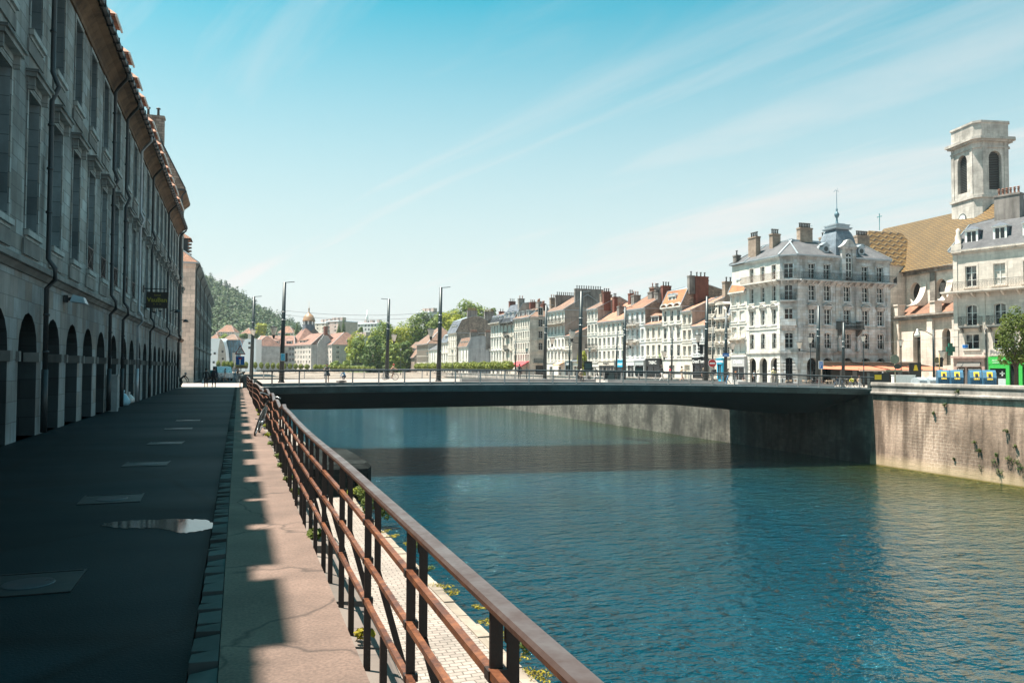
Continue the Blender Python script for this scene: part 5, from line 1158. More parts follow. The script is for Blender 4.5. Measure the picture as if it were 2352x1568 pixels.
def b3(o):
    mb = MB(); mb.extry([(-.45, .9), (.35, .1), (.5, -.6), (-.05, -.9)], -.06, .06); mb.build('wedge', M['red'], o); m = MB(); m.bar((.3, 0, 0), (1.7, .4, 0), .05, .05); m.build('bracket', M['iron'], o)
proj_sign(1529.5, 841, DT-.4, 'red_sign', 'red wedge shaped tobacco sign under the yellow diamond', b3)
def b4(o):
    mb = MB(); mb.box(-.6, .6, -.05, .05, -.3, .3); mb.build('panel', M['white'], o); mb = MB(); mb.box(-.6, -.28, -.06, -.052, -.3, .3); mb.box(.28, .6, -.06, -.052, -.3, .3); mb.build('stripe', M['blue'], o)
proj_sign(1539, 839, DT-.4, 'small_sign', 'small blue and white panel beside the red wedge sign', b4)
# ------------------------------------------------------------------ big corner building with arcades
HC = (74.35, 92.85); HX = 90.9; HZ = -.32
hL = on_line(1716, (72.6, 94.4), (72.25, 106))
H1, HU, HA = 4.55, 3.4, 3.35
tot = None
ht = thing('corner_building', 'big five storey corner building with arcades, balconies, slate roof and domed pavilion', 'building', (HC[0], HC[1], HZ))
def face_part(p0, p1, bays, wm, spec, name='wall', first=0):
    p0 = Vector((p0[0], p0[1], 0)); p1 = Vector((p1[0], p1[1], 0)); d = p1-p0; W = d.length; rz = math.atan2(d.y, d.x); loc = (p0.x-HC[0], p0.y-HC[1], 0)
    xs_ = spec.get('xs') or [W*(i+.5)/bays for i in range(bays)]
    mb = MB(); aw = spec.get('aw', 1.9); ww = spec.get('ww', 1.15)
    facade(mb, W, 0, H1, [(x-aw/2, x+aw/2, 0, 3.75, 1) for x in xs_], .6)
    zs = [H1, H1+HU, H1+2*HU]; 
    for k, z in enumerate(zs): facade(mb, W, z, z+HU, [(x-ww/2, x+ww/2, z+.55, z+2.75, 2 if k != 1 else 0) for x in xs_], .3)
    z = H1+3*HU; facade(mb, W, z, z+HA, [(x-ww/2, x+ww/2, z+.25, z+2.35, 0) for x in xs_], .3)
    o = mb.build(name, wm, ht); o.location = loc; o.rotation_euler = (0, 0, rz); RM = Matrix.Rotation(rz, 4, 'Z')
    def put(nm, me, x, y, z): q = RM @ Vector((x, y, z)); return inst(nm, me, ht, (loc[0]+q.x, loc[1]+q.y, q.z), rz)
    mt = [wm, M['frame'], M['glassd'], M['iron']]
    for x in xs_:
        put('window', win_mesh(ww, 2.2, 2, .3, 0, .1, 0, 2, mt, 1, 'h1'+wm.name), x-ww/2, 0, H1+.55)
        put('window', win_mesh(ww, 2.2, 0, .3, spec.get('ped', 2), .15, 1, 2, mt, 0, 'h2'+wm.name), x-ww/2, 0, H1+HU+.55)
        put('window', win_mesh(ww, 2.2, 2, .3, 0, .16, 1, 2, mt, 0, 'h3'+wm.name), x-ww/2, 0, H1+2*HU+.55)
        put('window', win_mesh(ww, 2.1, 0, .3, 0, .14, 0, 2, mt, 0, 'h4'+wm.name), x-ww/2, 0, H1+3*HU+.25)
        gm = MB(); P = arc_pts(-aw/2, aw/2, 3.75, 1); gm.face([(-aw/2, .58, 0)]+[(a, .58, b) for a, b in P]+[(aw/2, .58, 0)], 1)
        for xx in (-aw/2+.05, 0, aw/2-.05): gm.bar((xx, .55, 0), (xx, .55, 2.75 if xx else 3.6), .08, .07, 0, (0, 1, 0))
        gm.bar((-aw/2, .55, 2.75), (aw/2, .55, 2.75), .08, .12, 0)
        for a, b in zip(P, P[1:]): gm.bar((a[0], .55, a[1]-.05), (b[0], .55, b[1]-.05), .08, .09, 0)
        me = gm.mesh('arch_window', [M['black'], M['glassd']]); put('arch_window', me, x, 0, 0)
    tb = MB()
    for zz, pr, hh in ((H1, .16, .16), (H1+HU-.0, .10, .1), (H1+HU+.34, .07, .07), (H1+2*HU, .08, .1)): tb.box(0, W, -pr, -.003, zz-hh, zz+hh*.6)
    z = H1+3*HU; tb.box(0, W, -.2, -.003, z-.55, z-.3); tb.box(0, W, -.35, -.003, z-.299, z-.15)
    zt = H1+3*HU+HA; tb.box(0, W, -.12, -.003, zt-.35, zt-.12); tb.box(-.1, W+.1, -.3, -.003, zt-.119, zt+.05)
    edges = [0.35, W-.35]+spec.get('pil', [])
    for x in edges:
        for i in range(int(H1/.5)): tb.box(x-.34, x+.34, -.05, -.003, .04+i*.5, .46+i*.5)
        tb.box(x-.3, x+.3, -.06, -.003, H1+.15, H1+3*HU-.56)
    for i in range(7):
        for x in xs_: pass
    for x in [ (xs_[i]+xs_[i+1])/2 for i in range(len(xs_)-1)]: tb.box(x-.28, x+.28, -.09, -.004, 0, 1.0); tb.box(x-.22, x+.22, -.07, -.004, 1.9, 2.15)
    o2 = tb.build('stone_trim', wm, ht); o2.location = loc; o2.rotation_euler = (0, 0, rz)
    # continuous balcony
    bm = MB(); bm.box(0 if not spec.get('bx0') else -spec['bx0'], W+spec.get('bx1', 0), -1.0, -.003, z-.149, z+.02, 0)
    for i in range(int(W/1.1)+1): x = .3+(W-.6)*i/max(1, int(W/1.1)); bm.extr([(-.003, z-.56), (-.3, z-.56), (-.9, z-.2), (-.9, z-.15), (-.003, z-.15)], x-.1, x+.1, 0)
    bo = bm.build('balcony', wm, ht); bo.location = loc; bo.rotation_euler = (0, 0, rz)
    g = MB(); grille(g, -spec.get('bx0', 0), W+spec.get('bx1', 0), -.95, z+.02, 1.0, False, 0, .14); g.build('railing', spec.get('iron', M['iron']), bo)
    return put, xs_, W, loc, rz
ch = (72.65, 94.4)
M['rusti'] = paint('rust brown ironwork', (.16, .08, .05), .6, .2)
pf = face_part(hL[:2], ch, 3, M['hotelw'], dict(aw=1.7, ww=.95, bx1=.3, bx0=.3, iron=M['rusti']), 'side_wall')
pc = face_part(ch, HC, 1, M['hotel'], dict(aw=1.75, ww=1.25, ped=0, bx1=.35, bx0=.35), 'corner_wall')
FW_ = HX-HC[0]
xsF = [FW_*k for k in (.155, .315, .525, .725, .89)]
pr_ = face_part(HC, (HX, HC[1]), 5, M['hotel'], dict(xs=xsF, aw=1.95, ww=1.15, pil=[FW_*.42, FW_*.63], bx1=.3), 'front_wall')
# side facing right
pr2 = face_part((HX, HC[1]), (HX+2.0, HC[1]+2.6), 1, M['hotel'], dict(aw=1.3, ww=.8, ped=1, bx1=.6), 'corner_wall')
ZT = H1+3*HU+HA
mb = MB(); cx_, cy_ = HC
LX, LY = hL[0]-cx_, hL[1]-cy_
poly = [(LX, LY), (ch[0]-cx_, ch[1]-cy_), (0, 0), (FW_, 0), (FW_+2.0, 2.6), (FW_+2.0, 13), (LX+.2, 13)]
pin = [(a, b) for a, b in poly]
mb = MB(); mb.face([(poly[4][0], poly[4][1], 0), (poly[5][0], poly[5][1], 0), (poly[5][0], poly[5][1], ZT), (poly[4][0], poly[4][1], ZT)]); mb.face([(poly[5][0], poly[5][1], 0), (poly[6][0], poly[6][1], 0), (poly[6][0], poly[6][1], ZT), (poly[5][0], poly[5][1], ZT)]); mb.face([(poly[6][0], poly[6][1], 0), (poly[0][0], poly[0][1], 0), (poly[0][0], poly[0][1], ZT), (poly[6][0], poly[6][1], ZT)]); mb.build('rear_wall', M['white2'], ht)
# slate roof: eaves ring -> upper ring -> flat top
def inset(poly, d):
    n = len(poly); out = []
    for i in range(n):
        p0, p1, p2 = Vector(poly[i-1]), Vector(poly[i]), Vector(poly[(i+1) % n])
        n1 = Vector((-(p1-p0).y, (p1-p0).x)).normalized(); n2 = Vector((-(p2-p1).y, (p2-p1).x)).normalized()
        b = (n1+n2); b = b/(b.length_squared)*2 if b.length > 1e-6 else n1
        q = p1+b*d; out.append((q.x, q.y))
    return out
P0, P1, P2 = inset(poly, -.35), inset(poly, 3.3), inset(poly, 3.6)
mb = MB(); n = len(poly)
for (a, za, b, zb2, m_) in ((P0, ZT+.05, P0, ZT+.22, 1), (P0, ZT+.22, P1, ZT+2.7, 0), (P1, ZT+2.7, P1, ZT+2.95, 1), (P1, ZT+2.95, P2, ZT+3.0, 1)):
    for i in range(n): j = (i+1) % n; mb.face([(a[i][0], a[i][1], za), (a[j][0], a[j][1], za), (b[j][0], b[j][1], zb2), (b[i][0], b[i][1], zb2)], m_)
mb.face([(x, y, ZT+3.0) for x, y in P2], 1)
for i in range(n): mb.bar((P0[i][0], P0[i][1], ZT+.28), (P1[i][0], P1[i][1], ZT+2.78), .22, .08, 1)
mb.build('roof', [M['slate2'], M['zinc']], ht)
# domed pavilion over the front
px_ = FW_*.525; pv = MB(); hw = 1.95
prof = [(hw, 0), (hw*.99, .5), (hw*.95, 1.5), (hw*.87, 2.6), (hw*.74, 3.5), (hw*.56, 4.2)]
for (r0, z0_), (r1, z1_) in zip(prof, prof[1:]):
    a = [(-r0, -r0), (r0, -r0), (r0, r0), (-r0, r0)]; b = [(-r1, -r1), (r1, -r1), (r1, r1), (-r1, r1)]
    for i in range(4): j = (i+1) % 4; pv.face([(px_+a[i][0], 1.9+a[i][1], ZT+.2+z0_), (px_+a[j][0], 1.9+a[j][1], ZT+.2+z0_), (px_+b[j][0], 1.9+b[j][1], ZT+.2+z1_), (px_+b[i][0], 1.9+b[i][1], ZT+.2+z1_)], 0)
c = 1.9
for hw2, z0_, z1_ in ((1.4, 4.2, 4.35), (1.5, 4.351, 4.5), (1.2, 4.501, 4.8), (1.3, 4.801, 4.95), (.8, 4.951, 5.15)): pv.box(px_-hw2, px_+hw2, c-hw2, c+hw2, ZT+.2+z0_, ZT+.2+z1_, 1)
pv.box(px_-2.2, px_+2.2, -.4, 4.2, ZT+.02, ZT+.2, 1)
pv.build('pavilion_roof', [tiles('blue pavilion slate', (.20, .25, .30), (.15, .19, .23), .2, .22, .2, .7), M['zinc']], ht)
fn = MB(); fn.lathe([(.35, 0), (.18, .3), (.12, .9), (.3, 1.2), (.38, 1.5), (.2, 1.8), (.1, 2.0), (.18, 2.2), (.06, 2.4), (.035, 4.6), (.02, 5.2)], (px_, c), 10, z0=ZT+5.3); fn.tube([(px_-.5, c, ZT+10.1), (px_-.2, c, ZT+10.4), (px_+.35, c, ZT+10.2), (px_+.1, c, ZT+10.7)], .04, 6); fn.build('finial', paint('oxidised zinc', (.12, .2, .24), .5, .4), ht)
# stone dormer of the pavilion
sd_ = MB(); z = H1+3*HU
sd_.box(px_-1.25, px_-.62, -.5, 1.5, z+.03, ZT+1.35); sd_.box(px_+.62, px_+1.25, -.5, 1.5, z+.03, ZT+1.35); sd_.box(px_-1.4, px_+1.4, -.55, 1.5, ZT+1.351, ZT+1.6)
sd_.extry([(px_-1.55, ZT+1.6), (px_+1.55, ZT+1.6), (px_+.8, ZT+2.1), (px_+.45, ZT+2.6), (px_, ZT+2.75), (px_-.45, ZT+2.6), (px_-.8, ZT+2.1)], -.65, 1.5)
sd_.box(px_-.62, px_+.62, -.3, 1.2, ZT-.1, ZT+1.35); 
sd_.face([(px_-.5, -.32, z+.6), (px_+.5, -.32, z+.6), (px_+.5, -.32, ZT+.2)]+[(px_+.5*math.cos(math.pi*i/8), -.32, ZT+.2+.5*math.sin(math.pi*i/8)) for i in range(1, 8)]+[(px_-.5, -.32, ZT+.2)], 1)
for xx in (-.5, 0, .5): sd_.bar((px_+xx, -.35, z+.6), (px_+xx, -.35, ZT+.5), .07, .06, 2, (0, 1, 0))
for zz in (z+.6, z+1.6, ZT-.6, ZT+.2): sd_.bar((px_-.5, -.35, zz), (px_+.5, -.35, zz), .06, .07, 2)
sd_.build('stone_dormer', [M['hotel'], M['glassd'], M['frame']], ht)
# small round dormers, dark balcony with statues
for x in (FW_*.335, FW_*.72):
    d_ = MB(); z = ZT+1.35
    d_.extry([(x+.62*math.cos(2*math.pi*i/14), z+.62*math.sin(2*math.pi*i/14)) for i in range(14)], .55, 2.4, 0); d_.extry([(x+.36*math.cos(2*math.pi*i/12), z+.36*math.sin(2*math.pi*i/12)) for i in range(12)], .52, .548, 1)
    d_.box(x-.8, x+.8, .5, 1.2, z-.8, z-.55, 0); d_.extry([(x-.8, z+.5), (x+.8, z+.5), (x, z+1.0)], .5, 1.4, 0); d_.build('round_dormer', [M['zinc'], M['glassd']], ht)
soot = stone('sooty stone', (.09, .095, .095), .9, .4, (.03, .03, .03), .6, .3)
b_ = MB(); z = H1+HU; bx = px_
b_.box(bx-2.1, bx+2.1, -1.15, -.1, z-.15, z+.1); b_.box(bx-2.05, bx-1.45, -1.1, -.1, z+.101, z+1.05); b_.box(bx+1.45, bx+2.05, -1.1, -.1, z+.101, z+1.05); b_.box(bx-1.45, bx+1.45, -1.08, -.95, z+.7, z+.8)
for i in range(12): b_.lathe([(.05, 0), (.08, .2), (.04, .45), (.06, .6)], (bx-1.35+i*.245, -1.02), 6, z0=z+.1)
for s in (-1, 1): b_.extr([(-.1, z-.15), (-1.0, z-.15), (-1.0, z-.35), (-.5, z-.8), (-.1, z-1.1)], bx+s*1.6-.2, bx+s*1.6+.2)
b_.build('stone_balcony', soot, ht)
for s in (-1, 1):
    st_ = MB(); x = bx+s*1.65; st_.lathe([(.3, 0), (.28, .15), (.22, .2), (.26, .6), (.2, 1.0), (.24, 1.3), (.3, 1.55), (.14, 1.72), (.15, 1.85), (.17, 2.0), (.1, 2.15), (.02, 2.2)], (x, -.35), 10, z0=H1+.15); st_.bar((x-.3, -.4, H1+1.65), (x-.12, -.45, H1+2.35), .12, .12); st_.bar((x+.3, -.4, H1+1.65), (x+.12, -.45, H1+2.35), .12, .12); st_.build('carved_figure', M['hotel'], ht)
# small balconies on the corner facet
for z, m_ in ((H1+2*HU+.5, M['iron']), (H1+HU+.45, None)):
    cxm = Vector(((ch[0]-cx_)/2, (ch[1]-cy_)/2, 0)); b_ = MB(); b_.box(-1.05, 1.05, -.7, -.003, z-.16, z)
    if m_ is None: b_.box(-1.0, 1.0, -.68, -.6, z+.001, z+.75); b_.extr([(-.003, z-.16), (-.6, z-.16), (-.003, z-.9)], -.9, .9)
    o = b_.build('balcony', M['hotel'], ht); o.location = (cxm.x, cxm.y, 0); o.rotation_euler = (0, 0, pc[4])
    if m_: g = MB(); grille(g, -1, 1, -.65, z, .95, True, 0, .12); g.build('railing', m_, o)
for x, y, wx, wy, zt, n_, mm in ((-1.0, 8.4, .8, 1.9, 3.9, 4, 'chimtan'), (.9, 6.0, 1.4, .8, 4.1, 4, 'chimtan'), (4.3, 3.6, 2.2, .8, 4.8, 7, 'chimtan'), (FW_-1.6, 3.8, 2.3, .8, 4.3, 7, 'chimtan'), (FW_-5.8, 7, 1.4, .8, 4.3, 2, 'chimtan'), (-1.6, 12, .8, .9, 1.6, 1, 'chimgrey')):
    chimney(ht, x, y, wx, wy, ZT+.5, ZT+zt, M[mm], n_, True)
an = MB(); an.tube([(7.2, 6, ZT+2.7), (7.2, 6, ZT+6)], .03, 6); an.bar((6.7, 6, ZT+5.7), (7.7, 6, ZT+5.7), .03, .03); an.bar((6.85, 6, ZT+5.4), (7.55, 6, ZT+5.4), .03, .03); an.build('aerial', M['iron'], ht)
# terrace awning
aw = thing('terrace_awning', 'long terracotta terrace awning in front of the arcades', 'awning', (HC[0]+3.2, HC[1], HZ))
W = 19.5; mb = MB(); mb.raw([(0, -.5, 3.15), (W-2.5, -.5, 3.15), (W, -5.4, 2.02), (2.6, -5.4, 2.02), (0, -.5, 3.08), (W-2.5, -.5, 3.08), (W, -5.4, 1.95), (2.6, -5.4, 1.95)], [(0, 3, 2, 1), (4, 5, 6, 7), (0, 4, 7, 3), (1, 2, 6, 5), (3, 7, 6, 2)]); mb.raw([(0, -.5, 3.15), (2.6, -5.4, 2.02), (-1.8, -2.6, 2.2)], [(0, 1, 2)])
mb.build('cloth', M['awning'], aw)
mb = MB(); mb.bar((0, -.5, 3.22), (W-2.5, -.5, 3.22), .12, .1); mb.bar((2.6, -5.42, 1.97), (W, -5.42, 1.97), .1, .22); mb.build('front_bar', paint('cream bar', (.65, .5, .4), .6), aw)
mb = MB()
for k in (.36, .66): mb.bar((W*k-1.5, -.52, 3.2), (W*k+.9, -5.38, 2.1), .1, .08)
mb.build('arm', M['iron'], aw)
mb = MB(); 
for x in (3, 8, 13, 18.6): mb.bar((x, -4.9, 0), (x, -4.9, 2.25), .07, .07)
mb.build('post', M['iron'], aw)
M['terr'] = flat('dark terrace screen', (.02, .024, .024), .4)
ts = thing('terrace_screen', 'dark glazed screens and posters behind the terrace under the awning', 'screen', (HC[0]+3.4, HC[1]-.9, HZ)); mb = MB(); mb.box(1.5, 17.2, -.1, 0, 0, 2.2); mb.build('panel', M['terr'], ts)
for i, x in enumerate((3.0, 5.2, 9.0, 10.8, 13.4, 15.6)): mb = MB(); mb.box(x, x+.8, -.13, -.102, .7, 2.0); mb.build('poster', flat('poster grey', (.30, .34, .36)), ts)

# ------------------------------------------------------------------ church
ck = 1.13
cA = on_line(2058, (104.2, 105), (103, 92.7)); cB0 = on_line(2192, (104.2, 105), (103, 92.7))
church = thing('church', 'pale stone church with yellow zigzag tiled roof, round windows and arched windows', 'church', (cA[0], cA[1], -.4), math.atan2(cB0[1]-cA[1], cB0[0]-cA[0]))
W = math.hypot(cB0[0]-cA[0], cB0[1]-cA[1])+9; k = math.hypot(cB0[0]-cA[0], cB0[1]-cA[1])
pk = stone('pale church stone', (.72, .63, .55), 1.0, .45, (.5, .43, .38), .3, .12, bump=.2, soot=.2); dkst = stone('stained church cornice', (.36, .32, .28), 1, .4, (.15, .14, .12), .8, .3, soot=.7)
zc = 10.9; zu = 18.6
mb = MB(); xw = [k*.385, k*.88]
ops = [(x-.85, x+.85, 2.9, 8.6, 1) for x in xw]; facade(mb, W, -1, zc, ops, .9)
mb.face([(0, 0, -1), (0, 4, -1), (0, 4, zc), (0, 0, zc)])
mb.build('aisle_wall', pk, church)
for x in xw:
    wm_ = MB(); P = arc_pts(x-.85, x+.85, 8.6, 1); wm_.face([(x-.85, .85, 2.9)]+[(a, .85, b) for a, b in P]+[(x+.85, .85, 2.9)], 0)
    for i in range(1, 6): wm_.bar((x-.85+i*.283, .82, 2.9), (x-.85+i*.283, .82, 8.2), .03, .03, 1, (0, 1, 0))
    for i in range(14): wm_.bar((x-.85, .82, 3.1+i*.4), (x+.85, .82, 3.1+i*.4), .03, .03, 1)
    wm_.build('arched_window', [glassm('leaded glass', (.10, .10, .085), .3), M['iron']], church)
mb = MB()
for x in (0.1, k*.60, k*1.01): mb = MB(); mb.box(x, x+1.15, -.45, -.003, -1, zc-.6); mb.box(x-.12, x+1.27, -.55, -.003, -1, .6); mb.build('buttress', pk, church)
mb = MB(); mb.box(0, W, -.55, -.003, zc-.6, zc-.1); mb.box(-.1, W, -.8, .6, zc-.099, zc+.2); mb.build('lower_cornice', [dkst], church)
for x in (0.15, k*.66): q = MB(); q.box(x, x+1.1, -.5, .8, zc+.2, zc+1.9); q.box(x-.12, x+1.22, -.62, .92, zc+1.901, zc+2.15); q.build('pedestal', pk, church)
mb = MB(); mb.face([(0, .3, zc+.2), (W, .3, zc+.2), (W, 3.2, zc+2.2), (0, 3.2, zc+2.2)]); mb.build('aisle_roof', M['tile'], church)
# upper wall with round windows
mb = MB(); y = 3.2; W2 = W
def round_hole(mb, cx, cz, r, x0, x1, z0, z1, y, dep):
    n = 20; C_ = [(cx+r*.78*math.cos(2*math.pi*i/n), cz+r*math.sin(2*math.pi*i/n)) for i in range(n)]
    def sq(i):
        a = 2*math.pi*i/n; dx, dz = math.cos(a), math.sin(a); s = min(((x1-cx) if dx > 0 else (cx-x0))/max(1e-6, abs(dx)), ((z1-cz) if dz > 0 else (cz-z0))/max(1e-6, abs(dz)))
        return (cx+dx*s, cz+dz*s)
    cor = {round(math.degrees(math.atan2(a[1]-cz, a[0]-cx)) % 360, 3): a for a in ((x0, z0), (x1, z0), (x1, z1), (x0, z1))}
    for i in range(n):
        j = (i+1) % n; a, b = sq(i), sq(j); mid = [c_ for an, c_ in cor.items() if 360*i/n < an < 360*(i+1)/n]
        mb.face([(C_[i][0], y, C_[i][1]), (a[0], y, a[1])]+[(m_[0], y, m_[1]) for m_ in mid]+[(b[0], y, b[1]), (C_[j][0], y, C_[j][1])])
        mb.face([(C_[i][0], y, C_[i][1]), (C_[j][0], y, C_[j][1]), (C_[j][0], y+dep, C_[j][1]), (C_[i][0], y+dep, C_[i][1])])
    return C_
xr = [.9, 6.6, 12.6]; lims = [-1.2, 3.6, 9.6, W2]
rc_ = []
for i in range(3):
    if lims[i] >= W2: break
    rc_.append(round_hole(mb, xr[i], zc+4.2, 1.75, lims[i], lims[i+1], zc+1, zu, y, .9))
mb.face([(-1.2, y, 0), (-1.2, y+14, 0), (-1.2, y+14, zu), (-1.2, y, zu)]); mb.face([(-1.2, y, 0), (0, y, 0), (0, y, zc+1), (-1.2, y, zc+1)]); mb.build('upper_wall', pk, church)
for c_ in rc_: q = MB(); q.face([(a, y+.85, b) for a, b in c_]); q.build('round_window', M['glassd'], church)
mb = MB(); mb.box(-1.3, W2, y-.5, y-.003, zu-.5, zu); mb.box(-1.4, W2, y-.8, y-.003, zu+.001, zu+.25)
for x in (4.6,): mb.box(x, x+1.1, y-.35, y-.004, zc+1, zu-.5)
mb.build('upper_cornice', dkst, church)
# scroll buttresses (curved fins)
for x in (.9+2.9, 6.6+2.9):
    P = []; n = 10
    for i in range(n+1): a = math.pi/2*i/n; P.append((y-.02-2.9*(1-math.cos(a)), zc+1.9+4.8*(1-math.sin(a))))
    q = MB(); q.extr([(y-.003, zc+1.8)]+[(y-.003, zc+6.7)]+[(a_, b_) for a_, b_ in P[1:]]+[(y-2.92, zc+1.8)], x-1.5, x-.2); q.build('scroll_buttress', pk, church)
# nave roof (ridge set back) and transept roof in world axes
inv = church.matrix_basis.inverted() if False else (Matrix.Translation(church.location) @ Matrix.Rotation(church.rotation_euler.z, 4, 'Z')).inverted()
def loc(v): return inv @ Vector(v)
RX, RZ_ = 118.0, z_of(2110, 490, 139)
M['zz1'] = zigzag('yellow zigzag tile', 1.0, .62, .28); M['zz2'] = zigzag('bold zigzag tile', 1.7, 1.2, .62)
ya, yb = 93.0, 124.0; ex = cA[0]+3.2+.1
mb = MB(); zE = zu+.1-.4
q0 = on_line(2400, (ex-1, 130), (ex-2.2, 80))
mb.face([loc((ex-.9, 119, zE)), loc((ex-2.0, 92, zE)), loc((RX-1.2, 92, RZ_)), loc((RX, 122, RZ_))]); 
mb.face([loc((ex-.9, 119, zE)), loc((RX, 122, RZ_)), loc((RX+13, 126, zE)), loc((RX, 131, zE))]); mb.face([loc((RX-1.2, 92, RZ_)), loc((RX+11, 92, zE)), loc((RX+13, 126, zE)), loc((RX, 122, RZ_))])
mb.build('nave_roof', M['zz1'], church)
tA = on_line(1999, (0, 113), (100, 113)); zt2 = z_of(2030, 530, on_line(2030, (0, 113), (100, 113))[2])
x0_, x1_ = tA[0], 113.5; yt = 113.0; fe = 106.2; zF = z_of(2085, 609, on_line(2085, (0, fe), (100, fe))[2])
mb = MB(); mb.face([loc((x0_-6.5, fe, zF)), loc((x1_-.5, fe, zF)), loc((x1_, yt, zt2)), loc((x0_, yt, zt2))]); mb.face([loc((x0_-6.5, fe, zF)), loc((x0_, yt, zt2)), loc((x0_-6.5, yt+6.8, zF))]); mb.face([loc((x0_, yt, zt2)), loc((x1_, yt, zt2)), loc((x1_+2, yt+6.8, zF)), loc((x0_-6.5, yt+6.8, zF))])
mb.build('transept_roof', M['zz2'], church)
mb = MB(); 
for a, b in (((x0_-6.3, fe+.2), (x1_, fe+.2)), ((x0_-6.3, fe+.2), (x0_-6.3, yt+6.6))): mb.face([loc((a[0], a[1], -1)), loc((b[0], b[1], -1)), loc((b[0], b[1], zF)), loc((a[0], a[1], zF))])
mb.build('transept_wall', pk, church)
mb = MB(); h_ = (RZ_-zE)
p_ = lambda x, y: loc((x, y, zE+(x-ex+.9)*h_/(RX-ex+.9)+.12)); mb.face([p_(110.5, 103), p_(110.8, 101.2), p_(113.3, 102.2), p_(113.0, 104)]); mb.build('roof_hatch', M['zinc'], church)
cr_ = MB(); b0 = loc((x0_+7, yt+8, RZ_-1)); b0 = loc(at_d(2020, 511, 150)); cr_.bar(b0, b0+Vector((0, 0, 1.6)), .1, .1); cr_.bar(b0+Vector((-.5, 0, 1.1)), b0+Vector((.5, 0, 1.1)), .1, .1)
for q_ in ((0, 0, 1.6), (-.5, 0, 1.1), (.5, 0, 1.1)): cr_.lathe([(.02, -.12), (.13, 0), (.02, .12)], (b0.x+q_[0], b0.y), 8, z0=b0.z+q_[2])
cr_.bar(b0+Vector((0, 0, -1.5)), b0, .08, .08)
cr_.build('cross', paint('verdigris', (.05, .25, .28), .5), church)
# tower
pk = stone('grey cream tower stone', (.56, .52, .475), 1.0, .45, (.4, .36, .33), .45, .16, bump=.25, soot=.5)
TD = 131.0
tp = at_d(2246, 500, TD); tw = thing('bell_tower', 'pale stone bell tower with louvred arches, clock faces and flat parapet top', 'tower', (tp.x, tp.y, 0), R(-11.6))
def tz(py): return z_of(2246, py, TD)
S = 6.2
def ring_(mb, x0, x1, y0, y1, z0, z1, c=.9, m=0):
    P = [(x0+c, y0), (x1-c*.6, y0), (x1, y0+c*.6), (x1, y1), (x0, y1), (x0, y0+c)]; mb.prism(P, z0, z1, m)
zb0, zc1, zl0, zcap, ztop = -1, tz(525), tz(448), tz(315), tz(273)
mb = MB(); ring_(mb, -.4, S+.4, -.4, S+.4, zb0, zc1-2.6); mb.build('base', pk, tw)
mb = MB(); ring_(mb, -.75, S+.75, -.75, S+.75, zc1-2.6, zc1-2.1); ring_(mb, -.55, S+.55, -.55, S+.55, zc1-3.2, zc1-2.601); mb.build('lower_cornice', dkst, tw)
mb = MB(); ring_(mb, -.05, S+.05, -.05, S+.05, zc1-2.1, zl0-.3); mb.build('clock_storey', pk, tw)
mb = MB(); ring_(mb, -.25, S+.25, -.25, S+.25, zl0-.3, zl0+.15); ring_(mb, -.45, S+.45, -.45, S+.45, zcap-.5, zcap-.2); ring_(mb, -.75, S+.75, -.75, S+.75, zcap-.199, zcap+.25); ring_(mb, -.15, S+.15, -.15, S+.15, zcap-1.5, zcap-1.25); mb.build('cornice', pk, tw)
mb = MB(); ring_(mb, .0, S, .0, S, zcap+.25, ztop-.35); ring_(mb, -.15, S+.15, -.15, S+.15, ztop-.349, ztop, m=0); mb.build('parapet', pk, tw)
# belfry: four faces with arch openings
mb = MB(); c = .9; zz0, zz1 = zl0+.15, zcap-.5
facade(mb, S-c*1.6, zz0, zz1, [((S-c*1.6)/2-1.15, (S-c*1.6)/2+1.15, zz0+.9, zz1-1.5, 1)], .7, x0=0)
for i, v in enumerate(mb.v): mb.v[i] = (v[0]+c, v[1], v[2])
m2 = MB(); facade(m2, S-c, zz0, zz1, [((S-c)/2-1.15, (S-c)/2+1.15, zz0+.9, zz1-1.5, 1)], .7)
m2.v = [(v[1], S-v[0], v[2]) for v in m2.v]; mb.raw(m2.v, m2.f)
mb.face([(c, 0, zz0), (0, c, zz0), (0, c, zz1), (c, 0, zz1)]); mb.face([(S-c*.6, 0, zz0), (S, c*.6, zz0), (S, c*.6, zz1), (S-c*.6, 0, zz1)]); mb.face([(S, c*.6, zz0), (S, S, zz0), (S, S, zz1), (S, c*.6, zz1)]); mb.face([(S, S, zz0), (0, S, zz0), (0, S, zz1), (S, S, zz1)])
for (a, b) in ((c+.05, c+.75), (S-c*.6-.75, S-c*.6-.05)): mb.box(a, b, -.12, -.003, zz0, zz1)
for (a, b) in ((c+.05, c+.7), (S-.7, S-.05)): mb.box(-.12, -.003, a, b, zz0, zz1)
mb.build('belfry', pk, tw)
lv = MB(); w2 = 1.15; n = 22
fc = c+(S-c*1.6)/2
for i in range(n):
    z = zz0+1.0+i*(zz1-zz0-2.6)/n; hw_ = w2 if z < zz1-2.65 else math.sqrt(max(0, w2*w2-(z-(zz1-2.65))**2))
    if hw_ < .1: continue
    lv.box(fc-hw_, fc+hw_, .45, .62, z, z+.05, 0); lv.box(.45, .62, c/2+S/2-hw_-.0, c/2+S/2+hw_-.0, z, z+.05, 0)
lv.face([(fc-1.2, .66, zz0), (fc+1.2, .66, zz0), (fc+1.2, .66, zz1-1.4), (fc-1.2, .66, zz1-1.4)], 1); lv.face([(.66, S/2+c/2-1.2, zz0), (.66, S/2+c/2+1.2, zz0), (.66, S/2+c/2+1.2, zz1-1.4), (.66, S/2+c/2-1.2, zz1-1.4)], 1)
lv.build('louvres', [paint('grey louvres', (.12, .13, .13), .7), M['black']], tw)
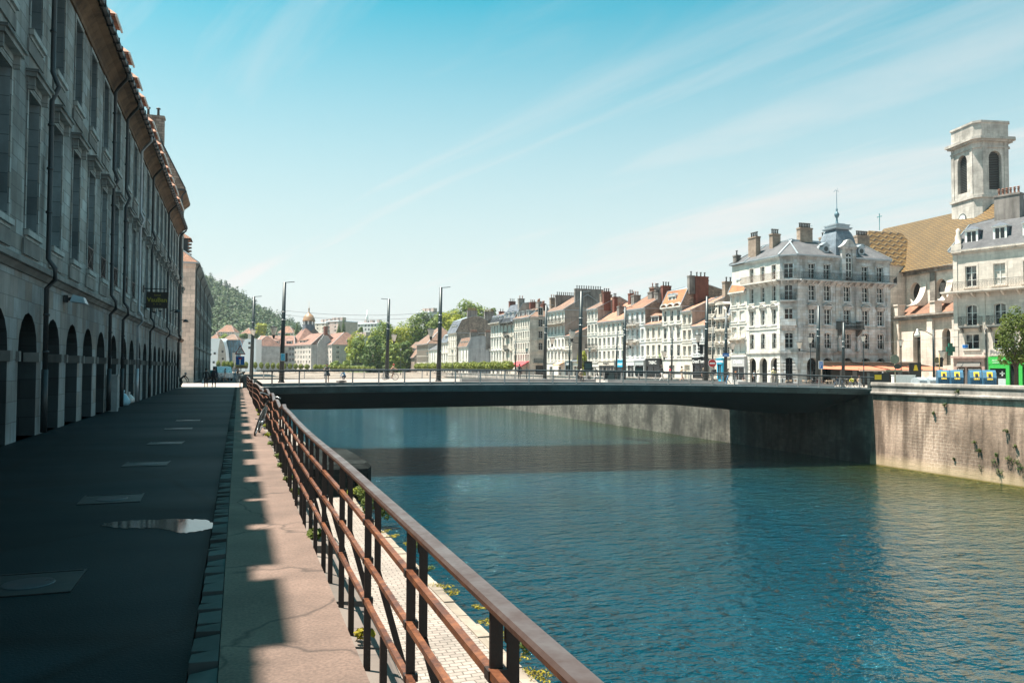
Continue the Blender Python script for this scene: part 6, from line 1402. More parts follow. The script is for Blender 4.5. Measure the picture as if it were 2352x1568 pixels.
for face_ in (0, 1):
    cl = MB(); zc_ = (zc1-2.1+zl0)/2+.5; n = 24
    for r0, d0, m_ in ((.95, .08, 0), (.7, .1, 1)): 
        P = [(r0*math.cos(2*math.pi*i/n), r0*math.sin(2*math.pi*i/n)) for i in range(n)]; cl.extry([(a, b+zc_) for a, b in P], -d0, -.051, m_)
    for i in range(12): a = i*math.pi/6; cl.bar((.76*math.cos(a), -.1, zc_+.76*math.sin(a)), (.9*math.cos(a), -.1, zc_+.9*math.sin(a)), .05, .03, 2, (0, 1, 0))
    cl.bar((0, -.12, zc_), (0, -.12, zc_+.6), .04, .06, 2, (0, 1, 0)); cl.bar((0, -.12, zc_), (.4, -.12, zc_-.06), .04, .07, 2, (0, 1, 0))
    o = cl.build('clock_face', [paint('clock ring', (.13, .15, .15), .5), M['white'], M['black']], tw); 
    o.location = (fc, -.05, 0) if face_ == 0 else (-.05, S/2+c/2, 0); o.rotation_euler = (0, 0, 0 if face_ == 0 else R(-90))

# ------------------------------------------------------------------ right building with the chemist
bA = on_line(2192, (76.4, 68.9), (78.4, 61.93)); dd = Vector((.276, -.961)); bB = (bA[0]+dd.x*21, bA[1]+dd.y*21)
DA = bA[2]; zr = lambda py: z_of(2192, py, DA)-GZ
e1, e2, e3, e4 = zr(811), zr(755), zr(668), zr(575)
W = 21; nb = 7; xs_ = [1.95+2.95*i for i in range(nb)]
M['rb'] = stone('cream building stone', (.64, .57, .50), .9, .42, (.46, .41, .37), .35, .12, bump=.2)
fl = [WINF(e1, 0, band=0), WINF(e2-e1, nb, 1.5, 1.65, .45, xs=xs_, band=1.2, bars=1), WINF(e3-e2, nb, 1.15, 2.3, .3, a=2, xs=xs_, sur=.2, band=0), WINF(e4-e3, nb, 1.2, 2.3, .35, xs=xs_, sur=.18, band=0)]
r, W, H = house('corner_shop_building', 'cream four storey building with long balcony, slate mansard and green chemist shop', 'building', bA[:2], bB, GZ, fl, 12, M['rb'], [(0, 0, 0, 0, 0), (1.9, 1.9, 1.0, 0, 3.0), (6, 6, 3.0, 0, 4.2)], M['rb'], M['slate2'], cornice=.35)
balcony(r, -1.0, W, e3-.1, 1.0, paint('grey iron', (.16, .15, .14), .5, .3), stonemat=M['rb'])
for i, x in enumerate(xs_):
    if i < 6: balcony(r, x-1.15, x+1.15, e2+.25, .75)
    dormer(r, x, .3, H+.35, 1.15, 1.75, 1.8, 0, M['slate'], M['slate'])
st_ = MB(); st_.box(.0, 1.1, -.35, .9, H-.3, H+.6); st_.lathe([(.5, .6), (.3, .8), (.35, 1.5), (.2, 1.9), (.25, 2.3), (.05, 2.5)], (.55, .2), 10, z0=H); st_.box(.05, .5, -.08, -.003, 0, H-.5); st_.box(3.15, 3.4, -.08, -.003, e1, e3-.3); st_.build('corner_ornament', M['rb'], r)
chimney(r, 4.7, 3.0, 2.6, 1.1, H+.6, H+6.0, M['chimgrey'], 6)
chimney(r, 11.5, 3.0, 2.6, 1.1, H+.6, H+6, M['chimgrey'], 6)
pp = MB(); pp.tube([(3.45, -.1, 0), (3.45, -.1, e2)], .06, 6); pp.build('downpipe', M['dkmetal'], r)
# shops on its ground floor
s1 = thing('shop', 'closed pinkish stone shopfront with two dark sign strips beside the chemist', 'shopfront', (bA[0], bA[1], GZ), math.atan2(dd.y, dd.x))
mb = MB(); pkm = paint('pink shop paint', (.42, .29, .25), .7)
mb.box(.0, 3.3, -.2, -.003, e1-1.0, e1-.55); mb.box(-.2, 3.5, -.4, -.003, e1-.549, e1-.35); mb.box(0, .35, -.15, -.003, 0, e1-1.001); mb.box(2.95, 3.3, -.15, -.003, 0, e1-1.001); mb.box(1.2, 1.42, -.12, -.003, 0, 2.4); mb.box(.35, 2.95, -.14, -.003, 2.4, 2.7); mb.build('frame', pkm, s1)
mb = MB(); mb.face([(.3, -.02, 0), (3, -.02, 0), (3, -.02, e1-1), (.3, -.02, e1-1)]); mb.build('pane', M['glassd'], s1)
mb = MB(); mb.face([(.4, -.16, e1-1.0), (2.9, -.16, e1-1.0), (2.9, -.45, e1-1.5), (.4, -.45, e1-1.5)]); mb.build('folded_awning', paint('grey folded awning', (.14, .13, .12), .8), s1)
for a, b, tx in ((.4, 1.15, 'ROUTEE'), (1.5, 2.9, 'MAISON ROUTEE')): q = MB(); q.box(a, b, -.1, -.03, 2.0, 2.38); q.build('sign_strip', M['black'], s1); text(s1, tx, ((a+b)/2, -.11, 2.19), .17, M['white'], bold=.004)
s2 = thing('chemist_shop', 'bright green chemist shopfront with white crosses on the glass and PHARMACIE lettering above', 'shopfront', (bA[0]+dd.x*3.75, bA[1]+dd.y*3.75, GZ), math.atan2(dd.y, dd.x))
mb = MB(); mb.box(0, 4.6, -.3, -.003, 2.75, e1-.45); mb.box(0, .12, -.25, -.003, 0, 2.749); mb.box(1.75, 2.1, -.3, -.003, 0, 2.749); mb.box(3.0, 3.35, -.3, -.003, 0, 2.749); mb.box(4.35, 4.6, -.25, -.003, 0, 2.749); mb.box(.12, 1.75, -.28, -.003, 2.3, 2.749); mb.build('frame', M['green'], s2)
mb = MB(); mb.face([(.12, -.05, 0), (4.5, -.05, 0), (4.5, -.05, 2.75), (.12, -.05, 2.75)]); mb.build('pane', M['glassd'], s2)
for x in (.45, 1.3): q = MB(); q.box(x-.07, x+.07, -.09, -.06, 1.5, 2.0); q.box(x-.25, x+.25, -.095, -.058, 1.68, 1.82); q.build('white_cross', M['white'], s2)
q = MB(); q.box(.9, 1.65, -.12, -.06, .2, 1.2); q.build('window_poster', flat('poster pale', (.45, .5, .52)), s2)
q = MB(); q.box(.0, 5.5, -.22, -.004, e1-.35, e1+.45); q.build('stone_fascia', M['rb'], s2); text(s2, 'PHARMACIE', (.15, -.24, e1+.05), .62, flat('grey letters', (.22, .22, .22)), align='LEFT', bold=.006); text(s2, 'ALOPATHIE', (.95, -.31, 3.15), .22, M['white']); text(s2, 'HOMEOPATHIE', (.95, -.31, 2.9), .15, M['white'])
# green cross sign on the church corner, street sign
p = at_d(2183, 802, DA-1); gc = thing('chemist_cross', 'dark green chemist cross sign hanging at the corner of the cream building', 'sign', (p.x, p.y, p.z), R(-10))
mb = MB(); mb.box(-.22, .22, -.1, .1, -.68, .68); mb.box(-.5, .5, -.101, .101, -.28, .28); mb.build('cross', paint('deep green sign', (.01, .12, .08), .4), gc); mb = MB(); mb.bar((.2, 0, .3), (1.0, 0, .3), .05, .05); mb.build('bracket', M['iron'], gc)
s3 = thing('street_sign', 'small blue street name plate on the cream building', 'sign', (bA[0]+dd.x*1.3-.1, bA[1]+dd.y*1.3, GZ+e1+.75), math.atan2(dd.y, dd.x)); mb = MB(); mb.box(-.3, .3, -.03, 0, -.18, .18); mb.box(-.34, .34, -.02, 0, -.22, .22, 1); mb.build('plate', [M['blue'], M['white']], s3)
# balcony plant
# ------------------------------------------------------------------ far distance: generic block helper
def block(name, label, cat, px0, px1, D0, D1, ety, nfl, bays, wm, roof, roofm, depth=14, side=None, zbase=GZ, sidebays=0, ww=1.5, group=None, o=.4, cap=None, wk=.55, frame=None, xt=None):
    a = at_d(px0, 850, D0); b = at_d(px1, 850, D1)
    H = z_of(px1, ety, D1)-zbase; u = H/nfl
    fl = [WINF(u, bays, ww, u*wk, u*.22, band=.8 if i == 0 else 0, sur=.0, sill=0, bars=1, dep=.2) for i in range(nfl)]
    r, W, HH = house(name, label, cat, (a.x, a.y), (b.x, b.y), zbase, fl, depth, wm, roof, side or wm, roofm, None, .25, group, o=o, capm=cap, frame=frame or M['frame'], glass=M['glassd'])
    if sidebays:
        for i in range(nfl):
            for k in range(sidebays):
                inst('window', win_mesh(ww, u*wk, 0, .03, 0, .12, 1, 1, [wm, M['frame'], M['glassd'], M['iron']], 0, 'fs'+wm.name), r, (W+.05, depth*(k+.5)/sidebays-ww/2, u*i+u*.22), R(90))
    return r, W, HH
cx1 = stone('pale complex stone', (.60, .54, .49), 1.2, .5, (.5, .45, .4), .25, .12, bump=.1); cx2 = stone('grey complex stone', (.42, .41, .41), 1.2, .5, (.3, .29, .28), .3, .12, bump=.1)
GC = 'wings of the stone complex with orange roofs'
zC = -1.5
r, W, H = block('stone_wing', 'long low wing of the stone complex with orange roof and three dormers', 'building', 583, 676, 420, 420, 794, 5, 13, cx2, [(0, 0, 0, 0, 0), (6.5, 6.5, 1.5, 2.0, 5.6)], M['tile4'], 13, group=GC, zbase=zC)
for x in (W*.2, W*.52, W*.84): dormer(r, x, 1.2, H+.5, 2.6 if x > W*.3 else 1.8, 2.0, 2.6, 2, M['tile4'], M['white2'])
r, W, H = block('stone_wing', 'left gabled end wing of the stone complex with sunny end wall', 'building', 564, 583, 428, 408, 794, 5, 4, cx1, [(0, 0, 0, 0, 0), (7, 7, 3, 3, 5.6)], M['tile4'], 14, group=GC, zbase=zC, side=cx2)
r, W, H = block('stone_pavilion', 'right pavilion of the stone complex with steep hipped orange roof and a row of dormers', 'building', 724, 762, 424, 402, 791, 6, 6, cx1, [(0, 0, 0, 0, 0), (8, 8, 2.4, 4.5, 6.6)], M['tile4'], 18, group=GC, zbase=zC, side=cx2, sidebays=3)
for i in range(3): dormer(r, W*.3+i*3.6, 1.4, H+.8, 2.2, 1.7, 2.4, 2, M['zinc'], M['white2'])
dr = dormer(r, W-1.0, 9, H+.8, 1.9, 2.0, 2.6, 0, M['tile2'], M['white2']); dr.rotation_euler = (0, 0, R(90))
r, W, H = block('stone_pavilion', 'central pavilion of the stone complex with stepped gable and steep orange roof', 'building', 675, 714, 420, 404, 791, 6, 6, cx1, [(0, 0, 0, 0, 0), (7.5, 7.5, 3.5, 1.5, 6.2)], M['tile4'], 17, group=GC, zbase=zC, side=cx2)
for i in range(2): dormer(r, W*.25+i*4.4, 1.4, H+.8, 2.6, 1.7, 2.4, 2, M['tile2'], M['white2'])
g = MB(); x0 = W+.05
for i in range(6): g.box(x0, x0+.9, 3+i*.7, 12-i*.7, (H if i == 0 else H+i*.9), H+(i+1)*.9)
g.box(x0, x0+.9, 3, 12, 0, H); g.box(x0, x0+1.2, 6.6, 8.4, H+5, H+9.5, 1); g.build('stepped_gable', [cx2, M['chimbrick']], r)
# round stair turret and cupola tower of the complex
p = at_d(713, 850, 425); tw2 = thing('cupola_tower', 'steep orange pyramid roof topped by a small domed lantern behind the stone complex', 'tower', (p.x, p.y+14, zC), R(12))
zt = lambda y: z_of(713, y, 440)-zC
q = MB(); q.box(-8, 8, -8, 8, 0, zt(790)); q.build('wall', cx2, tw2)
q = MB(); b = zt(790); t_ = zt(751)
q.raw([(-9, -9, b), (9, -9, b), (9, 9, b), (-9, 9, b), (-2, -2, t_), (2, -2, t_), (2, 2, t_), (-2, 2, t_)], [(0, 1, 5, 4), (1, 2, 6, 5), (2, 3, 7, 6), (3, 0, 4, 7), (4, 5, 6, 7)]); q.build('pyramid_roof', M['tile4'], tw2)
q = MB(); q.lathe([(3.9, zt(765)), (3.5, zt(752)), (3.3, zt(745))], n=8, sm=False); q.build('shaft', M['slate'], tw2)
q = MB(); q.lathe([(3.0, zt(746)), (3.0, zt(738))], n=8, sm=False)
for i in range(8): a = (i+.5)*math.pi/4; q.box(3.0*math.cos(a)*.94-.35, 3.0*math.cos(a)*.94+.35, 3.0*math.sin(a)*.94-.35, 3.0*math.sin(a)*.94+.35, zt(746), zt(738), 1)
q.build('lantern', [M['glassd'], M['white']], tw2)
q = MB(); zz = zt(738); q.lathe([(3.6, zz), (3.5, zz+.4), (3.1, zz+1.8), (2.4, zz+3.1), (1.3, zz+4.1), (.4, zz+4.8), (.3, zz+6.4), (.5, zz+6.9), (.1, zz+7.4), (.06, zz+11)], n=12); q.build('dome', paint('copper brown dome', (.30, .17, .09), .5), tw2)
p = at_d(700, 850, 412); 
# modern curved white building
mw = paint('white curved cladding', (.74, .77, .8), .35, 0, .08); mg = plaster('taupe side cladding', (.36, .33, .30), .2)
for i, (pxa, pxb, top, lab) in enumerate(((478, 520, 777, 'left white building with a curved quarter round roof and taupe side'), (549, 587, 778, 'right white building with a curved quarter round roof bulging to the left'))):
    D = 392; a = at_d(pxa, 850, D); b = at_d(pxb, 850, D); Hh = z_of(pxb, top, D)-zC; wd = (b-a).length
    o_ = thing('curved_building', lab, 'building', (a.x, a.y, zC), math.atan2(b.y-a.y, b.x-a.x), 'white curved modern buildings'); q = MB(); n = 14
    if i == 0:
        P = [(wd*1.0-(wd*.42)*(1-math.cos(math.pi/2*(1-k/n))) if False else wd*.62+wd*.38*math.cos(math.pi/2*k/n), Hh*(.25+.75*math.sin(math.pi/2*k/n))) for k in range(n+1)]; poly = [(0, 0), (wd, 0)]+P+[(0, Hh)]
        q.extry(poly, 0, 9, 0); q.extry([(x-.05, z) for x, z in [(wd*.50, 0), (wd, 0)]+P[:-1]]+[(wd*.62, Hh*.93), (wd*.55, Hh*.7)], -.25, -.01, 1)
    else:
        P = [(wd*.45-wd*.45*math.cos(math.pi/2*k/n), Hh*(.12+.88*math.sin(math.pi/2*k/n))) for k in range(n+1)]; poly = list(reversed([(wd, 0), (wd, Hh)]+list(reversed(P))+[(0, 0)])); q.extry(poly, 0, 9, 0)
    q.build('shell', [mw, mg], o_)
    for (x, z) in ([(wd*.75, Hh*.2), (wd*.75, Hh*.4), (wd*.73, Hh*.6), (wd*.25, Hh*.3), (wd*.3, Hh*.55)] if i == 0 else [(wd*.55, Hh*.85), (wd*.55, Hh*.72), (wd*.7, Hh*.5)]): m = MB(); m.box(x, x+1.0, -.32, -.26 if i == 0 else -.02, z, z+1.0); m.build('window', M['glassd'], o_)
a = at_d(519, 850, 396); b = at_d(551, 850, 396); Hh = z_of(535, 780, 396)-zC; wd = (b-a).length
o_ = thing('glass_building', 'dark blue glazed link between the two white curved buildings', 'building', (a.x, a.y, zC), math.atan2(b.y-a.y, b.x-a.x)); q = MB(); q.box(0, wd, 0, 7, 0, Hh); q.build('wall', glassm('blue curtain glass', (.03, .09, .13), .12), o_)
q = MB()
for i in range(5): q.box(wd*(i+.5)/5-.1, wd*(i+.5)/5+.1, -.1, -.003, 0, Hh)
for i in range(6): q.box(0, wd, -.08, -.003, Hh*(i+1)/6-.12, Hh*(i+1)/6)
q.box(wd*.45, wd*.72, -.2, -.11, 0, Hh*.62, 1); q.build('mullion', [M['pole'], mg], o_)
# hillside houses and blocks behind
GH = 'red roofed houses below the wooded hill'
zh = lambda px, py, D: z_of(px, py, D)
for (px0, px1, D, ey, rh, by, nb_, lab, cat) in ((499, 536, 600, 762, 5.5, 772, 7, 'large pale house with dark dotted red roof at the foot of the hill', 'house'), (480, 500, 560, 778, 5.0, 800, 3, 'house with red roof partly hidden at the left foot of the hill', 'house'), (552, 576, 620, 766, 5.0, 780, 4, 'small red roofed house left of the round tree', 'house'), (637, 672, 560, 764, 5.0, 776, 6, 'wide hipped red roofed house between the tall pole and the dome', 'house'), (508, 545, 520, 782, 4.5, 800, 5, 'low brown red roofed house above the curved buildings', 'house')):
    a = at_d(px0, by, D); block('hill_house', lab, cat, px0, px1, D, D, ey, 2, nb_, M['white2'], [(0, 0, 0, 0, 0), (6, 6, 4, 4, rh)], M['tile'] if nb_ != 5 else M['tile3'], 12, zbase=a.z, group=GH)
def flats(px0, px1, D, top, base, nfl, nb_, wm, lab, side=0, extra=None):
    a = at_d(px0, base, D); r, W, H = block('apartment_block', lab, 'apartment block', px0, px1, D, D*.985, top, nfl, nb_, wm, [(0, 0, 0, 0, 0), (.3, .3, .3, .3, .5)], M['zinc'], 16, zbase=a.z, o=.1)
    for x in (W*.2, W*.5, W*.85): q = MB(); q.box(x, x+2.2, 3, 6, H+.5, H+2.6); q.build('rooftop_stack', M['pink'], r)
    return r, W, H
flats(722, 747, 520, 741, 790, 6, 2, M['white3'], 'beige apartment block left half beside the pink one')
flats(747, 776, 515, 737, 790, 6, 2, M['pink'], 'pink apartment block with roof stacks behind the stone complex')
flats(820, 865, 560, 742, 780, 4, 6, M['white4'], 'white terraced apartment block with a thin rooftop mast')
flats(955, 985, 480, 716, 760, 3, 4, M['white4'], 'pale flat block rising out of the trees left of the tall pole')
flats(800, 828, 430, 773, 795, 2, 5, M['white4'], 'low flat roofed white houses above the yellow green trees')
p = at_d(843, 742, 562); mb = MB(); mb.tube([(0, 0, 0), (0, 0, 9)], [.7, .4], 8); mb.box(-.9, .9, -.9, .9, 3, 4.4); o = mb.build('mast', M['white']); o.location = (p.x, p.y, p.z); tag(o, 'thin white rooftop mast on the terraced apartment block', 'mast')
block('gabled_house', 'pale gabled house half hidden above the yellow green trees', 'house', 866, 898, 430, 430, 776, 2, 3, M['white2'], [(0, 0, 0, 0, 0), (5, 5, 3, 3, 4.5)], M['tile3'], 11, zbase=at_d(866, 800, 430).z)
q = MB(); p = at_d(703, 850, 405)

# ------------------------------------------------------------------ foliage
def blob_tree(mb, blobs, n, size, rnd, m=0, up=.35, jit=.5):
    vols = [b[3]*b[4]*b[5] for b in blobs]; tot = sum(vols)
    for b, v in zip(blobs, vols):
        k = max(6, int(n*v/tot))
        for i in range(k):
            z = rnd.uniform(-1, 1); a = rnd.uniform(0, 2*math.pi); r = math.sqrt(1-z*z); d = Vector((r*math.cos(a), r*math.sin(a), z))
            s = rnd.uniform(.62, 1.0)**.6
            c = Vector((b[0]+d.x*b[3]*s, b[1]+d.y*b[4]*s, b[2]+d.z*b[5]*s))
            nrm = (d+Vector((rnd.uniform(-jit, jit), rnd.uniform(-jit, jit), rnd.uniform(-jit, jit)+up))).normalized()
            t = nrm.cross(Vector((rnd.uniform(-1, 1), rnd.uniform(-1, 1), rnd.uniform(-1, 1)))).normalized(); u = nrm.cross(t)
            l = size*rnd.uniform(.6, 1.35); w = l*rnd.uniform(.45, .75)
            mb.face([c-t*l*.5, c-u*w*.5+t*l*.05, c+t*l*.5, c+u*w*.5+t*l*.05], m)
def tree(name, label, base, h, rad, leaf, seed=1, n=1500, size=.55, group=None, trunk=.18, crown0=.25, lumps=14, cat='tree', flat_=.9):
    rnd = random.Random(seed); o = thing(name, label, cat, base, rnd.uniform(0, 6), group)
    c0 = h*crown0; ch = h-c0; bl = [(0, 0, c0+ch*.5, rad*.72, rad*.72, ch*.42)]
    for i in range(lumps):
        a = rnd.uniform(0, 6.28); zz = rnd.uniform(.12, .92); rr = rad*rnd.uniform(.45, .8)*math.sin(math.pi*min(.95, zz*.85+.12))
        s = rad*rnd.uniform(.25, .45); bl.append((rr*math.cos(a), rr*math.sin(a), c0+ch*zz, s, s, s*flat_))
    mb = MB(); blob_tree(mb, bl, n, size, rnd); mb.build('crown', leaf, o)
    tk = MB(); tk.tube([(0, 0, -.3), (0, 0, c0), (rad*.08, 0, c0+ch*.5)], [trunk*1.2, trunk, trunk*.5], 8)
    for i in range(4): a = i*1.6+rnd.random(); tk.tube([(0, 0, c0*.9), (rad*.35*math.cos(a), rad*.35*math.sin(a), c0+ch*.35)], [trunk*.6, trunk*.2], 6)
    tk.build('trunk', M['bark'], o); return o
# the wooded bank above the houses
GT = 'trees of the wooded bank above the houses'
LT = M['leafy']; LG = M['leaf']; LD = M['leafd']
tl = [ # px, base y, D, top y, radius px, leaf, label
 (825, 852, 372, 775, 22, LG, 'dark green tree at the left foot of the wooded bank'), (818, 840, 392, 752, 20, LT, 'yellow green tree at the left edge of the wooded bank beside the stone pavilion'),
 (858, 850, 352, 768, 24, LD, 'dark green tree behind the cyclist in the wooded bank'), (880, 830, 372, 735, 26, LG, 'green tree with open crown above the second tall pole'),
 (905, 852, 335, 790, 20, LG, 'low green tree beside the old stone house'), (918, 820, 372, 745, 27, LT, 'bright yellow green tree in the middle of the wooded bank'),
 (945, 815, 392, 722, 27, LG, 'tall green tree left of the tallest pole on the bank'), (972, 810, 402, 712, 26, LD, 'rounded dark green tree directly below the pale flat block'),
 (995, 800, 400, 724, 22, LG, 'green tree just left of the tall bridge pole, below the hilltop'), (1035, 790, 400, 716, 26, LT, 'yellow green tree right of the tall bridge pole'),
 (1045, 775, 430, 702, 24, LD, 'dark tree on the hilltop right of the tall pole'), (1072, 770, 430, 695, 28, LG, 'highest broad tree on the hilltop'), (1100, 775, 425, 697, 26, LG, 'round green tree on the hilltop right of the highest one'),
 (1127, 780, 420, 705, 22, LD, 'dark green tree just above the white end house'), (1015, 780, 425, 712, 20, LG, 'green tree behind the tall bridge pole on the hilltop'), (932, 850, 345, 785, 18, LD, 'dark shrubby tree just left of the brown steep roof'),
 (865, 800, 400, 762, 18, LT, 'pale yellow green tree below the terraced apartments'), (895, 800, 395, 722+30, 20, LG, 'green tree behind the lantern of the second pole'), (1058, 790, 385, 722, 24, LT, 'yellow tree behind the mansard house on the bank'), (1086, 790, 390, 718, 22, LG, 'green tree over the mansard house stacks')]
for i, (px, by, D, ty, rp, lf, lab) in enumerate(tl):
    b = at_d(px, by, D); t = at_d(px, ty, D); h = t.z-b.z; tree('broadleaf_tree', lab, (b.x, b.y, b.z-4), h+4.5, rp*1.35*D/FL, lf, 40+i, 2600, 1.1, GT, .5, .06, 26)
# hillside under those trees
mb = MB(); prof = [(780, 846, 400), (830, 810, 400), (880, 790, 405), (930, 775, 410), (980, 760, 415), (1040, 745, 430), (1100, 745, 430), (1180, 760, 430), (1400, 800, 420)]; pv = None
for px, py, D in prof:
    t = at_d(px, py, D+8); b = at_d(px, 853, D-55); f = at_d(px, py, D+160); cur = [Vector((b.x, b.y, GZ-.2)), t, Vector((f.x, f.y, t.z+2)), Vector((f.x*1.3, f.y*1.3, GZ-.2))]
    if pv:
        for k in range(3): mb.face([pv[k], cur[k], cur[k+1], pv[k+1]])
    pv = cur
structure(mb, 'hillside', plaster('wood floor', (.06, .08, .02), .4))
# other single trees in the distance
for i, (px, by, D, ty, rp, lf, lab) in enumerate([(600, 775, 560, 740, 17, LT, 'large rounded yellow green tree between the two tall poles below the hill'), (515, 790, 540, 768, 15, LG, 'green tree above the curved white buildings'), (560, 778, 560, 765, 9, LD, 'dark tree beside the red roofs below the hill'), (662, 780, 540, 768, 9, LD, 'dark low tree behind the complex right of the tall pole'), (588, 778, 575, 760, 10, LD, 'dark tree half hidden by the thinner tall pole'),
       (802, 775, 520, 742, 10, LD, 'round dark tree right of the pink apartments'), (840-12, 775, 500, 752, 9, LG, 'small round green tree in front of the terraced apartments'), (770, 850, 335, 828, 14, LG, 'bushy green shrub tree before the right stone pavilion'), (795, 850, 330, 826, 11, LG, 'green bush right of the shrub tree before the stone pavilion')]):
    b = at_d(px, by, D); t = at_d(px, ty, D); tree('broadleaf_tree', lab, b, t.z-b.z, rp*D/FL, lf, 90+i, 700, 1.4, 'single trees in the distance', .4, .1, 10)
def conifer(px, by, ty, D, lab, w=.22):
    b = at_d(px, by, D); t = at_d(px, ty, D); h = t.z-b.z; rnd = random.Random(px); o = thing('conifer', lab, 'tree', b, 0, 'conifers in the distance'); mb = MB()
    for k in range(14):
        f = k/14; z = h*(.12+.86*f); r = h*w*(1-f)*rnd.uniform(.8, 1.15)+.15
        for j in range(9): a = j*.7+k; p = Vector((r*math.cos(a), r*math.sin(a), z-r*.35)); c = Vector((0, 0, z+.3)); s = Vector((-math.sin(a), math.cos(a), 0))*r*.3; mb.face([c, p-s, p+Vector((0, 0, -.3)), p+s])
    mb.build('crown', M['leafd'], o); tk = MB(); tk.tube([(0, 0, 0), (0, 0, h)], [.3, .05], 6); tk.build('trunk', M['bark'], o)
conifer(682, 770, 738, 545, 'small dark conifer left of the dome'); conifer(778, 775, 742, 500, 'dark conifer beside the pink apartments', .28); conifer(789, 770, 728, 505, 'slender sparse conifer, tallest beside the pink apartments', .16)
conifer(688-52, 700, 690, 900, 'tiny conifer on the ridge of the wooded hill') if False else None
# wooded hill
rnd = random.Random(5); mb = MB()
ridge = [(300, 560), (380, 590), (440, 622), (478, 645), (520, 664), (560, 690), (600, 716), (640, 738), (670, 752), (692, 768), (730, 785)]
DH = 900; rows_ = 9; grid = []
for px, py in ridge:
    col = []
    for k in range(rows_):
        f = k/(rows_-1); D = 640+(DH-640)*f; yy = 792+(py-792)*(f**.72); p = at_d(px, min(yy, 800), D); col.append(p)
    col.append(at_d(px, py+14, DH+120)); grid.append(col)
for a, b in zip(grid, grid[1:]):
    for k in range(rows_): mb.face([a[k], b[k], b[k+1], a[k+1]])
structure(mb, 'hill', plaster('hill floor', (.06, .10, .05), .3))
mb = MB(); 
for i in range(1900):
    u = rnd.random()*(len(ridge)-1.001); a = int(u); fu = u-a; v = rnd.random()*(rows_-1.001); b = int(v); fv = v-b
    p = grid[a][b].lerp(grid[a+1][b], fu).lerp(grid[a][b+1].lerp(grid[a+1][b+1], fu), fv); s = rnd.uniform(3.0, 5.6)
    con = rnd.random() < .3
    if con: blob_tree(mb, [(p.x, p.y, p.z+s*1.2, s*.45, s*.45, s*1.5)], 34, 2.3, rnd, 1, .5, .4)
    else: blob_tree(mb, [(p.x, p.y, p.z+s*.6, s, s, s*.85)], 44, 2.6, rnd, 0 if rnd.random() < .75 else 1, .5, .4)
o = mb.build('hillside_forest', [M['leafh'], leafm('hill leaf dark', (.05, .085, .04), .15)]); o['kind'] = 'stuff'; tag(o, 'dense green forest covering the big hill behind the left buildings', 'forest')
# clipped trees along the far quay: small round ones then the taller row
tm = MB(); rr = random.Random(8); blob_tree(tm, [(0, 0, 2.6, .95, .95, 1.1), (0, 0, 2.6, .7, .7, .8)], 420, .42, rr, 0, .3, .6); cme = tm.mesh('crown', M['leaf'] if False else leafm('clipped leaf', (.22, .26, .045), .4)); tk = MB(); tk.tube([(0, 0, 0), (0, 0, 2.4)], [.08, .06], 6); tme = tk.mesh('trunk', M['bark'])
def clipped(x, y, s, lab, grp, k): 
    o = thing('clipped_tree', lab, 'tree', (x, y, GZ), k*1.3, grp); o.scale = s; inst('crown', cme, o); inst('trunk', tme, o)
bl = [501, 514, 523, 532, 545, 554.5, 565, 586, 600, 614.5, 627, 640, 653, 666, 679, 691, 705, 725, 735, 746, 758, 769, 780, 790, 801, 812, 823, 834, 845, 857]
ref = ['beside the left end house', 'below the curved building', 'left of the tall pole', 'between the two tall poles', 'below the stone complex', 'left of the leaning person', 'right of the leaning person', 'below the wooded bank']
for i, px in enumerate(bl):
    D = 292-(px-500)*.05 if px < 760 else 285
    q = at_d(px, 850, D); yc = 836+(px-501)*.028
    z = z_of(px, yc, D); s = (z-GZ)/2.6; s2 = 1.0 if px > 690 else .88
    clipped(q.x, q.y, (s2*(1.1 if px > 750 else 1), s2*(1.1 if px > 750 else 1), max(.75, s)), 'ball clipped tree number %d from the left, %s' % (i+1, ref[min(7, i//4)]), 'ball clipped trees along the far quay', i)
Y = 188.0; i = 0
while Y < 300:
    clipped(64.0, Y, (1.25, 1.35, 1.08+.06*math.sin(i*2.1)), 'dense clipped tree number %d counted from the right end of its row' % (i+1), 'hedge-like row of clipped trees on the far quay', i+50); Y += 3.3; i += 1
# tree at the right edge
b = at_d(2318, 880, 76); tree('street_tree', 'dense green tree at the right edge in front of the chemist', (b.x+.9, b.y, GZ), 8.3, 2.05, leafm('street leaf', (.13, .17, .03), .4), 7, 5200, .22, None, .16, .26, 24)
# green climber between annex and the narrow house
p = on_line(1343, LP, LQ); rr = random.Random(2); mb = MB(); blob_tree(mb, [(0, 0, 1.5, 1.0, 1.4, 1.6), (0, 0, 4.0, 1.1, 1.5, 1.7), (0, 0, 5.2, .9, 1.2, .9)], 1100, .4, rr); o = mb.build('climbing_plant', M['leafy']); o.location = (p[0]-.6, p[1], GZ); tag(o, 'bright green climbing plant on the shop annex wall behind the pole', 'plant')
# weeds and plants: towpath edge, quay ledge, river wall, balcony
def weed(px, py, z, r, h, n, lab, sz=.1, mat=None, at=None, grp='weeds on the towpath edge'):
    p = at or at_z(px, py, z); rr = random.Random(int(px*7+py)); mb = MB(); 
    bl = [(rr.uniform(-r, r)*.7, rr.uniform(-r, r)*.7, h*rr.uniform(.25, .7), r*rr.uniform(.3, .5), r*rr.uniform(.3, .5), h*rr.uniform(.25, .4)) for _ in range(7)]; blob_tree(mb, bl, n, sz, rr, 0, .6, .6)
    for k in range(6): a = k*1.05; mb.bar((0, 0, 0), (r*.6*math.cos(a), r*.6*math.sin(a), h*.8), .012, .012, 1)
    o = mb.build('weed', [mat or M['leafw'], M['bark']]); o.location = p; return tag(o, lab, 'weed', grp)
weed(865, 1190, -7.25, .95, 1.7, 900, 'large bushy weed on the towpath edge just past the pier stump', .17)
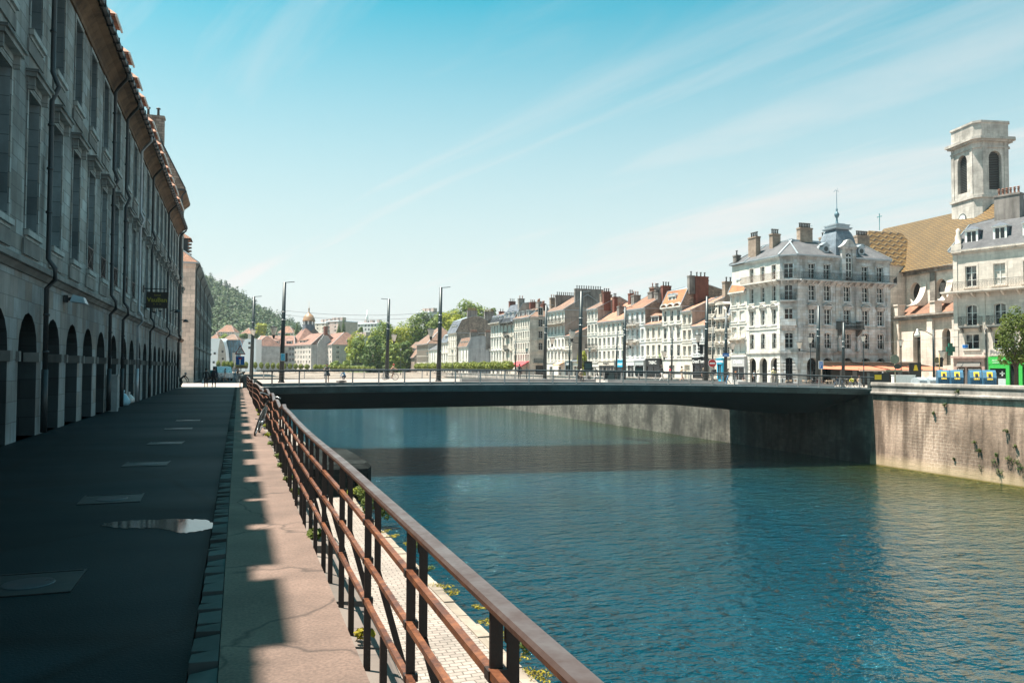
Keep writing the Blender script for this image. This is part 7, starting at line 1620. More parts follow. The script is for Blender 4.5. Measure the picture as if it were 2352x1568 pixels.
weed(838, 1155, -7.25, .6, 1.3, 500, 'bushy weed behind the largest one on the towpath edge', .16); weed(812, 1140, -7.25, .9, .6, 500, 'low yellow green weed nearest the pier stump', .15, M['leafy'])
weed(952, 1272, -7.25, .28, 1.0, 260, 'narrow upright weed growing between the towpath edge and water', .11); weed(985, 1311, -7.25, .25, .3, 110, 'tiny round weed on the towpath edge', .08)
weed(1213, 1500, -7.25, .32, .75, 300, 'pointed green weed at the near end of the towpath edge', .09); weed(1192, 1482, -7.25, .1, .5, 80, 'small sprig beside the pointed weed on the towpath edge', .07)
M['moss'] = leafm('yellow moss', (.30, .25, .02), .3)
for i, (px, py, r) in enumerate([(905, 1232, .4), (935, 1250, .35), (1015, 1345, .5), (1035, 1362, .45), (1125, 1430, .45), (1165, 1465, .5), (1195, 1510, .4), (1225, 1545, .5), (1250, 1560, .5), (880, 1222, .5), (1098, 1395, .3)]):
    weed(px, py, -7.27, r, .12, 160, 'yellow moss patch number %d from the far end of the towpath edge' % (i+1), .07, M['moss'], grp='patches of yellow moss on the towpath edge')
for i, (y, x) in enumerate([(2.9, .86), (4.1, .88), (5.2, .8), (8.3, .76), (11.2, .74), (12.6, .74), (14.3, .75), (16.0, .75), (18.5, .74), (21, .74), (24, .78), (30, .76), (33, .76)]):
    weed(y*10, i, 0, .09 if i > 2 else .07, .07 if i < 3 else .11, 110, 'plant tuft number %d from the camera under the rusty railing' % (i+1), .035 if i < 3 else .06, M['moss'] if i in (0, 2) else M['leafy'] if i > 8 else M['leafw'], Vector((x, y, -.03)), 'plant tufts at the foot of the railing')
rr = random.Random(21)
wl = [(2240, 1010), (2290, 1040), (2312, 985), (2335, 1020), (2255, 1075), (2300, 1085), (2200, 895), (2345, 1075), (2338, 1060), (2250, 1030), (2195, 1050), (2285, 1062), (2320, 1055), (2170, 925), (2146, 945)]
for i, (px, py) in enumerate(wl):
    p = at_x(px, py, XW-.12-(.0 if py < 950 else .12)); weed(px, py, 0, .2 if py < 1055 else .42, .35 if py < 1055 else .7, 90, 'weed clump number %d hanging from the sunlit river wall right of the bridge' % (i+1), .12, M['leafd'] if i % 3 else M['leafw'], Vector((p.x-.1, p.y, p.z-.3)), 'weed clumps on the sunlit river wall')
o = weed(2243, 705, 0, .42, .9, 500, 'bright yellow green potted plant on the first iron balcony of the cream building', .14, M['leafy'], at_d(2243, 712, DA-1.2), None)
# ------------------------------------------------------------------ people
SKIN = paint('skin', (.42, .24, .17), .55, 0, .1); SKIND = paint('dark skin tone', (.16, .09, .06), .55, 0, .1)
def cloth(name, col): return paint('cloth '+name, col, .85, 0, .2, 6)
def person(label, loc, rz, pose='stand', h=1.74, shirt=(.3, .3, .3), legs=(.05, .06, .09), shoe=(.03, .03, .03), hair=(.03, .02, .015), skin=None, shorts=False, sleeves=False, longhair=False, female=False, mirror=1, extra=None, group=None):
    k = h/1.74; V = []; E = []; RD = []; MT = []
    def v(p, r, m, par=None):
        V.append(Vector((p[0]*mirror, p[1], p[2]))*k); RD.append(r*k); MT.append(m)
        if par is not None: E.append((par, len(V)-1))
        return len(V)-1
    lean = 0; hipz = .93; sy = 0; kn = {}; arms = {}
    sw = .19 if not female else .165; hw = .10 if not female else .11
    if pose == 'stand': L = {s: ((s*.10, .02, .50), (s*.11, 0, .09), (s*.13, .13, .04)) for s in (-1, 1)}; A = {s: ((s*.24, -.03, 1.13), (s*.25, .04, .88), (s*.25, .07, .80)) for s in (-1, 1)}
    elif pose == 'walk': L = {-1: ((-.09, .20, .52), (-.09, .26, .10), (-.10, .40, .05)), 1: ((.09, -.02, .50), (.09, -.34, .17), (.10, -.27, .05))}; A = {-1: ((-.24, -.12, 1.14), (-.24, -.10, .90), (-.24, -.06, .82)), 1: ((.24, .06, 1.13), (.23, .22, .95), (.22, .28, .89))}
    elif pose == 'lean': lean = .30; hipz = .92; L = {-1: ((-.10, -.02, .50), (-.12, -.10, .09), (-.14, .03, .04)), 1: ((.10, .0, .50), (.13, -.06, .09), (.14, .07, .04))}; A = {s: ((s*.27, .40, 1.08), (s*.12, .56, 1.12), (s*.06, .60, 1.12)) for s in (-1, 1)}
    elif pose == 'sit': hipz = .50; lean = .25; L = {s: ((s*.13, .42, .50), (s*.12, .46, .10), (s*.13, .60, .05)) for s in (-1, 1)}; A = {s: ((s*.27, .16, .72), (s*.12, .36, .60), (s*.06, .42, .60)) for s in (-1, 1)}
    elif pose == 'crouch': hipz = .34; lean = .45; L = {-1: ((-.16, .38, .46), (-.13, .20, .09), (-.14, .34, .04)), 1: ((.16, .36, .40), (.14, .12, .08), (.15, .27, .04))}; A = {s: ((s*.26, .40, .50), (s*.14, .58, .34), (s*.1, .62, .28)) for s in (-1, 1)}
    elif pose == 'point': L = {-1: ((-.09, .20, .52), (-.09, .26, .10), (-.10, .40, .05)), 1: ((.09, -.02, .50), (.09, -.34, .17), (.10, -.27, .05))}; A = {-1: ((-.24, -.06, 1.14), (-.22, .10, .95), (-.2, .16, .9)), 1: ((.26, .24, 1.34), (.24, .50, 1.40), (.24, .58, 1.41))}
    elif pose == 'hand_face': L = {-1: ((-.08, .18, .52), (-.08, .22, .10), (-.09, .36, .05)), 1: ((.08, .0, .50), (.08, -.30, .15), (.09, -.22, .05))}; A = {-1: ((-.22, -.06, 1.12), (-.24, .04, .88), (-.24, .08, .80)), 1: ((.25, .12, 1.22), (.14, .16, 1.46), (.10, .14, 1.53))}
    elif pose == 'cycle': hipz = .98; lean = .52; L = {-1: ((-.10, .34, .78), (-.10, .22, .40), (-.11, .36, .36)), 1: ((.10, .30, .60), (.10, .10, .22), (.11, .24, .18))}; A = {s: ((s*.24, .56, 1.16), (s*.24, .78, 1.06), (s*.22, .84, 1.05)) for s in (-1, 1)}
    elif pose == 'bend': hipz = .80; lean = .75; L = {s: ((s*.12, .12, .48), (s*.13, -.04, .09), (s*.14, .1, .04)) for s in (-1, 1)}; A = {s: ((s*.22, .62, .80), (s*.16, .72, .56), (s*.14, .74, .5)) for s in (-1, 1)}
    def sp(t, dz): return (0, math.sin(lean*1.25)*dz, hipz+math.cos(lean*1.25)*dz)
    root = v((0, 0, hipz), .135 if not female else .14, 2 if not female or shorts or legs else 1)
    w1 = v(sp(0, .18), .125 if not female else .11, 1, root); ch = v(sp(0, .36), .15 if not female else .13, 1, w1); up_ = v(sp(0, .47), .115, 1, ch)
    nk = v((0, sp(0, .54)[1]+.01, sp(0, .54)[2]), .052, 0, up_)
    hd0 = sp(0, .61); hl = lean*.35
    h1 = v((0, hd0[1]+.015, hd0[2]+.02), .072, 0, nk); h2 = v((0, hd0[1]+.02, hd0[2]+.10), .092, 0, h1); h3 = v((0, hd0[1]+.0, hd0[2]+.165), .062, 4, h2)
    ns = v((0, hd0[1]+.122, hd0[2]+.075), .014, 0, h2)
    for s in (-1, 1):
        hp = v((s*hw, 0, hipz-.05), .098, 2, root); kk, an, to = L[s]
        mid = Vector((s*hw, 0, hipz-.05)).lerp(Vector(kk), .5); lm = 2
        v(tuple(mid), .085, 2, hp); kn_ = v(kk, .060, 0 if shorts else 2, len(V)-1); mc = Vector(kk).lerp(Vector(an), .35); v(tuple(mc), .058, 0 if shorts else 2, kn_); a_ = v(an, .040, 0 if shorts else 2, len(V)-1); hl_ = v((an[0], an[1]-.05, to[2]), .035, 3, a_); v(to, .034, 3, a_)
        c = sp(0, .45); sh = v((s*sw, c[1], c[2]), .060, 1, up_); e, w_, hd = A[s]
        el = v(e, .042, 1 if sleeves else 0, sh); wr = v(w_, .028, 1 if sleeves else 0, el); d = (Vector(hd)-Vector(w_)); d = d.normalized() if d.length else Vector((0, 0, -1)); palm = v(tuple(Vector(w_)+d*.075), .030, 0, wr)
        side = d.cross(Vector((s, .2, 0)))
        side = side.normalized() if side.length > .01 else Vector((0, 1, 0))
        for f in range(4): b_ = Vector(w_)+d*.115+side*((f-1.5)*.021); x = v(tuple(b_), .010, 0, palm); v(tuple(b_+d*(.055+.012*(1.5-abs(f-1.5)))+Vector((-s*.012, 0, 0))), .0085, 0, x)
        t_ = Vector(w_)+d*.05+side*.05; v(tuple(t_), .011, 0, palm)
    me = bpy.data.meshes.new('body'); me.from_pydata([tuple(p) for p in V], E, []); o = bpy.data.objects.new('tmp', me); C.objects.link(o)
    md = o.modifiers.new('s', 'SKIN'); md.branch_smoothing = .3
    sk = me.skin_vertices[0].data
    for i, r in enumerate(RD): sk[i].radius = (r, r*(.78 if MT[i] in (1, 2) and i < 4 else .95)); sk[i].use_root = (i == 0)
    ss = o.modifiers.new('u', 'SUBSURF'); ss.levels = 1; ss.render_levels = 1
    dg = bpy.context.evaluated_depsgraph_get(); dg.update(); me2 = bpy.data.meshes.new_from_object(o.evaluated_get(dg)); bpy.data.objects.remove(o)
    me2.materials.clear(); nm = '%.2f %.2f %.2f'
    for m in (skin or SKIN, cloth(nm % tuple(shirt), shirt), cloth(nm % tuple(legs), legs), cloth(nm % tuple(shoe), shoe), cloth(nm % tuple(hair), hair)): me2.materials.append(m)
    for p in me2.polygons:
        c = p.center; best = None; bd = 9
        for a, b in E:
            ab = V[b]-V[a]; t = max(0, min(1, (c-V[a]).dot(ab)/max(1e-9, ab.length_squared))); dd_ = (c-(V[a]+ab*t)).length-(RD[a]*(1-t)+RD[b]*t)
            if dd_ < bd: bd = dd_; best = MT[a] if t < .5 else MT[b]
        if c.z > (hd0[2]+.13)*k and abs(c.x) < .15: best = 4
        if (hd0[2]+.04)*k < c.z and c.y < (hd0[1]-.01)*k and abs(c.x) < .13*k: best = 4
        p.material_index = best; p.use_smooth = True
    r = thing('person', label, 'person', loc, rz, group); bo = bpy.data.objects.new('body', me2); link(bo, r); add_kid(r, bo)
    # face: eyes, mouth, ears ; hair
    f = MB(); fy = hd0[1]+.108; fz = hd0[2]
    for s in (-1, 1): f.lathe([(.004, -.008), (.011, 0), (.004, .008)], (s*.032*k, fy*k), 6, 1, z0=(fz+.095)*k); f.lathe([(.008, -.025), (.017, 0), (.008, .025)], (s*.093*k, (hd0[1]+.01)*k), 6, 0, z0=(fz+.08)*k)
    f.box(-.022*k, .022*k, (fy-.012)*k, (fy-.001)*k, (fz+.028)*k, (fz+.036)*k, 2); f.build('face', [skin or SKIN, M['black'], M['red']], r)
    hm = MB(); hm.lathe([(.098, .0), (.108, .05), (.100, .10), (.07, .14), (.02, .16)] if not longhair else [(.06, -.20), (.09, -.10), (.105, .02), (.110, .06), (.100, .11), (.07, .145), (.02, .165)], (0, (hd0[1]-.018)*k), 10, z0=(fz+.065)*k); hm.build('hair', me2.materials[4], r)
    if extra: extra(r, k)
    return r
def backpack(col):
    def f(r, k): mb = MB(); mb.box(-.15, .15, -.30, -.12, 1.05, 1.5); mb.box(-.12, .12, -.34, -.301, 1.1, 1.3); mb.build('backpack', cloth('pack', col), r)
    return f
def bag_(col, x=-.27):
    def f(r, k): mb = MB(); mb.raw([(x-.02, -.1, .72), (x+.02, -.1, .72), (x+.02, .16, .72), (x-.02, .16, .72), (x-.09, -.16, .34), (x+.09, -.16, .34), (x+.09, .22, .34), (x-.09, .22, .34)], [(0, 1, 2, 3), (4, 7, 6, 5), (0, 4, 5, 1), (1, 5, 6, 2), (2, 6, 7, 3), (3, 7, 4, 0)]); mb.tube([(x, -.06, .72), (x, .02, .84), (x, .12, .72)], .008, 4); mb.build('carrier_bag', cloth('bag', col), r)
    return f
def skirt(col, z0=.55, z1=1.0):
    def f(r, k): mb = MB(); mb.lathe([(.30, z0), (.24, (z0+z1)/2), (.15, z1)], n=14); mb.build('skirt', cloth('skirt', col), r)
    return f
def at_foot(px, py, z):
    p = at_z(px, py, z); return (p.x, p.y, z)
def on_deck(px, s):      # point on the bridge deck, s metres in from its near edge
    lo, hi = 0.0, 1.0
    for _ in range(40):
        t = (lo+hi)/2; p = bp(t, s, 0); v_ = p-EYE; pxp = 1176+FL*v_.dot(RTV)/v_.dot(FW)
        if pxp < px: lo = t
        else: hi = t
    p = bp(t, s, zd(t)+up(t)); return (p.x, p.y, p.z)
face_cam = 0.0
VIEW = -R(18.95)
# walkers in the shaded street
person('dark silhouetted walker carrying a white plastic bag, left of the two in the shaded street', at_foot(473, 889, RZ), R(5), 'walk', 1.72, (.03, .03, .035), (.025, .025, .03), sleeves=True, extra=bag_((.6, .65, .7)))
person('tall dark silhouetted walker with a shoulder bag, right of the two in the shaded street', at_foot(491, 890, RZ), R(-5), 'walk', 1.82, (.02, .025, .05), (.02, .02, .025), sleeves=True, mirror=-1, extra=backpack((.03, .03, .04)))
person('grey haired person bending forward beside the far end of the arcade', at_foot(414, 890, RZ), R(-60), 'bend', 1.72, (.03, .035, .04), (.02, .03, .03), hair=(.25, .25, .26), sleeves=True)
person('woman in white shorts and dark floral top walking with a hand at her face', at_foot(517, 876.5, RZ), R(90), 'hand_face', 1.68, (.12, .10, .10), (.65, .62, .6), shorts=True, female=True, hair=(.06, .04, .03))
person('person in light blue dress standing in the shaded side of the square', at_foot(529, 873, RZ), R(20), 'stand', 1.66, (.12, .28, .40), (.10, .2, .3), female=True, longhair=True)
person('person in pale blue shirt and jeans near the road sign post', at_foot(540, 872, RZ), R(170), 'stand', 1.74, (.35, .5, .58), (.08, .16, .24))
person('dark haired person with dark backpack right behind the road sign post', at_foot(547, 873, RZ), R(200), 'stand', 1.68, (.05, .04, .04), (.05, .06, .08), extra=backpack((.04, .03, .03)))
# on the bridge
person('person in chequered shirt leaning on the bridge handrail near the left tall pole', on_deck(751, .75), R(170), 'lean', 1.72, (.13, .12, .13), (.04, .04, .05), shorts=True, hair=(.02, .015, .01), extra=skirt((.10, .10, .11), .62, .98))
person('crouching man in a blue shirt on the far pavement of the bridge', on_deck(793, 17), R(120), 'crouch', 1.75, (.04, .14, .26), (.03, .05, .09), sleeves=True)
cyc = on_deck(896, 12)
person('cyclist in red cap and brown shirt riding to the right across the bridge', cyc, R(-97), 'cycle', 1.76, (.32, .2, .14), (.35, .3, .25), hair=(.35, .05, .04), shorts=True)
person('person in dark clothes standing in front of the tiled corner house', on_deck(1193, 19), R(10), 'stand', 1.82, (.03, .035, .04), (.03, .03, .035), sleeves=True)
person('person in beige top and dark skirt sitting on the long bridge bench', on_deck(1334, 1.9), R(172), 'sit', 1.66, (.35, .26, .2), (.035, .03, .03), female=True, hair=(.5, .42, .36), sleeves=True)
person('dark haired person in black sitting behind the bench left of the thick pole', on_deck(1374, 11), R(70), 'sit', 1.7, (.03, .03, .03), (.5, .48, .48), sleeves=True)
person('tall man in black shirt and white trousers walking right across the bridge', on_deck(1520, 8.5), R(-95), 'walk', 1.86, (.02, .02, .022), (.6, .57, .55), hair=(.1, .08, .07), sleeves=True)
person('man in dark red shirt and grey trousers walking behind the man in white trousers', on_deck(1539, 8.0), R(-95), 'walk', 1.72, (.35, .02, .04), (.20, .22, .22), mirror=-1)
person('person in beige shirt and light trousers pointing right while walking on the bridge', on_deck(1566, 8.2), R(-95), 'point', 1.76, (.5, .38, .28), (.5, .38, .30), shorts=True, sleeves=True)
person('woman in black top standing behind the thick pole at the traffic lights', on_deck(1616, 14), R(180), 'stand', 1.7, (.04, .04, .04), (.04, .05, .05), female=True, longhair=True, hair=(.25, .2, .15))
person('man with a black jacket and dark trousers walking left beneath the no entry sign', on_deck(1638, 7.0), R(85), 'walk', 1.80, (.03, .03, .03), (.06, .05, .04), sleeves=True, extra=backpack((.25, .18, .12)))
person('boy in black jacket and blue jeans walking close behind the bridge railing', on_deck(1672, 1.3), R(80), 'walk', 1.5, (.02, .025, .03), (.06, .16, .28), sleeves=True, shoe=(.6, .6, .6))
person('red haired child standing right of the boy in the black jacket', on_deck(1690, 12), R(180), 'stand', 1.35, (.1, .1, .12), (.5, .5, .5), hair=(.35, .12, .04), longhair=True)
person('man in pale yellow jacket walking toward us at the right part of the bridge', on_deck(1777, 2.4), R(150), 'walk', 1.80, (.55, .48, .28), (.2, .18, .16), sleeves=True, hair=(.55, .53, .5))
person('person in white shirt and black trousers beside the arches of the corner building', at_foot(1752, 882, HZ) if False else on_deck(1753, 20), R(190), 'stand', 1.72, (.65, .68, .7), (.03, .03, .04))
person('seated child in dark top on a post near the grey shopfront', on_deck(1707, 16), R(180), 'sit', 1.4, (.04, .04, .05), (.5, .45, .4))
# terrace guests
tg = [(1926, 'man in blue cap and dark jacket seated right of the thin pole by the terrace', (.03, .05, .09), (.05, .12, .2), (.08, .12, .25)), (1958, 'person in bright yellow vest sitting at the terrace behind the bicycles', (.65, .62, .05), (.05, .07, .1), (.5, .4, .3)), (1972, 'person with reddish hair and pale jacket seated at the end of the terrace', (.45, .3, .2), (.08, .08, .1), (.35, .12, .06)), (2028, 'grey haired waiter in dark jacket standing by the board under the awning', (.03, .05, .09), (.03, .03, .04), (.4, .4, .4))]
for i, (px, lab, a_, b_, c_) in enumerate(tg):
    D = 98-i*.0; p = at_d(px, 862, 97 if i < 3 else 100); person(lab, (p.x, p.y, HZ+(.0 if i < 3 else 0)), R(60+50*i), 'sit' if i < 3 else 'stand', 1.76, a_, b_, hair=c_, sleeves=True)
# ------------------------------------------------------------------ bicycles
def bicycle(name, label, loc, rz, col, tilt=0, group=None, basket=False):
    o = thing(name, label, 'bicycle', loc, rz, group); o.rotation_euler = (0, tilt, rz) if not isinstance(tilt, tuple) else tilt
    for i, y in enumerate((-.52, .52)):
        w_ = MB(); n = 24
        w_.tube([(0, y+.335*math.cos(2*math.pi*j/n), .345+.335*math.sin(2*math.pi*j/n)) for j in range(n+1)], .020, 6, 0); w_.tube([(0, y+.305*math.cos(2*math.pi*j/n), .345+.305*math.sin(2*math.pi*j/n)) for j in range(n+1)], .012, 5, 1)
        for j in range(12): a = j*math.pi/6; w_.bar((0, y, .345), (0, y+.3*math.cos(a), .345+.3*math.sin(a)), .006, .006, 1)
        w_.tube([(-.045, y, .345), (.045, y, .345)], .022, 8, 1); w_.build('wheel', [M['black'], M['alu']], o)
    f = MB(); bb = (0, -.06, .29); st = (0, -.18, .86); hd = (0, .34, .86); hb = (0, .38, .70)
    for a, b, r in ((bb, st, .018), (st, hd, .016), (bb, hb, .02), (hd, (0, .32, .98), .018), (bb, (0, -.52, .345), .012), ((0, -.17, .8), (0, -.52, .345), .010), (hb, (0, .52, .345), .014)): f.tube([a, b], r, 8)
    f.tube([(0, -.52, .345), (0, -.5, .70), (0, -.2, .72)], .008, 5)
    f.build('frame', paint('bike '+str(col), col, .35, .2, .1), o)
    s = MB(); s.raw([(-.07, -.32, .93), (.07, -.32, .93), (.02, -.04, .92), (-.02, -.04, .92), (-.07, -.32, .97), (.07, -.32, .97), (.02, -.04, .95), (-.02, -.04, .95)], [(0, 3, 2, 1), (4, 5, 6, 7), (0, 1, 5, 4), (1, 2, 6, 5), (2, 3, 7, 6), (3, 0, 4, 7)]); s.tube([(0, -.19, .84), (0, -.2, .94)], .014, 6); s.build('saddle', M['black'], o)
    h_ = MB(); h_.tube([(-.27, .22, 1.02), (-.2, .30, 1.03), (0, .35, 1.0), (.2, .30, 1.03), (.27, .22, 1.02)], .013, 6); h_.tube([(-.27, .24, 1.0), (-.22, .3, .96)], .008, 4); h_.build('handlebar', M['alu'], o)
    c = MB(); c.tube([(.03, -.06, .29), (.05, -.06, .29)], .09, 14); c.bar((.06, -.06, .29), (.06, .1, .2), .015, .02); c.bar((-.06, -.06, .29), (-.06, -.22, .38), .015, .02); c.box(.06, .14, .06, .14, .185, .205); c.box(-.14, -.06, -.26, -.18, .37, .39); c.build('pedal_crank', M['alu'], o)
    if basket: b = MB(); b.box(-.14, .14, .42, .66, .86, 1.06); b.build('front_basket', M['iron'], o)
    return o
nb_ = at_z(583, 958, 0); bicycle('bicycle', 'dark city bicycle with cream tyres leaning against the rusty railing', (rx(21)-.34, 21.6, 0), 0, (.02, .025, .025), (0, .30, R(-7)), None, False)
bicycle('bicycle', 'thin wheeled road bicycle ridden by the cyclist on the bridge', cyc, R(-97), (.04, .04, .045))
GBK = 'bicycles parked around the square'
for i, (px, py, rz_, lab, col) in enumerate([(497, 876, 60, 'dark bicycle standing behind the tall silhouetted walker', (.02, .05, .08)), (505, 875, 75, 'blue black bicycle left of the woman in white shorts', (.02, .06, .1)), (553, 874, 120, 'dark bicycle leaning behind the litter bin', (.03, .03, .03)), (482, 877, 95, 'black bicycle between the two silhouetted walkers', (.02, .02, .02))]):
    q = at_foot(px, py, RZ); bicycle('bicycle', lab, q, R(rz_), col, 0, GBK)
cols = [(.05, .05, .06), (.3, .05, .04), (.45, .4, .35), (.04, .1, .18), (.3, .22, .15), (.02, .02, .02), (.5, .5, .5)]
wh = ['leftmost', 'second', 'third', 'fourth', 'fifth', 'sixth', 'rightmost']
for i in range(7):
    px = 1870+i*13.5 if i < 2 else 1890+i*14; p = at_d(px, 865, 90.5); bicycle('bicycle', 'parked bicycle in the rack before the terrace, %s of seven' % wh[i], (p.x, p.y, HZ), R(70+i*9), cols[i], 0, 'bicycles racked before the terrace')
# cafe chairs and tables
def chair(label, loc, rz):
    o = thing('cafe_chair', label, 'chair', loc, rz, 'folding wooden chairs of the terrace'); wd = paint('pale wood slats', (.50, .36, .25), .6)
    for s in (-1, 1):
        m = MB(); m.bar((s*.2, .2, 0), (s*.2, -.2, .86), .025, .03); m.build('leg', wd, o); m = MB(); m.bar((s*.17, -.2, 0), (s*.17, .2, .45), .025, .03); m.build('leg', wd, o)
    m = MB()
    for k in range(5): m.box(-.2, .2, -.18+k*.085, -.12+k*.085, .44, .46)
    m.build('seat', wd, o); m = MB(); m.box(-.2, .2, -.19, -.165, .66, .72); m.box(-.2, .2, -.21, -.185, .78, .85); m.build('backrest', wd, o); return o
def table(label, loc):
    o = thing('cafe_table', label, 'table', loc, 0, 'round terrace tables'); m = MB(); m.lathe([(.33, .71), (.34, .735)], n=16); m.build('table_top', M['white3'], o); m = MB(); m.tube([(0, 0, 0), (0, 0, .71)], .025, 6); m.lathe([(.22, 0), (.2, .03)], n=10); m.build('stand', M['iron'], o)
for i, px in enumerate([1803, 1815, 1830, 1848, 1858, 1895, 1908]):
    p = at_d(px, 865, 93.5); chair('folding wooden cafe chair, number %d from the left on the terrace' % (i+1), (p.x, p.y, HZ), R(40+i*77))
for i, px in enumerate([1809, 1852, 1901]):
    p = at_d(px, 865, 94); table('round cafe table, %s of three among the folding chairs' % ('leftmost', 'middle', 'rightmost')[i], (p.x, p.y, HZ))
p = at_d(567, 850, 0.0) if False else None
# ------------------------------------------------------------------ tall bridge poles with lanterns
GP = 'tall tapered tram poles on the bridge'
def lantern(par, x, z, s=1, name='lantern'):
    mb = MB(); mb.tube([(0, 0, z-.1), (x*.5, 0, z-.12), (x, 0, z+.02)], .03, 6); mb.lathe([(.04, z-.05), (.10, z+.08), (.13, z+.22), (.13, z+.3)], (x, 0), 10, z0=0); mb.build('lamp_arm', M['pole'], par)
    g = MB(); g.lathe([(.14, z+.3), (.34, z+1.0), (.35, z+1.02)], (x, 0), 10); g.build('lamp_glass', M['lampglass'], par); g = MB(); g.lathe([(.38, z+1.02), (.38, z+1.08), (.05, z+1.12)], (x, 0), 10); g.build('lamp_cap', M['pole'], par)
def tall_pole(label, px, topy, base, D=None, lan=0, arm=0, hgt=None, r=.24):
    if isinstance(base, tuple): loc = base
    else: p = at_d(px, 860, D); loc = (p.x, p.y, base)
    Dd = (Vector(loc)-EYE).dot(FW); top = z_of(px, topy, Dd); h = top-loc[2]
    o = thing('tram_pole', label, 'pole', loc, VIEW, GP); k = (.0)
    mb = MB(); mb.tube([(0, 0, -.05), (h*.02, 0, h)], [r, r*.58], 12); mb.tube([(0, 0, 0), (0, 0, .12)], r*1.25, 12); mb.build('shaft', M['pole'], o)
    mb = MB(); s = 1 if arm >= 0 else -1; mb.bar((h*.02, 0, h-.04), (h*.02+s*.9, 0, h+.03), .10, .05); mb.build('top_arm', M['alu'] if abs(arm) > 1 else M['pole'], o)
    if lan: lantern(o, lan, h*.44)
    cb = MB()
    for z in (h*.62, h*.7): cb.tube([(h*.013, 0, z), (h*.013, 0, z+.06)], r*.95, 10)
    cb.build('cable_clamp', M['alu'], o)
    return o, h
P1, h1 = tall_pole('tall dark pole at the left end of the bridge carrying the blue sign', 646, 647, on_deck(646, 3.2), lan=-.75)
P2, h2 = tall_pole('tall dark pole near the middle of the bridge, before the wooded bank', 1007, 659, on_deck(1007, 3.2), lan=-.75)
P3, h3 = tall_pole('thick dark pole in front of the brown gable wall of the terrace', 1331, 668, on_deck(1331, 3.6), lan=-.75, arm=2)
P4, h4 = tall_pole('thick dark pole carrying the traffic lights in front of the white row', 1621, 680, on_deck(1621, 4.2), lan=-.75)
P0, h0 = tall_pole('thinner dark pole left of the bridge behind the first tall pole', 577, 680, (6.0+0*1, 0, 0) if False else tuple(list(at_d(577, 850, 93))[:2])+(RZ,), lan=.0)
lantern(P0, .15, 5.2)
P5, h5 = tall_pole('dark pole on the far side of the bridge beside the cyclist', 888, 686, on_deck(888, 20), lan=.8, arm=-1)
P6, h6 = tall_pole('dark pole on the far side of the bridge before the tiled corner house', 1251, 700, on_deck(1251, 22), lan=.9, arm=2)
P7, h7 = tall_pole('dark pole on the far side before the six bay white house', 1433, 705, on_deck(1433, 22), lan=.8)
P8, h8 = tall_pole('grey blue pole in front of the corner building arcade and awning', 1878, 702, HZ, 97, lan=-2.2, arm=2, r=.30)
P9, h9 = tall_pole('slim grey pole in front of the dark stone balcony of the corner building', 1936, 740, HZ, 94, r=.22)
P10, h10 = tall_pole('dark pole beside the blue street plate before the narrow ornate houses', 1666, 716, on_deck(1666, 20), lan=.9)
P11, h11 = tall_pole('thin dark pole between the white row and the no entry sign', 1636, 748, on_deck(1636, 24), r=.12)
# low light poles near the row
for i, (px, ty, D, lab) in enumerate([(1183, 768, 150, 'thin dark lamp pole before the white end houses'), (1307, 757, 125, 'grey light pole left of the thick pole before the brown gable'), (1415, 756, 100, 'dark lamp pole left of the fourth tall pole'), (1542, 750, 100, 'dark street lamp pole with an old lantern before the tall white house')]):
    tall_pole(lab, px, ty, GZ, D, lan=(-.9 if i == 3 else 0), r=.14)
# old style street lamps
def street_lamp(px, topy, D, lab, arm=0):
    p = at_d(px, 860, D); z = z_of(px, topy, D)-GZ; o = thing('street_lamp', lab, 'street lamp', (p.x, p.y, GZ), VIEW, 'old style street lamps with glass heads')
    mb = MB(); mb.lathe([(.12, 0), (.11, .8), (.06, .9), (.045, z-1.1), (.03, z-1.0)], n=10)
    mb.lathe([(.04, z-1.0), (.1, z-.92), (.13, z-.8), (.13, z-.74)], n=10); mb.build('post', M['pole'], o)
    g = MB(); g.lathe([(.13, z-.74), (.30, z-.12), (.31, z-.1)], n=8, sm=False); g.build('lamp_glass', M['lampglass'], o); g = MB(); g.lathe([(.35, z-.1), (.35, z-.05), (.04, z)], n=8, sm=False); g.build('lamp_cap', M['pole'], o)
street_lamp(1862, 773, 95, 'street lamp left of the grey blue pole before the arches'); street_lamp(1984, 770, 96, 'street lamp in front of the terracotta awning'); street_lamp(2070, 780, 98, 'small street lamp before the church wall')
for i, (px, ty, D) in enumerate([(1210, 800, 150), (1355, 798, 145), (1124, 800, 215), (1039, 803, 230), (981, 808, 230), (920, 800, 250)]): street_lamp(px, ty, D, 'small distant street lamp, %s along the far quay from the right' % ('second', 'first', 'third', 'fourth', 'fifth', 'sixth')[i])
# curved arm lamp before the church
p = at_d(2145, 870, 82); o = thing('street_lamp', 'black post before the church with long curved arm lamp and a side lantern', 'street lamp', (p.x, p.y, GZ), VIEW); zt_ = z_of(2142, 757, 82)-GZ
mb = MB(); mb.tube([(0, 0, 0), (0, 0, zt_)], [.12, .08], 10); mb.tube([(0, 0, zt_-.6), (-.8, 0, zt_-.15), (-1.6, 0, zt_)], .04, 6); mb.build('post', M['pole'], o)
mb = MB(); mb.lathe([(.32, -.75), (.28, -.5), (.12, -.15), (.04, .1)], (-1.65, 0), 12, z0=zt_); mb.build('lamp_shade', M['lampglass'], o); lantern(o, .9, zt_*.48)
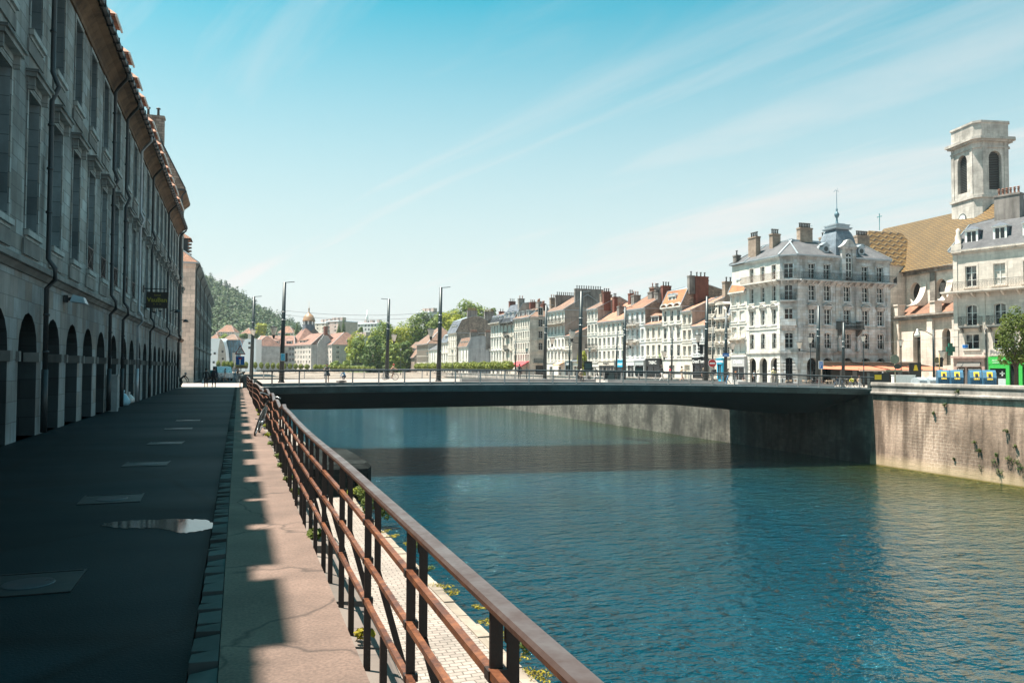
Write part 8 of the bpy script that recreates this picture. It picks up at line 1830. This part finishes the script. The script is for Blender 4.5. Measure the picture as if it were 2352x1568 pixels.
# wires
def wire(a, b, lab, sag=.25):
    a = Vector(a); b = Vector(b); mb = MB(); n = 8; mb.tube([a.lerp(b, i/n)-Vector((0, 0, sag*4*(i/n)*(1-i/n))) for i in range(n+1)], .016, 4)
    tag(mb.build('overhead_wire', paint('wire grey', (.12, .13, .14), .5, .3)), lab, 'wire', 'overhead tram wires')
def top_(o, z): return Vector((o.location.x, o.location.y, o.location.z+z))
wire(top_(P0, 6.5), top_(P1, 6.6), 'overhead wire between the two left poles'); wire(top_(P1, 6.6), top_(P2, 6.6), 'overhead wire spanning from the left tall pole to the middle tall pole', .4); wire(top_(P1, 6.2), top_(P2, 6.2), 'lower overhead wire from the left tall pole to the middle tall pole', .4); wire(top_(P5, 6.4), top_(P2, 6.6), 'overhead wire joining the cyclist side pole and the middle tall pole', .9)
wire(top_(P2, 6.6), top_(P3, 6.4), 'overhead wire from the middle tall pole to the thick pole by the gable', .4); wire(top_(P3, 6.4), top_(P4, 6.2), 'overhead wire from the gable pole to the traffic light pole', .4); wire(top_(P4, 6.2), top_(P8, 6.2), 'overhead wire from the traffic light pole to the arcade pole', .4)
wire(top_(P8, 6.2), top_(P9, 6.2), 'overhead wire between the arcade pole and slim grey pole'); wire(top_(P8, 5.2), at_d(2230, 770, 80), 'overhead wire running right from the arcade pole to the cream building'); wire(top_(P9, 7.3), at_d(2100, 727, 96), 'bright overhead wire rising right from the slim grey pole'); wire(top_(P6, 6.4), top_(P3, 6.4), 'overhead wire before the brown gable joining two poles', .5); wire(top_(P0, 6.3), at_d(500, 768, 110), 'overhead wire leaving left from the thinner pole')
# ------------------------------------------------------------------ signs and signals
def board(mb, w, h, y0=-.03, y1=0, m=0): mb.box(-w/2, w/2, y0, y1, -h/2, h/2, m)
# blue lane sign on first pole
p = P1.location; Dp = (Vector(p)-EYE).dot(FW); q = at_d(650, 820, Dp-.45); o = thing('blue_sign', 'blue sign with white tram track symbol fixed to the left tall pole', 'sign', q, VIEW)
mb = MB(); board(mb, .42, .68, -.03, 0, 0); board(mb, .34, .60, -.04, -.031, 1); mb.bar((-.05, -.045, -.2), (-.09, -.045, .2), .04, .01, 0); mb.bar((.05, -.045, -.2), (.09, -.045, .2), .04, .01, 0); mb.build('panel', [M['white'], M['cyan']], o); mb = MB(); mb.box(-.2, .34, .02, .3, -.4, .36); mb.build('signal_box', M['black'], o)
p8 = at_d(1885.5, 838, 92); o = thing('blue_sign', 'blue and white sign on its own thin post before the awning', 'sign', (p8.x, p8.y, HZ), VIEW); mb = MB(); mb.tube([(.1, .05, 0), (.1, .05, 3.1)], .035, 6); mb.build('post', paint('tan post', (.45, .36, .28), .5), o); zz_ = z_of(1885, 838, 92)-HZ
mb = MB(); mb.box(-.27, .27, -.03, 0, zz_-.46, zz_+.46, 0); mb.box(-.21, .21, -.04, -.031, zz_-.4, zz_+.4, 1); mb.bar((-.12, -.05, zz_-.3), (.12, -.05, zz_+.3), .05, .01, 0); mb.bar((-.1, -.05, zz_-.3), (-.1, -.05, zz_+.3), .05, .01, 0); mb.build('panel', [M['white'], M['blue']], o)
# no entry sign
p = at_d(1636, 860, 88); z = z_of(1636, 834, 88)-GZ; o = thing('no_entry_sign', 'round red no entry sign with white bar on a post behind the bridge railing', 'sign', (p.x, p.y, GZ), VIEW)
mb = MB(); mb.tube([(0, .05, 0), (0, .05, z+.3)], .035, 6); mb.build('post', M['alu'], o); mb = MB()
n = 24; mb.extry([(.46*math.cos(2*math.pi*i/n), z+.46*math.sin(2*math.pi*i/n)) for i in range(n)], -.03, 0, 1); mb.extry([(.42*math.cos(2*math.pi*i/n), z+.42*math.sin(2*math.pi*i/n)) for i in range(n)], -.04, -.031, 0); mb.box(-.3, .3, -.05, -.041, z-.08, z+.08, 1); mb.build('disc', [M['red'], M['white']], o)
# traffic lights
def tlight(par, x, z, n=3, sideways=True):
    mb = MB(); mb.box(x-.14, x+.14, -.1, .12, z-.18-.32*(n-1), z+.18)
    for i in range(n): mb.raw([(x-.14, -.1, z-i*.32+.13), (x-.42, -.08, z-i*.32+.10), (x-.42, .1, z-i*.32+.10), (x-.14, .12, z-i*.32+.13), (x-.14, -.1, z-i*.32-.04), (x-.36, -.06, z-i*.32+.0), (x-.36, .08, z-i*.32+.0), (x-.14, .12, z-i*.32-.04)], [(0, 1, 2, 3), (0, 4, 5, 1), (3, 2, 6, 7), (1, 5, 6, 2)])
    mb.build('signal_head', M['black'], par)
o = thing('traffic_light', 'black traffic light heads in profile on the left side of the thick pole', 'traffic light', P4.location, VIEW); z = z_of(1610, 797, (Vector(P4.location)-EYE).dot(FW))-P4.location.z
tlight(o, -.42, z+.1, 3); tlight(o, -.42, z-1.15, 1); mb = MB(); mb.bar((-.4, 0, z+.2), (0, 0, z+.2), .05, .05); mb.bar((-.4, 0, z-1.0), (0, 0, z-1.0), .05, .05); mb.build('bracket', M['pole'], o)
p = at_d(2158, 868, 80); z = z_of(2158, 830, 80)-GZ; o = thing('traffic_light', 'traffic light with a red lamp on a yellow brown post before the church', 'traffic light', (p.x, p.y, GZ), VIEW)
mb = MB(); mb.tube([(0, 0, 0), (0, 0, z+.75)], .05, 8); mb.build('post', paint('ochre post', (.28, .20, .08), .6), o); mb = MB(); mb.box(.06, .30, -.12, .1, z-.55, z+.42); mb.build('signal_head', M['black'], o)
mb = MB(); mb.lathe([(.02, -.02), (.09, 0), (.02, .02)], n=10); mb.v = [(a+.3, c-.0, b+z+.26) for a, b, c in mb.v]; q_ = mb.build('lamp', M['red'], o)
mb = MB(); n = 18; mb.extry([(-.22+.26*math.cos(2*math.pi*i/n), z+.12+.32*math.sin(2*math.pi*i/n)) for i in range(n)], .0, .03); mb.build('round_plate', paint('sign back', (.2, .16, .08), .5), o); mb = MB(); mb.box(-.34, -.06, -.02, .02, z-.55, z-.25); mb.extry([(-.05, z-.72), (.35, z-.72), (.15, z-1.1)], -.03, 0); mb.build('small_plate', paint('sign back2', (.18, .12, .07), .5), o)
mb = MB(); mb.extry([(.03, z-.76), (.27, z-.76), (.15, z-.98)], -.045, -.031); mb.build('triangle', M['white'], o)
p = at_d(2055, 868, 80); z = z_of(2055, 825, 80)-GZ; o = thing('road_signs', 'post with grey backs of round road signs at the right end of the awning', 'sign', (p.x, p.y, GZ), VIEW)
mb = MB(); mb.tube([(.05, 0, 0), (.05, 0, z+.4)], .055, 8); mb.build('post', paint('pale ochre post', (.4, .33, .22), .6), o)
sb = paint('olive sign back', (.26, .25, .17), .5); mb = MB(); mb.extry([(.46*math.cos(2*math.pi*i/n), z+.46*math.sin(2*math.pi*i/n)) for i in range(n)], -.08, -.05); mb.build('round_plate', sb, o)
mb = MB(); mb.extry([(.26+.36*math.cos(2*math.pi*i/n), z-.72+.26*math.sin(2*math.pi*i/n)) for i in range(n)], -.08, -.05); mb.build('round_plate', paint('dark sign back', (.06, .07, .05), .5), o); mb = MB(); mb.box(-.9, .75, -.06, 0, z-1.25, z-1.05); mb.build('direction_plate', sb, o)
# roadworks style signs at the square
p = at_d(551, 870, 62); o = thing('road_sign', 'red edged triangle sign above a blue square dead end sign near the square', 'sign', (p.x, p.y, RZ), VIEW); z1 = z_of(551, 806, 62)-RZ; z2 = z_of(551, 828, 62)-RZ
mb = MB(); mb.tube([(0, .05, 0), (0, .05, z1+.3)], .03, 6); mb.build('post', paint('brown post', (.12, .09, .06), .6), o)
def tri(s, z): return [(-s, z-s*.62), (s, z-s*.62), (0, z+s*1.1)]
mb = MB(); mb.extry(tri(.42, z1), -.03, 0, 0); mb.extry(tri(.32, z1), -.04, -.031, 1)
for x in (-.07, .07): mb.bar((x, -.045, z1-.12), (x, -.045, z1+.14), .03, .01, 2); mb.extry([(x-.05, z1+.08), (x+.05, z1+.08), (x, z1+.17)] if x > 0 else [(x-.05, z1-.06), (x+.05, z1-.06), (x, z1-.15)], -.05, -.041, 2)
mb.build('triangle_plate', [paint('dark red rim', (.25, .02, .02), .5), M['white'], M['black']], o)
mb = MB(); mb.box(-.33, .33, -.03, 0, z2-.33, z2+.33, 0); mb.box(-.05, .05, -.04, -.031, z2-.28, z2+.12, 1); mb.box(-.14, .14, -.041, -.0305, z2+.12, z2+.22, 2); mb.build('square_plate', [M['blue'], M['white'], M['red']], o); mb = MB(); mb.box(-.35, .6, -.03, 0, z2-.6, z2-.42); mb.build('direction_plate', paint('brown plate', (.3, .2, .1), .5), o)
p = P10.location; q = at_d(1667, 815, (Vector(p)-EYE).dot(FW)-.4); o = thing('street_plate', 'small blue street plate fixed to the pole before the ornate house', 'sign', q, VIEW); mb = MB(); mb.box(-.4, .4, -.03, 0, -.22, .22); mb.box(-.25, .2, -.036, -.031, -.1, -.03, 1); mb.build('plate', [M['blue'], M['white']], o)
# dark advert totem boards on the far pavement
for i, (px, py, lab) in enumerate([(1351, 836, 'black framed information board beside the green climbing plant'), (1468, 848, 'black information board before the grey shopfront')]):
    D = 118; p = at_d(px, 860, D); z = z_of(px, py, D)-GZ; o = thing('information_board', lab, 'board', (p.x, p.y, GZ), VIEW); mb = MB(); mb.box(-.6, .6, -.1, .1, z-.9, z+.4, 0); mb.box(-.08, .08, -.05, .05, 0, z-.901, 0); mb.build('frame', M['black'], o); mb = MB(); mb.box(-.5, .5, -.12, -.101, z-.7, z+.15); mb.build('poster', flat('dim poster', (.08, .11, .1)), o)
# tram shelter roof line
a = at_d(1365, 850, 112); b = at_d(1440, 850, 106); o = thing('tram_shelter', 'long low tram shelter with thin dark roof before the six bay house', 'shelter', (a.x, a.y, GZ), math.atan2(b.y-a.y, b.x-a.x)); W = (b-a).length; zz_ = z_of(1400, 843.5, 108)-GZ
mb = MB(); mb.box(0, W, -1, .8, zz_-.06, zz_+.06); mb.build('roof', M['pole'], o)
for k in range(4): m = MB(); m.bar((W*(k+.1)/3.3, 0, 0), (W*(k+.1)/3.3, 0, zz_-.061), .1, .1); m.build('post', M['pole'], o)
m = MB(); m.box(W*.25, W*.75, .5, .54, .4, zz_-.4); m.build('glass_panel', M['glass'], o)
# parked vehicles seen over the parapet
def car(name, label, loc, rz, col, L=4.3, Wd=1.75, H=1.45, van=False, grp=None):
    o = thing(name, label, 'car' if not van else 'van', loc, rz, grp); mb = MB()
    prof = [(-L/2, .35), (-L/2, .8), (-L/2+.15, .95), (-L*.28, 1.0), (-L*.12, H), (L*.3, H), (L*.46, 1.0), (L/2, .85), (L/2, .35)] if not van else [(-L/2, .4), (-L/2, 1.1), (-L*.36, 1.25), (-L*.25, 1.95), (L/2, 2.0), (L/2, .4)]
    mb.extry(prof, -Wd/2, Wd/2); mb.build('body', paint('car '+str(col), col, .25, .3, .05), o)
    g = MB(); Hh = prof[4][1] if not van else 1.9
    g.extry([(-L*.25, 1.02), (-L*.115, Hh-.07), (L*.28, Hh-.07), (L*.42, 1.02)] if not van else [(-L*.34, 1.28), (-L*.25, 1.85), (-L*.02, 1.85), (-L*.02, 1.28)], -Wd/2-.01, Wd/2+.01); g.build('window', M['glassd'], o)
    for sx in (-.31, .31):
        for sy in (-1, 1): w_ = MB(); n = 16; w_.extry([(L*sx+.32*math.cos(2*math.pi*i/n), .32+.32*math.sin(2*math.pi*i/n)) for i in range(n)], sy*Wd/2-.1, sy*Wd/2+.1, 0); w_.extry([(L*sx+.19*math.cos(2*math.pi*i/n), .32+.19*math.sin(2*math.pi*i/n)) for i in range(n)], sy*Wd/2-.11, sy*Wd/2+.11, 1); w_.build('wheel', [M['black'], M['alu']], o)
    for sy in (-.6, .6): l_ = MB(); l_.box(-L/2-.02, -L/2+.1, sy-.15, sy+.15, .66, .8); l_.build('headlight', M['lampglass'], o)
    return o
p = at_d(511, 872, 112); car('van', 'white van parked behind the group of people on the square', (p.x, p.y, RZ), R(100), (.6, .6, .62), 4.8, 1.9, van=True)
p = at_d(497, 870, 116); car('parked_car', 'dark car with pale roof parked behind the tall silhouetted walker', (p.x, p.y, RZ), R(95), (.03, .035, .04))
# recycling banks
def recycle(label, loc, rz):
    o = thing('recycling_container', label, 'recycling bin', loc, rz, 'blue recycling containers behind the river wall')
    mb = MB(); P = [(-.75, 0), (-.85, .5), (-.85, 1.15), (-.62, 1.55), (-.3, 1.72), (.3, 1.72), (.62, 1.55), (.85, 1.15), (.85, .5), (.75, 0)]
    mb.extr(P, -.7, .7, 0)
    for k in range(7): x = -.66+k*.2; mb.box(x, x+.1, -.89, -.851, .5, 1.1)
    mb.build('body', M['bin'], o); mb = MB(); mb.raw([(-.30, -.87, .98), (.30, -.87, .98), (.30, -.63, 1.56), (-.30, -.63, 1.56)], [(0, 1, 2, 3)]); mb.v = [(a, b-.03, c+.02) for a, b, c in mb.v]; mb.build('label_panel', M['yellow'], o)
    mb = MB(); mb.raw([(-.16, -.80, 1.2), (.16, -.80, 1.2), (.16, -.70, 1.42), (-.16, -.70, 1.42)], [(0, 1, 2, 3)]); mb.v = [(a, b-.05, c+.03) for a, b, c in mb.v]; mb.build('slot', M['black'], o); return o
for i, (px, D, lab) in enumerate([(2166, 71.5, 'blue recycling container with yellow panel, leftmost of four'), (2196, 70.5, 'blue recycling container with yellow panel, second from the left'), (2240, 66.5, 'blue recycling container with yellow panel, third from the left'), (2270, 65.5, 'blue recycling container with yellow panel, rightmost of four')]):
    p = at_x(px, 880, 64.3); recycle(lab, (p.x, p.y, GZ), R(-42)).scale = (.74, 1.15, 1.22)
# kiosk boards / small furniture on the right
def crate(px, py, D, w, h, lab, cat, c1, c2=None, poster=None, nm='kiosk_box'):
    p = at_d(px, py, D); o = thing(nm, lab, cat, (p.x, p.y, GZ), VIEW); zt = z_of(px, py, D)-GZ
    mb = MB(); mb.box(-w/2, w/2, 0, .6, 0, zt); mb.box(-w/2-.04, w/2+.04, -.04, .64, zt+.001, zt+.06); mb.build('body', c1, o)
    if poster: mb = MB(); mb.box(-w/2+.5, w/2-.8, -.02, -.003, zt-.65, zt-.15); mb.build('poster', poster, o)
    return o
crate(2020, 857, 82, 2.0, 1, 'dark box with a framed black and yellow poster behind the wall end', 'box', paint('dark box', (.02, .03, .03), .5), None, M['yellow']); crate(2078, 862, 82, 2.2, 1, 'long white box beside a dark bin before the church', 'box', M['white'])
for i, px in enumerate((2116, 2140)):
    p = at_d(px, 868, 80); o = thing('bottle_bank', 'rounded pale grey glass bank with dark end, %s of two by the church' % ('left', 'right')[i], 'container', (p.x, p.y, GZ), VIEW+R(20), 'rounded grey glass banks'); mb = MB(); n = 10; mb.extr([(-.55, 0)]+[(-.55*math.cos(math.pi*k/n), .9+.45*math.sin(math.pi*k/n)) for k in range(n+1)]+[(.55, 0)], -.8, .5); mb.build('body', paint('pale grey shell', (.4, .45, .48), .4), o); mb = MB(); mb.extr([(-.45, .1)]+[(-.45*math.cos(math.pi*k/n), .88+.4*math.sin(math.pi*k/n)) for k in range(n+1)]+[(.45, .1)], .5, .52); mb.build('end_cap', M['black'], o)
p = at_d(2100, 868, 86); o = thing('pavement_board', 'black board with a yellow cone shaped logo at the end of the awning', 'board', (p.x, p.y, GZ), VIEW); z = z_of(2103, 838, 86)-GZ; mb = MB(); mb.box(-.55, .75, -.05, .05, 0, z+.25); mb.build('panel', M['terr'], o); mb = MB(); mb.extry([(-.1, z-.6), (.4, z-.6), (.25, z), (.05, z)], -.08, -.055); mb.build('logo', M['yellow'], o)
# facade lamp on cable, bollards near the arches
for i, px in enumerate((1787, 1797, 1812, 1820)):
    p = at_d(px, 872, 92); mb = MB(); mb.lathe([(.07, 0), (.06, .9), (.08, .95), (.03, 1.05)], n=10); o = mb.build('bollard', M['pole']); o.location = (p.x, p.y, HZ); tag(o, 'thin dark bollard, %s of four before the big arch' % ('leftmost', 'second', 'third', 'rightmost')[i], 'bollard', 'bollards before the corner arch')
# bag and small things on the bridge
p = on_deck(784, .9); mb = MB(); mb.lathe([(.05, 0), (.3, .04), (.28, .14), (.1, .2)], n=10); o = mb.build('backpack', M['black']); o.location = p; o.scale = (1.6, .7, 1); tag(o, 'black bag lying on the bridge edge right of the leaning person', 'bag')
# ------------------------------------------------------------------ haze
hz = bpy.data.materials.new('air haze'); hz.use_nodes = True; t_ = hz.node_tree; t_.nodes.clear(); ho = t_.nodes.new('ShaderNodeOutputMaterial'); hv = t_.nodes.new('ShaderNodeVolumePrincipled')
hv.inputs['Density'].default_value = 0.00010; hv.inputs['Color'].default_value = (.80, .93, 1.0, 1); hv.inputs['Anisotropy'].default_value = .3; t_.links.new(hv.outputs[0], ho.inputs['Volume'])
mb = MB(); mb.box(-900, 1600, -80, 1850, -9.4, 190); o = mb.build('haze', hz); o['kind'] = 'stuff'
